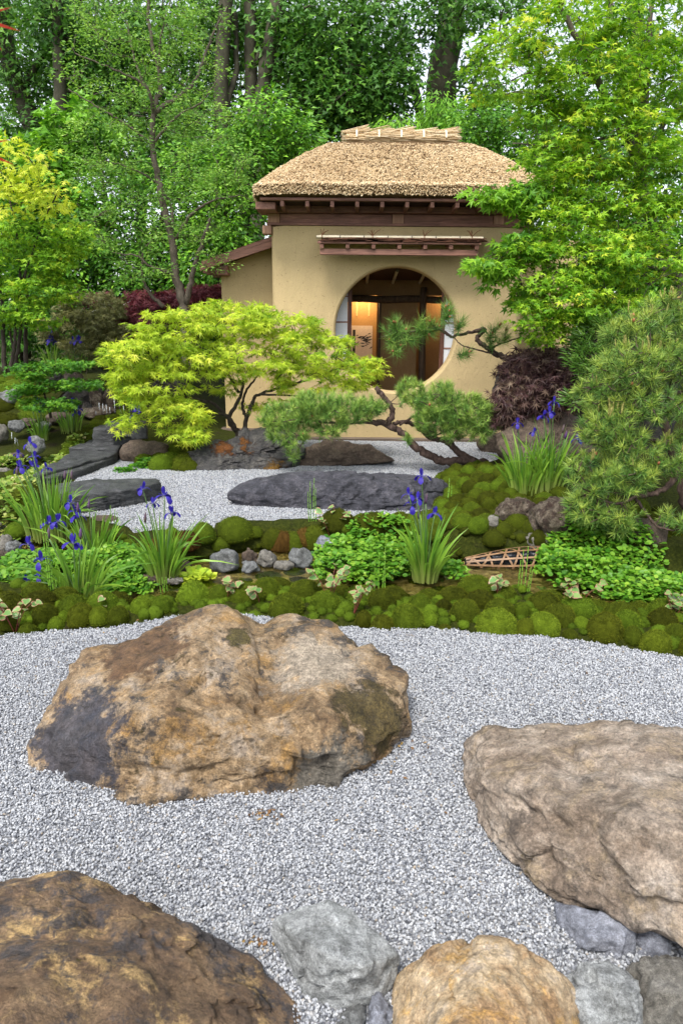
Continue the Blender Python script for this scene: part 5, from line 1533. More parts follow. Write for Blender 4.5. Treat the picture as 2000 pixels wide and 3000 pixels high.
# ------------------------------------------------------------------ maples
tree('lime_maple', tuple(on_ground(700, 1290)), 'low spreading lime yellow maple in front of the clay wall', 'tree',
     [(stem((700, 1300, 8.7), (690, 1255, 8.7), (665, 1220, 8.65), (620, 1180, 8.6), (540, 1160, 8.4), (440, 1110, 8.2)), .04, .008),
      (stem((692, 1262, 8.7), (670, 1225, 8.7), (700, 1170, 8.7), (712, 1120, 8.7), (690, 1040, 8.7), (680, 960, 8.7)), .034, .008),
      (stem((712, 1290, 8.75), (720, 1230, 8.75), (740, 1180, 8.75), (760, 1155, 8.7), (850, 1130, 8.6), (960, 1090, 8.5), (1050, 1060, 8.45)), .034, .007),
      (stem((722, 1225, 8.75), (710, 1190, 8.8), (725, 1140, 8.9), (770, 1080, 8.9), (830, 1000, 8.8)), .026, .006),
      (stem((700, 1150, 8.7), (640, 1060, 8.5), (560, 1000, 8.3), (470, 970, 8.2)), .02, .005),
      (stem((660, 1215, 8.65), (560, 1190, 8.3), (530, 1140, 8.1), (400, 1080, 8.0)), .02, .005),
      (stem((760, 1155, 8.7), (860, 1160, 8.5), (950, 1170, 8.4)), .018, .005),
      (stem((600, 1175, 8.5), (560, 1210, 8.2), (520, 1230, 8.05)), .014, .004)],
     [(520, 960, 8.3, 130, 55, .5, 55), (680, 935, 8.6, 150, 55, .6, 60), (830, 960, 8.6, 120, 50, .55, 52), (930, 1030, 8.5, 120, 60, .5, 52), (1040, 1090, 8.4, 75, 55, .4, 34), (400, 1050, 8.1, 110, 65, .5, 50), (560, 1060, 8.3, 130, 60, .6, 50), (740, 1040, 8.5, 140, 60, .6, 45), (880, 1110, 8.5, 100, 50, .5, 30), (450, 1140, 8.1, 110, 60, .5, 46), (520, 1220, 8.0, 85, 50, .35, 30), (535, 1278, 7.95, 55, 30, .25, 16), (340, 1100, 8.0, 55, 50, .3, 16), (370, 1240, 7.9, 40, 26, .2, 7), (780, 1200, 8.8, 60, 40, .3, 8), (650, 1110, 8.7, 60, 50, .3, 10)],
     LACE, L_LIME, BK_DARK, .085, 13, .16, droop=.3, flat=.3, seed=31, twig=.0035, upright=.8, nleaf=300, tint=(.45, .2))
tree('green_maple', (4.6, 8.4, .35), 'tall bright green maple arching over the roof corner', 'tree',
     [(stem((2030, 1150, 8.4), (1990, 850, 8.4), (1965, 780, 8.4), (1880, 560, 8.4), (1868, 430, 8.4), (1850, 330, 8.4), (1800, 160, 8.4), (1780, -40, 8.4)), .085, .03),
      (stem((1870, 470, 8.4), (1790, 330, 8.2), (1740, 200, 8.1), (1660, 60, 8.0), (1620, -40, 8.0)), .05, .02),
      (stem((1880, 380, 8.4), (1895, 200, 8.3), (1905, 0, 8.3)), .045, .02),
      (stem((1875, 520, 8.4), (1960, 340, 8.5), (2050, 300, 8.6)), .04, .02),
      (stem((1800, 400, 8.2), (1650, 430, 7.9), (1500, 420, 7.7)), .022, .006),
      (stem((1860, 600, 8.4), (1720, 640, 8.0), (1560, 620, 7.8), (1420, 580, 7.6)), .026, .006),
      (stem((1960, 790, 8.4), (1800, 760, 7.9), (1600, 720, 7.6), (1440, 760, 7.5)), .026, .006),
      (stem((1740, 220, 8.1), (1600, 200, 7.9), (1460, 250, 7.8)), .02, .005),
      (stem((1960, 800, 8.4), (1800, 880, 7.9), (1680, 930, 7.7)), .02, .005)],
     [(1530, 190, 7.8, 120, 130, .6, 34), (1650, 90, 8.0, 170, 130, .7, 55), (1850, 80, 8.1, 170, 130, .7, 80), (1950, 260, 8.1, 130, 140, .7, 70), (1720, 260, 7.9, 160, 110, .6, 75), (1640, 360, 7.8, 120, 90, .6, 42), (1800, 430, 7.8, 170, 110, .6, 85), (1960, 520, 7.9, 120, 140, .6, 60), (1690, 530, 7.7, 120, 80, .5, 48), (1840, 640, 7.7, 160, 110, .6, 70), (1630, 650, 7.6, 100, 60, .5, 36), (1700, 760, 7.5, 170, 80, .5, 75), (1900, 780, 7.7, 130, 90, .5, 50), (1540, 740, 7.5, 80, 50, .4, 32), (1640, 870, 7.4, 140, 80, .5, 65), (1780, 900, 7.5, 110, 60, .4, 36), (1600, 960, 7.4, 80, 50, .3, 26), (1430, 200, 7.8, 50, 110, .4, 10), (1560, 470, 7.7, 50, 40, .3, 8)],
     MAPLE5, L_MAPLE, BK_GREY, .062, 23, .21, droop=.25, flat=.28, seed=32, twig=.0035, upright=.75, nleaf=300, tint=(.5, .22))
tree('broad_leaved_maple', (3.0, 8.0, .3), 'broad leaved maple sprays reaching across the roof eave and clay wall', 'tree',
     [(stem((1640, 1250, 8.0), (1600, 980, 7.9), (1540, 860, 7.8), (1500, 780, 7.7), (1440, 740, 7.5)), .022, .006),
      (stem((1640, 1200, 8.0), (1590, 800, 7.9), (1560, 680, 7.8), (1500, 630, 7.7), (1430, 600, 7.6)), .02, .005),
      (stem((1570, 720, 7.8), (1530, 640, 7.8), (1538, 600, 7.8), (1545, 560, 7.8)), .012, .004)],
     [(1425, 582, 7.5, 50, 25, .25, 9), (1500, 590, 7.6, 60, 40, .3, 14), (1560, 570, 7.7, 80, 50, .3, 16), (1425, 785, 7.4, 55, 38, .3, 12), (1470, 810, 7.5, 60, 45, .3, 14), (1540, 860, 7.7, 50, 60, .3, 8), (1510, 725, 7.5, 50, 30, .3, 8)],
     MAPLE5, L_MAPLE, BK_GREY, .092, 13, .16, droop=.45, flat=.5, seed=33, twig=.003, upright=.6, nleaf=150, tint=(.35, .15))
tree('golden_maple', tuple(on_ground(60, 1080)), 'golden tipped maple on thin stems at the left edge of the garden', 'tree',
     [(stem((40, 1090, 9.6), (60, 980, 9.6), (62, 850, 9.6), (50, 700, 9.6), (20, 520, 9.6)), .03, .01), (stem((15, 1090, 9.5), (10, 950, 9.5), (0, 800, 9.5), (-30, 600, 9.5)), .035, .012), (stem((30, 1085, 9.4), (45, 1000, 9.4), (50, 900, 9.4), (110, 700, 9.3), (170, 560, 9.2)), .028, .008), (stem((55, 1080, 9.7), (30, 940, 9.7), (80, 780, 9.7)), .022, .008)],
     [(60, 470, 9.2, 110, 60, .5, 26), (150, 590, 9.2, 75, 55, .4, 20), (30, 590, 9.3, 110, 50, .5, 22)],
     MAPLE7, L_LIME, BK_DARK, .07, 11, .22, droop=.35, flat=.4, seed=34, twig=.003, upright=.8, nleaf=120, tint=(.7, .16))
tree('green_shade_maple', (-4.6, 9.9, .5), 'layered fresh green maple under the golden tipped maple', 'tree',
     [(stem((80, 1080, 9.9), (75, 950, 9.9), (90, 800, 9.8), (140, 690, 9.6)), .035, .01), (stem((-20, 1090, 9.8), (-15, 900, 9.8), (20, 720, 9.6)), .03, .01)],
     [(70, 690, 9.5, 140, 50, .5, 44), (170, 760, 9.5, 80, 50, .4, 26), (40, 790, 9.5, 130, 50, .5, 40), (120, 850, 9.5, 110, 45, .4, 30), (20, 900, 9.4, 90, 50, .4, 24), (100, 930, 9.5, 80, 40, .4, 16), (220, 700, 9.4, 60, 60, .3, 16)],
     MAPLE5, L_MAPLE, BK_DARK, .06, 28, .2, droop=.3, flat=.35, seed=35, twig=.003, upright=.85, tint=(.5, .2))
tree('purple_maple', (-2.2, 12.2, .5), 'deep crimson purple maple behind the lime yellow maple', 'tree',
     [(stem((470, 1080, 12.2), (480, 980, 12.2), (500, 900, 12.2)), .04, .01), (stem((470, 1060, 12.2), (420, 980, 12.2), (390, 930, 12.2)), .03, .01)],
     [(600, 880, 12.2, 70, 40, .5, 60), (440, 905, 12.0, 100, 45, .5, 70), (370, 950, 11.6, 70, 50, .4, 50), (530, 910, 12.2, 110, 50, .5, 70), (300, 900, 12.5, 60, 45, .3, 16), (640, 880, 12.4, 50, 50, .3, 24)],
     LACE, L_PURPLE, BK_DARK, .09, 26, .2, droop=.35, flat=.45, seed=36, twig=.003, upright=.7, tint=(.5, .25))
tree('bronze_maple', (-3.9, 11.2, .7), 'dull bronze green maple beside the crimson purple maple', 'tree',
     [(stem((270, 1080, 11.2), (265, 980, 11.2), (250, 900, 11.2)), .035, .01)],
     [(250, 900, 11.0, 95, 55, .5, 50), (310, 960, 10.9, 70, 60, .4, 36), (210, 970, 11.0, 80, 60, .4, 34), (280, 1030, 10.8, 70, 40, .4, 24)],
     LACE, L_OLIVE, BK_DARK, .08, 26, .19, droop=.4, flat=.45, seed=37, twig=.003, upright=.7, tint=(.5, .22))
tree('small_maple', tuple(on_ground(160, 1230)), 'small layered green maple above the rill by the far irises', 'tree',
     [(stem((150, 1225, 9.0), (140, 1180, 9.0), (120, 1130, 9.0), (90, 1090, 9.0)), .02, .006), (stem((145, 1190, 9.0), (190, 1150, 9.0), (240, 1110, 8.9)), .016, .005)],
     [(90, 1090, 8.9, 55, 25, .3, 22), (200, 1070, 8.9, 80, 20, .3, 26), (120, 1130, 8.8, 70, 25, .3, 26), (230, 1125, 8.8, 60, 20, .3, 22), (150, 1185, 8.7, 80, 18, .25, 22), (80, 1160, 8.8, 40, 25, .2, 14)],
     MAPLE5, L_BOX, BK_DARK, .045, 30, .13, droop=.15, flat=.25, seed=38, twig=.0025, upright=.9, tint=(.55, .22))
tree('weeping_maple', (2.9, 8.1, .2), 'purple bronze weeping laceleaf maple mounded against the wall', 'tree',
     [(stem((1600, 1240, 8.1), (1600, 1150, 8.1), (1580, 1080, 8.0), (1620, 1050, 7.9)), .03, .01), (stem((1600, 1150, 8.1), (1540, 1100, 7.9), (1500, 1120, 7.8)), .015, .005)],
     [(1600, 1062, 7.8, 90, 35, .35, 40), (1520, 1090, 7.75, 45, 30, .25, 16), (1470, 1215, 7.6, 40, 30, .2, 16), (1530, 1140, 7.7, 60, 55, .35, 40), (1640, 1120, 7.6, 70, 60, .35, 46), (1500, 1190, 7.7, 60, 40, .3, 34), (1590, 1180, 7.6, 70, 45, .3, 34), (1670, 1060, 7.7, 40, 40, .3, 20)],
     LACE, L_WEEP, BK_DARK, .085, 22, .16, droop=1.0, flat=.8, seed=39, twig=.003, upright=.4, tint=(.5, .28))
tree('evergreen_shrub', (3.25, 7.6, .3), 'glossy whorled evergreen shrub between the maple and right pine', 'shrub',
     [(stem((1760, 1250, 7.4), (1750, 1080, 7.3), (1740, 1000, 7.2)), .02, .006)],
     [(1740, 1000, 7.1, 60, 40, .3, 30), (1720, 1060, 7.0, 50, 50, .3, 30), (1780, 960, 7.1, 50, 30, .3, 18), (1680, 1170, 6.9, 22, 18, .12, 8)],
     SLIM, leaf_mat('glossy_leaf', [(0, (.04, .11, .02)), (.5, (.09, .2, .03)), (1, (.2, .32, .06))], .25, .25), BK_DARK, .085, 20, .09, droop=-.2, flat=.8, seed=40, twig=.003, upright=.5, tint=(.55, .2))

# ================================================================== pines
m, nt = newmat('pine_candle')
finish(nt, ramp(nt, noise_(nt, objco(nt), 90, 4), [(0.3, (0.20, 0.20, 0.05)), (0.7, (0.42, 0.38, 0.11))]), 0.7)
CANDLE = m
m, nt = newmat('pine_bud')
finish(nt, ramp(nt, noise_(nt, objco(nt), 90, 4), [(0.3, (0.20, 0.06, 0.025)), (0.7, (0.42, 0.16, 0.07))]), 0.7)
BUD = m
def candle_mesh():
    P = [(0, 0, 0), (0, 0, .25), (.01, 0, .55), (.015, 0, .85), (.02, 0, 1.0)]
    V, F = tube(P, [.03, .05, .05, .035, .01], 7)
    Vs, Fs = [V], list(F)
    n = len(V)
    r_ = np.random.default_rng(3)
    for k in range(60):        # short scales
        z = r_.uniform(.1, .95)
        a = r_.uniform(0, 6.28)
        d = np.array([math.cos(a), math.sin(a), .9])
        b = np.array([.035 * math.cos(a), .035 * math.sin(a), z])
        t = np.array([-math.sin(a), math.cos(a), 0]) * .02
        Vs.append(np.array([b - t, b + t, b + d * .1]))
        Fs.append((n, n + 1, n + 2))
        n += 3
    return raw_mesh('candle', np.concatenate(Vs), Fs, CANDLE)
CM_ = candle_mesh()
def bud_mesh():
    V, F = tube([(0, 0, 0), (0, 0, .3), (0, 0, .7), (0, 0, 1)], [.2, .36, .3, .06], 7)
    return raw_mesh('cone_bud', V, F, BUD)
BM_ = bud_mesh()
def pine(name, base, label, stems, blobs, lmat, length, per, seed, ncand=0, nbud=0, up=.55, twig=.004, thick=.035, tint=(.5, .22), candle=.09):
    r_ = np.random.default_rng(seed + 900)
    e = empty(name, base, label, 'tree')
    TV, TF, nV = [], [], 0
    skel = []
    for pts, r0, r1 in stems:
        P = spline(pts, 7)
        P[1:-1] += r_.normal(0, r0 * .14, (len(P) - 2, 3))
        rad = r0 + (r1 - r0) * np.linspace(0, 1, len(P)) ** .8
        rad = rad * r_.uniform(.88, 1.12, len(rad))
        V, F = tube(P, rad, 10 if r0 > .02 else 6)
        V = V + rand_dirs(len(V), r_) * r0 * .1
        TV.append(V)
        TF += [[i + nV for i in f] for f in F]
        nV += len(V)
        skel.append(P)
    cur = np.concatenate(skel)
    C, W = blob_clusters(blobs, r_)
    order = np.argsort(np.min(((C[:, None] - cur[None, ::2]) ** 2).sum(-1), 1))
    ends = np.zeros((len(C), 3))
    for bi in np.array_split(order, 7):
        D2 = ((C[bi][:, None] - cur[None]) ** 2).sum(-1)
        kk = np.argmin(D2, 1)
        new = []
        for j, c, a in zip(bi, C[bi], cur[kk]):
            d = np.linalg.norm(c - a)
            ends[j] = (c - a) / (d + 1e-6)
            if d < .015:
                continue
            mid = a * .45 + c * .55 + r_.normal(0, .08 * d, 3) - np.array([0, 0, .08 * d])
            pts = spline([a, mid, c], 2)
            V, F = tube(pts, np.linspace(twig * (1.2 + min(d, .8) * 1.5), twig * .7, len(pts)), 4, False)
            TV.append(V)
            TF += [[i + nV for i in f] for f in F]
            nV += len(V)
            new.append(pts[1:])
        if new:
            cur = np.concatenate([cur] + new)
    build('trunk', np.concatenate(TV), TF, BK_PINE, e)
    out = C - W
    out /= np.linalg.norm(out, axis=1)[:, None] + 1e-6
    axis = ends * .4 + out * .5 + np.array([0, -.15, up]) + r_.normal(0, .2, (len(C), 3))
    axis /= np.linalg.norm(axis, axis=1)[:, None]
    n = len(C) * per
    ci = np.repeat(np.arange(len(C)), per)
    along = r_.uniform(0, 1, n)
    P = C[ci] + axis[ci] * ((along - .75) * length * 1.1)[:, None]
    D = rand_dirs(n, r_) * 1.0 + axis[ci] * (.35 + .9 * along[:, None])
    S = length * r_.uniform(.7, 1.15, n)
    Rm = frames(D, rand_dirs(n, r_))
    T = np.clip(r_.normal(tint[0], tint[1] * .7, len(C))[ci] + (along - .5) * .35 + r_.normal(0, tint[1] * .4, n), 0, 1)
    V, F, A = leaf_arrays(needle_leaf(thick), P, Rm, S, T)
    tag(build('crown', V, F, lmat, e, smooth=False, attrs={'tint': A}), kind='stuff')
    pr = project(C)
    outer = np.argsort(-(out[:, 2] + .4 * r_.uniform(0, 1, len(C)) - .3 * out[:, 1]))
    b = np.array(WORLD[e.name])
    for k, i in enumerate(outer[:ncand]):
        for q in range(1 if k % 3 else 2):
            o = bpy.data.objects.new('candle', CM_)
            COL.objects.link(o)
            o.parent = e
            o.location = C[i] - b + r_.normal(0, .012, 3)
            o.rotation_euler = (r_.normal(0, .14), r_.normal(0, .14), r_.uniform(0, 6))
            h = candle * r_.uniform(.6, 1.3)
            o.scale = (h * .95, h * .95, h)
    for i in r_.permutation(len(C))[:nbud]:
        o = bpy.data.objects.new('cone_bud', BM_)
        COL.objects.link(o)
        o.parent = e
        o.location = C[i] - b + axis[i] * length * .2
        o.rotation_euler = Vector(axis[i]).to_track_quat('Z', 'Y').to_euler()
        h = .035 * r_.uniform(.7, 1.2)
        o.scale = (h, h, h)
    return e
pine('mounded_pine', tuple(on_ground(1960, 1580)), 'dense rounded pine with yellow candles on the mossy mound',
     [(stem((2020, 1570, 5.3), (2000, 1450, 5.2), (1960, 1300, 5.3), (1930, 1150, 5.4), (1920, 1000, 5.5)), .05, .015),
      (stem((2040, 1330, 5.0), (1990, 1390, 4.9), (1930, 1440, 4.85), (1870, 1450, 4.85), (1845, 1440, 4.9)), .03, .012),
      (stem((1870, 1450, 4.85), (1810, 1475, 4.8), (1750, 1460, 4.8), (1730, 1440, 4.8)), .013, .006),
      (stem((1850, 1450, 4.9), (1890, 1500, 4.8), (1920, 1540, 4.75), (1970, 1555, 4.7)), .014, .005),
      (stem((1960, 1300, 5.3), (1900, 1290, 5.1), (1840, 1290, 5.0)), .025, .008),
      (stem((1990, 1150, 5.3), (1930, 1160, 5.1), (1880, 1165, 5.0)), .02, .006)],
     [(1960, 930, 5.5, 90, 70, .35, 90), (1860, 980, 5.4, 90, 70, .35, 95), (1960, 1060, 5.2, 90, 70, .35, 85), (1840, 1080, 5.1, 110, 70, .35, 115), (1760, 1150, 5.2, 70, 60, .3, 60), (1900, 1180, 5.0, 100, 60, .35, 80), (1770, 1260, 5.0, 70, 60, .3, 66), (1850, 1300, 4.9, 80, 45, .3, 50), (1740, 1390, 4.9, 75, 65, .3, 85), (1830, 1390, 4.8, 80, 50, .3, 56), (1720, 1480, 4.85, 60, 50, .25, 55), (1800, 1500, 4.8, 70, 35, .25, 34), (1800, 1548, 4.75, 35, 24, .12, 12), (1960, 1340, 4.9, 60, 60, .3, 36), (1985, 1520, 4.75, 40, 40, .2, 18), (2060, 1200, 5.2, 80, 200, .4, 90), (1900, 1380, 4.8, 40, 30, .2, 10)],
     L_PINE, .074, 46, 1, ncand=70, nbud=22, tint=(.6, .22), candle=.085, thick=.075)
pine('leaning_pine', tuple(on_ground(1400, 1362)), 'low pine leaning out over the rear gravel with flat needle pads',
     [(stem((1420, 1362, 7.9), (1370, 1350, 7.85), (1300, 1350, 7.8), (1230, 1320, 7.8), (1180, 1270, 7.8), (1130, 1245, 7.8), (1080, 1235, 7.7)), .062, .03),
      (stem((1400, 1358, 7.9), (1350, 1330, 7.9), (1310, 1295, 7.95), (1260, 1280, 8.0), (1200, 1240, 8.0), (1150, 1240, 7.95)), .05, .022),
      (stem((1135, 1245, 7.8), (1150, 1205, 7.8), (1125, 1165, 7.8), (1100, 1135, 7.8)), .036, .028),
      (stem((1090, 1237, 7.7), (1000, 1240, 7.6), (900, 1235, 7.6), (820, 1250, 7.6)), .02, .008),
      (stem((1170, 1245, 7.9), (1230, 1210, 7.8), (1290, 1180, 7.7), (1360, 1200, 7.6)), .018, .007),
      (stem((1260, 1280, 8.0), (1350, 1250, 7.8), (1420, 1230, 7.7)), .014, .006)],
     [(830, 1225, 7.6, 75, 40, .3, 70), (930, 1190, 7.6, 80, 42, .3, 85), (1020, 1200, 7.6, 70, 45, .3, 70), (850, 1280, 7.5, 70, 28, .25, 28), (1200, 1150, 7.7, 50, 35, .2, 26), (1280, 1175, 7.6, 80, 55, .3, 100), (1370, 1210, 7.6, 75, 50, .3, 85), (1260, 1235, 7.6, 70, 35, .25, 38), (1330, 1265, 7.6, 60, 30, .25, 26), (1420, 1265, 7.6, 40, 35, .2, 22), (1085, 1195, 7.7, 50, 30, .2, 30), (960, 1255, 7.55, 70, 22, .2, 26), (880, 1205, 7.6, 110, 35, .3, 50), (1320, 1215, 7.6, 120, 45, .3, 60), (860, 1325, 7.5, 20, 16, .1, 5), (1200, 1290, 7.6, 14, 14, .06, 3)],
     L_PINEB, .085, 60, 2, nbud=8, tint=(.6, .2), up=.8, thick=.07)
# pale cut end of the pruned trunk
p_ = PY(1098, 1132, 7.8)
pine('black_pine', tuple(on_ground(1560, 1180)), 'long needled pine branch reaching in front of the round window',
     [(stem((1590, 1200, 8.3), (1570, 1090, 8.25), (1520, 1058, 8.2), (1470, 1045, 8.2), (1440, 1030, 8.2), (1415, 1010, 8.2), (1395, 990, 8.2), (1420, 965, 8.2), (1390, 970, 8.2), (1320, 985, 8.1), (1290, 965, 8.1), (1240, 970, 8.1), (1180, 975, 8.0)), .045, .010),
      (stem((1430, 1025, 8.2), (1470, 1005, 8.15), (1525, 988, 8.1)), .016, .007),
      (stem((1440, 1035, 8.2), (1380, 1020, 8.1), (1350, 1010, 8.1), (1330, 990, 8.1)), .012, .005),
      (stem((1290, 968, 8.1), (1300, 930, 8.1), (1322, 905, 8.1)), .009, .004)],
     [(1160, 945, 7.95, 20, 16, .08, 4), (1150, 985, 7.95, 22, 25, .08, 6), (1200, 985, 8.0, 25, 20, .08, 6), (1165, 1030, 7.95, 24, 14, .08, 3), (1230, 960, 8.0, 25, 20, .08, 5), (1265, 955, 8.0, 20, 16, .08, 4), (1305, 920, 8.05, 25, 18, .08, 5), (1345, 945, 8.05, 16, 14, .06, 3), (1440, 970, 8.1, 28, 16, .08, 4), (1470, 985, 8.1, 20, 10, .06, 3), (1360, 1040, 8.1, 16, 10, .06, 3), (1440, 1000, 8.1, 14, 8, .06, 2), (1570, 1000, 8.0, 40, 14, .08, 4)],
     L_PINEB, .15, 70, 3, nbud=26, thick=.034, tint=(.45, .2), up=.35)

# ================================================================== moss cushions
def moss_mat(name, lo, mid, hi):
    m, nt = newmat(name)
    at = nd(nt, 'Attribute', attribute_name='tint').outputs['Fac']
    rnd = nd(nt, 'ObjectInfo').outputs['Random']
    n = noise_(nt, objco(nt), 5, 4)
    f = math_(nt, 'ADD', math_(nt, 'MULTIPLY', at, .8), math_(nt, 'MULTIPLY', n, .35), True)
    c = ramp(nt, f, [(0.1, lo), (0.5, mid), (0.95, hi)])
    hsv = nd(nt, 'HueSaturation', {'Color': c, 'Hue': math_(nt, 'ADD', .475, math_(nt, 'MULTIPLY', rnd, .045)), 'Value': math_(nt, 'ADD', .5, math_(nt, 'MULTIPLY', rnd, 1.0))})
    finish(nt, hsv.outputs[0], 0.95, noise_(nt, objco(nt), 40, 3), 0.6, 0.02, spec=0.08)
    return m
MOSS = moss_mat('cushion_moss', (0.010, 0.016, 0.001), (0.060, 0.084, 0.005), (0.20, 0.245, 0.02))
MOSSL = moss_mat('pale_cushion_moss', (0.018, 0.027, 0.002), (0.10, 0.135, 0.008), (0.29, 0.345, 0.032))
MOSSR = moss_mat('rusty_moss', (0.022, 0.011, 0.002), (0.075, 0.04, 0.008), (0.17, 0.11, 0.02))
def moss_mesh(seed, sub, nsp, mat, ln):
    r_ = np.random.default_rng(seed)
    V, F = ico(sub)
    V = V.copy()
    V *= (1 + .10 * fbm(V * 1.3 + seed * 3, seed, 3) + .05 * fbm(V * 5 + seed, seed + 3, 2))[:, None]
    V[:, 2] = np.where(V[:, 2] < 0, V[:, 2] * .5, V[:, 2])
    d = rand_dirs(nsp * 2, r_)
    d = d[d[:, 2] > -.35][:nsp]
    b = d * (1 + .10 * fbm(d * 1.3 + seed * 3, seed, 3) + .05 * fbm(d * 5 + seed, seed + 3, 2))[:, None]
    b[:, 2] = np.where(b[:, 2] < 0, b[:, 2] * .5, b[:, 2])
    ax = d + r_.normal(0, .35, d.shape)
    ax /= np.linalg.norm(ax, axis=1)[:, None]
    t = np.cross(ax, rand_dirs(len(d), r_))
    t /= np.linalg.norm(t, axis=1)[:, None]
    L = ln * r_.uniform(.6, 1.3, (len(d), 1))
    S = np.stack([b - ax * L * .3 + t * .017, b - ax * L * .3 - t * .017, b + ax * L], 1).reshape(-1, 3)
    Fs = np.arange(len(S)).reshape(-1, 3) + len(V)
    spot = np.clip(.35 + .25 * fbm(V * 2.5 + seed, seed + 5, 3), 0, 1)
    ts = np.repeat(np.clip(.42 + .3 * fbm(d * 2.5 + seed, seed + 5, 3) + r_.normal(0, .16, len(d)), 0, 1), 3)
    ts[2::3] += .15
    return raw_mesh('moss_cushion', np.concatenate([V, S]), np.concatenate([F, Fs]), mat, attrs={'tint': np.concatenate([spot * .8, ts])})
MN = [moss_mesh(k, 3, 3200, MOSS, .085) for k in range(4)]
ML = [moss_mesh(k + 30, 3, 3200, MOSSL, .085) for k in range(2)]
MF = [moss_mesh(k + 10, 3, 900, MOSS, .10) for k in range(3)]
MR = [moss_mesh(k + 20, 3, 1400, MOSSR, .12) for k in range(2)]
mr = np.random.default_rng(77)
PLACED = []
def cushion(x, y, r, label, group, h=.75, meshes=None, zoff=0.0):
    z = gz1(x, y)
    me = (meshes or (MN if y < 4.3 else MF))
    o = bpy.data.objects.new('moss_cushion', me[int(mr.integers(len(me)))])
    COL.objects.link(o)
    o.location = (x, y, z - r * .12 + zoff)
    o.rotation_euler = (0, 0, mr.uniform(0, 6.28))
    o.scale = (r * mr.uniform(.9, 1.12), r * mr.uniform(.9, 1.12), 1.2 * r * h * mr.uniform(.85, 1.12))
    tag(o, label, 'moss', group)
    PLACED.append((x, y, r))
    return o
def fill(px, label, group, r0, r1, n, pack=.78, h=.75, z=0.03, meshes=None, tries=60):
    """dart throwing inside a pixel polygon laid on the ground"""
    poly = np.array([tuple(on_ground(a, b))[:2] for a, b in px])
    lo, hi = poly.min(0), poly.max(0)
    k = 0
    for _ in range(n * tries):
        if k >= n:
            break
        x, y = mr.uniform(lo[0], hi[0]), mr.uniform(lo[1], hi[1])
        if not inside(poly, np.array([x]), np.array([y]))[0]:
            continue
        f = _ / (n * tries)
        r = (r1 + (r0 - r1) * min(1, f * 1.6)) * mr.uniform(.85, 1.1)
        if all((x - a) ** 2 + (y - b) ** 2 > (pack * (r + c)) ** 2 for a, b, c in PLACED):
            cushion(x, y, r, label, group, h, meshes)
            k += 1
# front edge row, traced one by one
for px, py, w in [(20, 1845, 60), (75, 1855, 60), (125, 1828, 70), (160, 1838, 50), (230, 1830, 80), (185, 1825, 36), (285, 1828, 60), (340, 1825, 66), (410, 1802, 66), (470, 1795, 62), (560, 1770, 96), (1065, 1830, 55), (1122, 1842, 66), (1195, 1838, 92), (1255, 1828, 50), (1305, 1848, 48), (1365, 1825, 94), (1460, 1855, 112), (1545, 1855, 62), (1600, 1858, 94), (1672, 1868, 42), (1705, 1848, 50), (1780, 1872, 96), (1858, 1885, 58), (1930, 1905, 86), (1985, 1880, 70), (2040, 1920, 80), (1530, 1815, 55), (1230, 1795, 70), (1120, 1790, 80), (1300, 1795, 50)]:
    p = PZ(px, py, 0.0)
    sc_ = (PY(px + w / 2, py, p.y) - PY(px - w / 2, py, p.y)).x
    cushion(p.x, p.y + sc_ * .3, sc_ / 2, 'round green moss cushion in the row edging the front gravel', 'moss cushions edging the front gravel', 1.05, ML if mr.uniform() < .6 else None)
fill([(-60, 1862), (0, 1845), (300, 1830), (480, 1795), (620, 1800), (1000, 1825), (1270, 1835), (1420, 1850), (1700, 1870), (2060, 1915), (2060, 1800), (1700, 1755), (1450, 1735), (1200, 1725), (1000, 1715), (800, 1690), (640, 1700), (560, 1725), (400, 1745), (200, 1750), (0, 1750), (-60, 1750)], 'green moss cushion on the near bank between gravel and stream', 'moss cushions on the near stream bank', .045, .105, 90, .73, .9)
fill([(560, 1625), (600, 1560), (700, 1542), (900, 1535), (1000, 1530), (1240, 1520), (1300, 1545), (1260, 1570), (1000, 1570), (930, 1600), (840, 1600), (700, 1610)], 'dark green moss cushion on the far bank above the stream stones', 'moss cushions on the far stream bank', .06, .13, 30, .68, .9)
for px, py, w in [(830, 1600, 90), (900, 1590, 80), (545, 1600, 90), (470, 1600, 70)]:
    p = on_ground(px, py)
    sc_ = (PY(px + w / 2, py, p.y) - PY(px - w / 2, py, p.y)).x
    cushion(p.x, p.y, sc_ / 2, 'rusty brown moss lump above the stream edge', 'rusty moss lumps', .8, MR)
fill([(1290, 1400), (1380, 1365), (1480, 1385), (1560, 1440), (1660, 1450), (1760, 1470), (1900, 1480), (1990, 1560), (1830, 1560), (1700, 1580), (1560, 1590), (1500, 1640), (1360, 1630), (1330, 1600), (1260, 1545), (1290, 1490)], 'small dark moss cushion covering the mound below the tall irises', 'moss cushions on the right mound', .05, .095, 100, .70, .9)
fill([(0, 1400), (60, 1390), (150, 1500), (210, 1560), (120, 1600), (0, 1560), (-80, 1500)], 'moss cushion on the left bank behind the front irises', 'moss cushions on the left bank', .07, .13, 16, .7, .7)
fill([(410, 1370), (440, 1335), (540, 1310), (560, 1350), (560, 1388), (480, 1372)], 'soft moss mound beside the rusty mossed boulder', 'moss between path and boulder', .09, .15, 14, .55, .9)
fill([(200, 1345), (270, 1290), (330, 1240), (380, 1205), (300, 1225), (220, 1290), (160, 1350)], 'low moss cushion along the slab path', 'moss along the slab path', .08, .12, 16, .6, .7)
fill([(-60, 1120), (60, 1110), (130, 1170), (140, 1220), (0, 1240), (-80, 1230)], 'broad dark moss cushion on the far left slope', 'moss on the far left slope', .14, .28, 12, .65, .5)

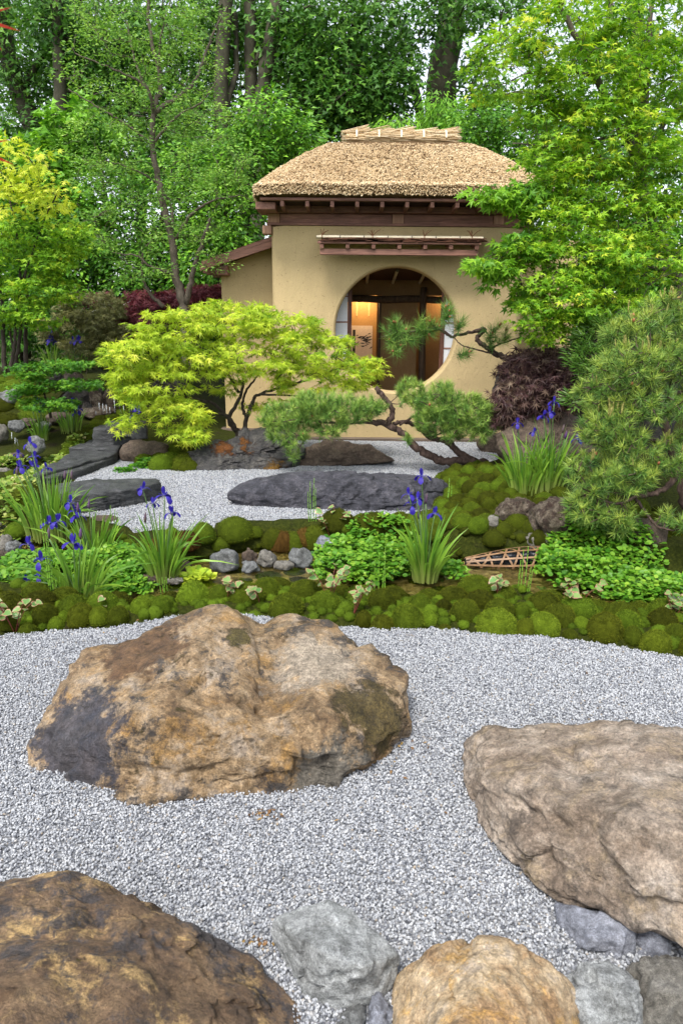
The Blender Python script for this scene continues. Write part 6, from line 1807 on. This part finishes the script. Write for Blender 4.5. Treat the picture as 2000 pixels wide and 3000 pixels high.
# the countless small tufts between the cushions, as one carpet
def moss_carpet(polys, label, mat, seed, n, r0=.022, r1=.05):
    r_ = np.random.default_rng(seed + 8000)
    Vs, Fs, Ts, nv = [], [], [], 0
    V0, F0 = ico(2)
    got = []
    for px in polys:
        poly = np.array([tuple(on_ground(a, b))[:2] for a, b in px])
        lo, hi = poly.min(0), poly.max(0)
        P = r_.uniform(lo, hi, (n * 14, 2))
        P = P[inside(poly, P[:, 0], P[:, 1])]
        Z = gz(P[:, 0], P[:, 1])
        pl = np.array(PLACED)
        k = 0
        for (x, y), z in zip(P, Z):
            if k >= n:
                break
            r = r_.uniform(r0, r1)
            if ((pl[:, 0] - x) ** 2 + (pl[:, 1] - y) ** 2 < (.8 * pl[:, 2] + .25 * r) ** 2).any() or z < WATER_Z - .02:
                continue
            if got and (np.hypot(np.array(got)[:, 0] - x, np.array(got)[:, 1] - y) < .6 * (np.array(got)[:, 2] + r)).any():
                continue
            got.append((x, y, r))
            k += 1
            s_ = np.array([r, r, r * r_.uniform(.7, 1.0)])
            Vs.append(V0 * s_ * (1 + .12 * r_.normal(size=(len(V0), 1)) * .5) + np.array([x, y, z]))
            Fs.append(F0 + nv)
            t0 = r_.uniform(.08, .38)
            Ts.append(np.full(len(V0), t0))
            nv += len(V0)
            d = rand_dirs(150, r_)
            d[:, 2] = np.abs(d[:, 2])
            b = d * s_ + np.array([x, y, z])
            t = np.cross(d, rand_dirs(150, r_)) * .0015
            ax_ = (d + r_.normal(0, .3, d.shape)) * .008
            S = np.stack([b + t - ax_ * .3, b - t - ax_ * .3, b + ax_], 1).reshape(-1, 3)
            Vs.append(S)
            Fs.append(np.arange(450).reshape(-1, 3) + nv)
            Ts.append(np.clip(t0 + r_.normal(0.08, .15, 450), 0, 1))
            nv += 450
    o = build('moss_carpet', np.concatenate(Vs), np.concatenate(Fs), mat, origin=(0, 0, 0), attrs={'tint': np.concatenate(Ts)})
    return tag(o, label, 'moss', kind='stuff')
NEARP = [(-60, 1862), (0, 1850), (300, 1835), (480, 1800), (620, 1800), (1000, 1830), (1270, 1838), (1420, 1852), (1700, 1874), (2060, 1918), (2060, 1795), (1700, 1750), (1450, 1730), (1200, 1720), (1000, 1710), (800, 1685), (640, 1690), (560, 1720), (400, 1740), (200, 1745), (0, 1745), (-60, 1745)]
moss_carpet([NEARP], 'small moss tufts filling the gaps on the near bank', MOSS, 1, 260)
moss_carpet([[(540, 1640), (600, 1560), (700, 1545), (900, 1538), (1000, 1533), (1240, 1524), (1300, 1545), (1260, 1600), (1000, 1600), (840, 1625), (700, 1625)], [(1290, 1405), (1380, 1368), (1480, 1388), (1560, 1440), (1760, 1470), (1990, 1500), (1990, 1580), (1700, 1600), (1560, 1600), (1500, 1650), (1360, 1650), (1330, 1610), (1260, 1555), (1290, 1490)]], 'small moss tufts between the cushions of far bank and mound', MOSS, 2, 170)
moss_carpet([[(-80, 1480), (60, 1390), (150, 1500), (240, 1570), (120, 1620), (-80, 1600)], [(200, 1600), (420, 1590), (560, 1600), (540, 1640), (300, 1650)]], 'small moss tufts on the left bank under the irises', MOSS, 3, 110, .03, .07)

# ================================================================== irises
m, nt = newmat('iris_leaf')
at = nd(nt, 'Attribute', attribute_name='tint').outputs['Fac']
rnd = nd(nt, 'ObjectInfo').outputs['Random']
c = mix(nt, at, (0.26, 0.31, 0.075), mix(nt, rnd, (0.08, 0.21, 0.02), (0.24, 0.42, 0.04)))
b = nd(nt, 'BsdfPrincipled', {'Base Color': c, 'Roughness': 0.4})
t = nd(nt, 'BsdfTranslucent', {'Color': c})
nd(nt, 'OutputMaterial', {'Surface': nd(nt, 'MixShader', {0: .35, 1: b.outputs[0], 2: t.outputs[0]}).outputs[0]})
IRL = m
m, nt = newmat('iris_petal')
at = nd(nt, 'Attribute', attribute_name='tint').outputs['Fac']
rnd = nd(nt, 'ObjectInfo').outputs['Random']
c = ramp(nt, at, [(0.0, (0.3, 0.24, 0.09)), (0.10, (0.22, 0.22, 0.48)), (0.3, (0.035, 0.022, 0.36)), (0.7, (0.018, 0.006, 0.24)), (1.0, (0.04, 0.018, 0.36))])
b = nd(nt, 'BsdfPrincipled', {'Base Color': c, 'Roughness': 0.6})
t = nd(nt, 'BsdfTranslucent', {'Color': c})
nd(nt, 'OutputMaterial', {'Surface': nd(nt, 'MixShader', {0: .3, 1: b.outputs[0], 2: t.outputs[0]}).outputs[0]})
IRP = m
def petal(prof, w, nseg=6):
    """petal strip: prof list of (r, z); w list of half widths"""
    V, T = [], []
    for i, ((r, z), ww) in enumerate(zip(prof, w)):
        for k in (-1, -.5, 0, .5, 1):
            V.append((r, ww * k, z - .12 * ww * (abs(k) > .7) - .06 * ww * abs(k)))
            T.append(i / (len(prof) - 1))
    F = [(i * 5 + k, i * 5 + k + 1, (i + 1) * 5 + k + 1, (i + 1) * 5 + k) for i in range(len(prof) - 1) for k in range(4)]
    return raw_mesh('petal', np.array(V), [list(f) for f in F], IRP, attrs={'tint': np.array(T)})
FALL = petal([(.04, .0), (.22, .12), (.45, .16), (.70, .04), (.86, -.22), (.90, -.48)], [.05, .08, .12, .26, .27, .06])
STAND = petal([(.03, .05), (.08, .3), (.16, .6), (.2, .85), (.17, 1.05)], [.05, .12, .20, .18, .04])
STYLE = petal([(.02, .05), (.16, .22), (.36, .27), (.5, .34)], [.05, .09, .10, .05])
m, nt = newmat('iris_stem')
finish(nt, ramp(nt, noise_(nt, objco(nt), 8, 3), [(.3, (.05, .12, .025)), (.7, (.12, .19, .06))]), .5)
STM = m
V_, F_ = ico(2)
OVARY = raw_mesh('flower', V_ * np.array([.05, .05, .12]), F_, STM)
m, nt = newmat('iris_bud')
finish(nt, ramp(nt, noise_(nt, objco(nt), 12, 3), [(.35, (.10, .075, .035)), (.65, (.07, .02, .13))]), .6)
BDM = m
def blade_mesh(P, w, name='leaf', tw=None):
    n = len(P)
    T = np.gradient(P, axis=0)
    T /= np.linalg.norm(T, axis=1)[:, None]
    side = np.cross(T, tw)
    side /= np.linalg.norm(side, axis=1)[:, None] + 1e-9
    nn = np.cross(side, T)
    V = np.stack([P + side * w[:, None] / 2, P + nn * w[:, None] * .14, P - side * w[:, None] / 2], 1).reshape(-1, 3)
    F = [(i * 3 + k, i * 3 + k + 1, (i + 1) * 3 + k + 1, (i + 1) * 3 + k) for i in range(n - 1) for k in (0, 1)]
    tt = np.repeat(np.clip(np.linspace(-.1, 2.2, n), 0, 1), 3)
    return V, F, tt
def iris(base, label, nb, h, rad, flowers, seed, group='clumps of blue iris', w=.024, fl=.066, lean=.5):
    """flowers: pixel positions of the blooms"""
    r_ = np.random.default_rng(seed + 3000)
    b = np.array(tuple(base))
    e = empty('iris_clump', tuple(base), label, 'iris', group)
    for k in range(nb):
        a = r_.uniform(0, 6.28)
        q = r_.uniform(0, 1) ** .6
        root = b + np.array([math.cos(a) * rad * q, math.sin(a) * rad * q * .7, -.03])
        hh = h * r_.uniform(.55, 1.08) * (1 - .15 * q)
        out = np.array([math.cos(a), math.sin(a) * .8, 0]) * (.10 + lean * q * r_.uniform(.2, 1.0)) * hh
        out += r_.normal(0, .05, 3) * hh * np.array([1, 1, 0])
        t = np.linspace(0, 1, 8)
        bend = r_.uniform(0, 1) ** 3 * (.75 if q > .45 else .25)
        P = root + np.outer(t ** 1.7, out) + np.outer(t - bend * .75 * t ** 3.2, [0, 0, hh]) + np.outer(bend * t ** 3, out * 1.3)
        ww = w * r_.uniform(.7, 1.15) * np.clip(np.array([.75, 1, 1, .95, .85, .65, .4, .03]), 0, 1)
        tw = np.array([math.cos(a + 1.2 * r_.normal()), math.sin(a + 1.2 * r_.normal()), .15])
        V, F, tt = blade_mesh(P, ww, tw=tw)
        build('leaf', V, F, IRL, e, attrs={'tint': tt})
    for k, f in enumerate(flowers):
        px, py = f[:2]
        p = np.array(tuple(PY(px, py, b[1] + r_.normal(0, rad * .4))))
        s_ = fl * r_.uniform(.85, 1.12) * (f[2] if len(f) > 2 else 1)
        root = b + np.array([(p[0] - b[0]) * .25, (p[1] - b[1]) * .3, 0])
        mid = root * .45 + p * .55 + np.array([(root[0] - p[0]) * .12, 0, .03])
        V, F = tube(spline([root, mid, p - np.array([0, 0, s_ * .1])], 5), [.005] * 6 + [.0042] * 5, 5)
        build('stem', V, F, STM, e)
        o = bpy.data.objects.new('flower', OVARY)
        COL.objects.link(o)
        o.parent = e
        rz = r_.uniform(0, 6.28)
        o.matrix_local = Matrix.Translation(p - b) @ Euler((r_.normal(0, .12), r_.normal(0, .12), rz)).to_matrix().to_4x4() @ Matrix.Scale(s_, 4)
        for j in range(3):
            for me, da, sc_ in ((FALL, 0, 1.0), (STAND, 1.047, .95), (STYLE, 0, 1.0)):
                c_ = bpy.data.objects.new('petal', me)
                COL.objects.link(c_)
                c_.parent = o
                c_.rotation_euler = (r_.normal(0, .1), r_.normal(0, .12), j * 2.094 + da + r_.normal(0, .08))
                c_.scale = (sc_, sc_, sc_)
    for k in range(max(1, len(flowers) // 2)):
        a = r_.uniform(0, 6.28)
        top = b + np.array([math.cos(a) * rad * 1.1, math.sin(a) * rad * .6, h * r_.uniform(.7, .95)])
        V, F = tube(spline([b, b * .5 + top * .5, top], 4), .0042, 5)
        build('stem', V, F, STM, e)
        V, F = tube([top, top + np.array([0, 0, .025]), top + np.array([.004, 0, .055]), top + np.array([.006, 0, .075])], [.006, .011, .008, .001], 6)
        build('bud', V, F, BDM, e)
    return e
def G(px, py):
    return on_ground(px, py)
iris(PY(228, 1742, 4.15), 'iris clump rising from the near stream bank beside the striped horsetails', 70, .44, .13, [(83, 1597), (215, 1595), (122, 1645), (75, 1705), (118, 1690, .8)], 1, lean=.75)
iris(PY(480, 1695, 4.42), 'fan shaped iris clump at the stream in front of the rear gravel', 80, .52, .09, [(420, 1435), (482, 1455), (505, 1505), (448, 1478, .7)], 2, lean=.65)
iris(PY(1245, 1690, 4.45), 'iris clump standing in the stream in front of the long slate boulder', 80, .54, .09, [(1235, 1400), (1198, 1452), (1222, 1465), (1207, 1480), (1272, 1508)], 3, lean=.55)
iris(G(1535, 1448), 'tall iris clump with drooping leaves on the mossy mound by the boulder', 90, .62, .12, [(1515, 1243), (1562, 1268, .8)], 4, lean=.5)
iris(G(1605, 1440), 'tall iris clump touching the rounded pine on the mound', 90, .66, .11, [(1592, 1222), (1610, 1212), (1622, 1180), (1690, 1290)], 5, lean=.4)
iris(G(150, 1570), 'large dense iris clump on the left bank beside the slate slab', 120, .60, .19, [(90, 1302), (103, 1342), (62, 1372), (98, 1368), (137, 1372, .8), (55, 1332, .7)], 6, lean=.4)
iris(PY(275, 1640, 4.9), 'iris clump behind the cress where the blooms overlap the leaves', 60, .46, .13, [(208, 1475), (220, 1500), (145, 1535), (170, 1530), (228, 1515)], 7, lean=.5)
iris(G(122, 1290), 'upright far iris clump in front of the small layered maple', 40, .44, .12, [(105, 1180), (122, 1180), (130, 1187), (108, 1203, .8)], 8, lean=.3, w=.026, fl=.08)
iris(G(208, 1268), 'far iris clump next to the slab path moss', 36, .42, .13, [(214, 1180), (190, 1195), (230, 1202), (222, 1212, .8)], 9, lean=.3, w=.026, fl=.08)
iris(G(385, 1275), 'shaded iris clump behind the lowest lime maple boughs', 30, .46, .12, [(395, 1200), (410, 1205), (392, 1218)], 10, lean=.3, w=.026, fl=.08)
iris(PY(225, 1080, 10.6), 'distant iris clump below the bronze maple', 34, .36, .16, [(215, 1000), (228, 1000), (235, 1003)], 11, lean=.5, w=.026, fl=.09)
iris(PY(152, 1060, 10.8), 'distant iris clump behind the small layered maple', 24, .36, .12, [(148, 995), (155, 1002), (145, 970)], 12, lean=.4, w=.026, fl=.09)
iris(G(8, 1345), 'iris leaves cut by the picture edge near the rill', 18, .36, .07, [], 13, lean=.5) if False else None

# ================================================================== cress carpets, small leaf plants
L_CRESS = leaf_mat('cress_leaf', [(0.0, (0.03, 0.12, 0.008)), (0.5, (0.105, 0.27, 0.018)), (1.0, (0.27, 0.43, 0.04))], .35)
ROUND = (np.array([(0, 0, 0), (.25, .36, .05), (.62, .42, .03), (1, 0, -.05), (.62, -.42, .03), (.25, -.36, .05), (.5, 0, -.02)]), np.array([(0, 6, 1), (1, 6, 2), (2, 6, 3), (3, 6, 4), (4, 6, 5), (5, 6, 0)]))
def cress(label, pts, n, seed, leaf=.042, h=.13, wide=1.0, mat=None):
    """a low carpet of rounded leaflets over several ground spots (x, y, rx, ry, height)"""
    r_ = np.random.default_rng(seed + 4000)
    P, Hh = [], []
    area = np.array([p[2] * p[3] for p in pts])
    for p, k in zip(pts, (n * area / area.sum()).astype(int)):
        a, q = r_.uniform(0, 6.28, k), np.sqrt(r_.uniform(0, 1, k))
        x, y = p[0] + np.cos(a) * q * p[2], p[1] + np.sin(a) * q * p[3]
        top = p[4] * np.clip(1 - q ** 3.5 * .85, 0, 1) * (1 + .35 * fbm(np.stack([x * 9, y * 9, x * 0], 1), seed, 2))
        z = np.maximum(gz(x, y), WATER_Z) + top * r_.uniform(.35, 1.0, k) ** .5
        P.append(np.stack([x, y, z], 1))
    P = np.concatenate(P)
    # sprigs of five leaflets
    m = len(P)
    k = 6
    a = r_.uniform(0, 6.28, (m, 1)) + np.arange(k)[None] * 6.28 / k + r_.normal(0, .25, (m, k))
    D = np.stack([np.cos(a), np.sin(a), r_.normal(.1, .3, (m, k))], -1)
    Q = P[:, None] + D * leaf * .45 * np.array([1, 1, .5])
    Q[:, 0] += r_.normal(0, .003, (m, 3))
    Q, D = Q.reshape(-1, 3), D.reshape(-1, 3)
    U = np.array([0, -.25, 1]) + r_.normal(0, .35, Q.shape)
    T = np.clip(np.repeat(r_.normal(.5, .17, m), k) + r_.normal(0, .1, m * k), 0, 1)
    V, F, A = leaf_arrays(ROUND, Q, frames(D, U), leaf * r_.uniform(.6, 1.1, len(Q)), T)
    o = build('watercress', V, F, mat or L_CRESS, None, smooth=False, attrs={'tint': A})
    # stalks
    return tag(o, label, 'watercress', kind='stuff')
def spot(px, py, y, rx, ry, h):
    c = PY(px, py, y)
    return (c.x, y, PY(px + rx, py, y).x - c.x, ry, h)
cress('bright cress carpet in the stream around the middle iris', [spot(1040, 1650, 4.62, 120, .25, .17), (spot(1120, 1640, 4.7, 110, .25, .20)), spot(1000, 1610, 4.85, 80, .18, .20), spot(1110, 1570, 5.0, 130, .2, .16), spot(1180, 1600, 4.8, 100, .2, .15), spot(1320, 1640, 4.6, 45, .12, .10)], 950, 1)
cress('bright cress carpet filling the stream below the pine', [spot(1700, 1690, 4.6, 120, .3, .18), spot(1640, 1660, 4.8, 70, .2, .18), spot(1800, 1650, 4.8, 130, .25, .22), spot(1850, 1720, 4.35, 130, .25, .13), spot(1720, 1630, 5.0, 120, .15, .2), spot(1960, 1740, 4.3, 90, .25, .12)], 1300, 2)
cress('cress carpet behind the front left irises', [spot(330, 1650, 4.7, 90, .3, .15), spot(200, 1670, 4.6, 120, .25, .15), spot(90, 1650, 4.65, 90, .25, .13), spot(380, 1680, 4.5, 70, .2, .12), spot(40, 1700, 4.35, 80, .25, .1), spot(150, 1730, 4.25, 120, .15, .09), spot(340, 1730, 4.3, 110, .12, .08)], 1300, 3)
cress('pale yellow green leaf carpet beside the far irises', [spot(130, 1330, 7.7, 70, .35, .12), spot(190, 1290, 8.4, 60, .3, .12), spot(240, 1260, 8.9, 50, .25, .12), spot(50, 1360, 7.2, 50, .3, .1), spot(20, 1440, 6.0, 50, .35, .1), spot(20, 1300, 8.0, 40, .3, .1), spot(30, 1400, 6.6, 60, .4, .1), spot(40, 1500, 5.5, 50, .25, .08)], 1000, 4, leaf=.05, mat=leaf_mat('variegated_cover', [(0, (.06, .14, .015)), (.5, (.17, .27, .03)), (.85, (.38, .4, .1)), (1, (.5, .38, .25))], .3))
cress('lime leaved creeper on the stone by the stream', [spot(575, 1662, 4.5, 40, .07, .07), spot(550, 1680, 4.45, 22, .05, .05)], 36, 5, leaf=.05, mat=L_LIME)
cress('low green plants under the lime maple by the moss', [spot(430, 1285, 8.0, 50, .15, .10), spot(360, 1300, 7.7, 30, .12, .08)], 90, 6, leaf=.05, mat=L_BOX)

# ================================================================== variegated chameleon plants
m, nt = newmat('variegated_leaf')
at = nd(nt, 'Attribute', attribute_name='tint').outputs['Fac']
rnd = nd(nt, 'ObjectInfo').outputs['Random']
n = noise_(nt, objco(nt), 3.2, 3, .6)
f = math_(nt, 'ADD', at, math_(nt, 'MULTIPLY', math_(nt, 'SUBTRACT', n, .5), 1.3))
edge = mix(nt, math_(nt, 'MULTIPLY', rnd, .7), (.34, .34, .15), (.34, .15, .12))
green = mix(nt, rnd, (.09, .22, .05), (.20, .32, .08))
c = mix(nt, ramp(nt, f, [(.74, 0.0), (.86, 1.0)]), green, edge)
c = mix(nt, ramp(nt, f, [(.95, 0.0), (1.02, .7)]), c, (.40, .09, .09))
b = nd(nt, 'BsdfPrincipled', {'Base Color': c, 'Roughness': .4})
t = nd(nt, 'BsdfTranslucent', {'Color': c})
nd(nt, 'OutputMaterial', {'Surface': nd(nt, 'MixShader', {0: .25, 1: b.outputs[0], 2: t.outputs[0]}).outputs[0]})
VARM = m
m, nt = newmat('red_stem')
finish(nt, (.14, .03, .02), .5)
RST = m
def heart_mesh(k):
    out = []
    pr = [(-.12, .16), (-.10, .30), (.05, .42), (.28, .44), (.55, .32), (.8, .14), (1.0, 0)]
    ring = [(0, 0)] + pr + [(x, -y) for x, y in pr[-2::-1]]
    V, T = [(.25, 0, -.02)], [0]
    for s_, t in ((.5, .5), (1.0, 1.0)):
        for x, y in ring:
            V.append((.25 + (x - .25) * s_, y * s_, .16 * abs(y * s_) - .12 * max(0, (x - .3) * s_) + .03 * math.sin(x * 9 + k)))
            T.append(t)
    n = len(ring)
    F = [(0, 1 + i, 1 + (i + 1) % n) for i in range(n)]
    F += [(1 + i, 1 + n + i, 1 + n + (i + 1) % n, 1 + (i + 1) % n) for i in range(n)]
    return raw_mesh('leaf', np.array(V), [list(f) for f in F], VARM, attrs={'tint': np.array(T)})
HEART = [heart_mesh(k) for k in range(3)]
def chameleon(px, py, nl, h, label, seed, leaf=.06, y=None):
    r_ = np.random.default_rng(seed + 6000)
    b = np.array(tuple(on_ground(px, py) if y is None else PY(px, py, y)))
    e = empty('chameleon_plant', tuple(b), label, 'plant', 'variegated plants on the moss banks')
    ns = max(1, nl // 4)
    for s_ in range(ns):
        a = r_.uniform(0, 6.28)
        top = b + np.array([math.cos(a) * h * .55, math.sin(a) * h * .35, h * r_.uniform(.75, 1.1)])
        P = spline([b + np.array([0, 0, -.02]), b * .5 + top * .5 + np.array([0, 0, h * .12]), top], 5)
        V, F = tube(P, np.linspace(.0028, .0018, len(P)), 5)
        build('stem', V, F, RST, e)
        k = nl // ns
        for j in range(k):
            p = P[int((len(P) - 1) * (1 - .75 * j / k))]
            an = r_.uniform(0, 6.28) if j else -1.57 + r_.normal(0, .8)
            o = bpy.data.objects.new('leaf', HEART[int(r_.integers(3))])
            COL.objects.link(o)
            o.parent = e
            D = np.array([[math.cos(an), math.sin(an), r_.uniform(-.45, .25)]])
            M3 = frames(D, np.array([[0, -.55, 1.0]]) + r_.normal(0, .3, (1, 3)))[0]
            s2 = leaf * r_.uniform(.65, 1.15)
            o.matrix_local = Matrix([list(M3[i] * s2) + [p[i] - b[i] + D[0][i] * .01] for i in range(3)] + [[0, 0, 0, 1]])
    return e
for i, (px, py, nl, h, lb) in enumerate([
        (45, 1855, 14, .15, 'red stemmed variegated plant beside the thin horsetails on the front moss'),
        (665, 1755, 7, .10, 'cream edged plant just behind the peak of the cleft boulder'),
        (765, 1775, 6, .10, 'small pink tipped plant between boulder lobes and moss'),
        (965, 1760, 15, .15, 'tall pink and green variegated plant on the bank below the cress'),
        (1035, 1805, 12, .13, 'broad variegated plant hanging over the moss toward the gravel'),
        (1270, 1745, 11, .11, 'reddest variegated plant at the water edge near the standing iris'),
        (1455, 1755, 9, .10, 'pale cream variegated plant on the largest moss cushion'),
        (1690, 1790, 14, .12, 'bushy variegated plant in front of the cress carpet'),
        (1790, 1790, 13, .13, 'large leaved variegated plant with a grey green heart leaf'),
        (1970, 1815, 12, .10, 'pale variegated plant at the end of the front moss'),
        (445, 1760, 6, .08, 'green low plant with one pale leaf by the iris bank'),
        (298, 1785, 3, .06, 'lone cream leaf standing on the front moss'),
        (1140, 1735, 5, .10, 'grey green variegated plant among the water horsetails'),
        (970, 1580, 14, .16, 'yellow edged variegated plant above the cress on the far bank'),
        (1600, 1765, 8, .08, 'plain green heart leaved plant beside the short horsetails'),
        (610, 1700, 6, .08, 'small variegated plant by the lime creeper stone'),
        (455, 1700, 4, .09, 'pink leaf plant at the foot of the fan iris'),
        (120, 1720, 8, .12, 'bronze pink variegated plant tangled in the front irises'),
        (30, 1640, 6, .1, 'pale leaved plant on the left bank stones')]):
    chameleon(px, py, int(nl * 1.5), h * 1.45, lb, i, leaf=.05 if py > 1650 else .06)

# ================================================================== horsetails
m, nt = newmat('horsetail')
at = nd(nt, 'Attribute', attribute_name='tint').outputs['Fac']
finish(nt, mix(nt, at, (.13, .28, .02), (.012, .016, .008)), .5)
HTM = m
def horsetail(stems_px, label, y, seed):
    r_ = np.random.default_rng(seed + 7000)
    b = PY(stems_px[0][0], stems_px[0][1], y)
    e = empty('horsetail', tuple(b), label, 'horsetail', 'horsetail tufts in the stream bank')
    for x0, y0, x1, y1 in stems_px:
        p0, p1 = np.array(tuple(PY(x0, y0, y))), np.array(tuple(PY(x1, y1, y + r_.normal(0, .02))))
        p0[2] -= .03
        L = np.linalg.norm(p1 - p0)
        k = max(3, int(L / .045))
        pts, rad, ti = [], [], []
        for i in range(k):
            for f, r2, c_ in ((.02, 1, 1), (.12, 1.04, 1), (.16, .95, 0), (.9, .95, 0), (.97, 1, 0)):
                t = (i + f) / k
                pts.append(p0 + (p1 - p0) * t + np.array([math.sin(t * 2.5 + seed) * .006, 0, 0]))
                rad.append(.0048 * r2 * (1 - .45 * t))
                ti.append(c_)
        V, F = tube(pts, rad, 6)
        build('stem', V, F, HTM, e, attrs={'tint': np.repeat(ti, 6)})
horsetail([(152, 1830, 118, 1480), (150, 1790, 132, 1520), (160, 1800, 140, 1560), (98, 1838, 92, 1740), (108, 1838, 100, 1755), (180, 1790, 176, 1690), (170, 1800, 165, 1700)], 'tall black ringed horsetail stems in front of the left irises', 3.95, 1)
horsetail([(484, 1770, 478, 1690), (474, 1770, 470, 1695), (492, 1765, 490, 1690), (480, 1775, 486, 1700)], 'short horsetail tuft at the foot of the fan iris', 4.05, 2)
horsetail([(912, 1530, 910, 1410), (918, 1530, 922, 1400), (926, 1528, 926, 1430), (906, 1530, 904, 1440)], 'horsetail tuft in front of the long slate boulder', 5.35, 3)
horsetail([(1100, 1735, 1098, 1640), (1112, 1735, 1110, 1620), (1122, 1735, 1126, 1650), (1130, 1735, 1128, 1600)], 'horsetail tuft standing before the middle cress carpet', 4.15, 4)
horsetail([(1515, 1765, 1522, 1640), (1525, 1768, 1530, 1610), (1535, 1765, 1544, 1600), (1540, 1770, 1552, 1660), (1520, 1768, 1516, 1680), (1546, 1765, 1556, 1670)], 'horsetail tuft in the water in front of the bamboo basket', 4.05, 5)
horsetail([(322, 1560, 322, 1480), (330, 1560, 336, 1490), (340, 1560, 342, 1500)], 'thin horsetail tuft beside the flat pinkish stone', 5.4, 6)
horsetail([(1310, 1450, 1316, 1400), (1318, 1470, 1322, 1420)], 'pair of thin horsetails on the mound beside the slate boulder', 6.0, 7)

# red leaf tips of a branch hanging into the picture
m = leaf_mat('red_leaf', [(0, (.3, .02, .02)), (.5, (.45, .05, .03)), (1, (.5, .12, .08))], .4, tcol=(1, .4, .3))
rl = empty('red_maple_branch', tuple(PY(-130, 60, 1.0)), 'out of focus red maple leaf tips hanging close by', 'branch')
V, F = tube(spline([PY(-130, -60, 1.0), PY(-110, 60, 1.0), PY(-90, 440, 1.02)], 6), .003, 5)
build('twig', V, F, BK_DARK, rl)
for px, py, an in ((-60, 60, .1), (-70, 440, .25)):
    p = np.array(tuple(PY(px, py, 1.0)))
    V, F, A = leaf_arrays(LACE, p[None], frames(np.array([[math.cos(an), 0, -math.sin(an)]]), np.array([[0, -1, .5]])), np.array([.055]), np.array([.5]))
    build('leaf', V, F, m, rl, smooth=False, attrs={'tint': A})
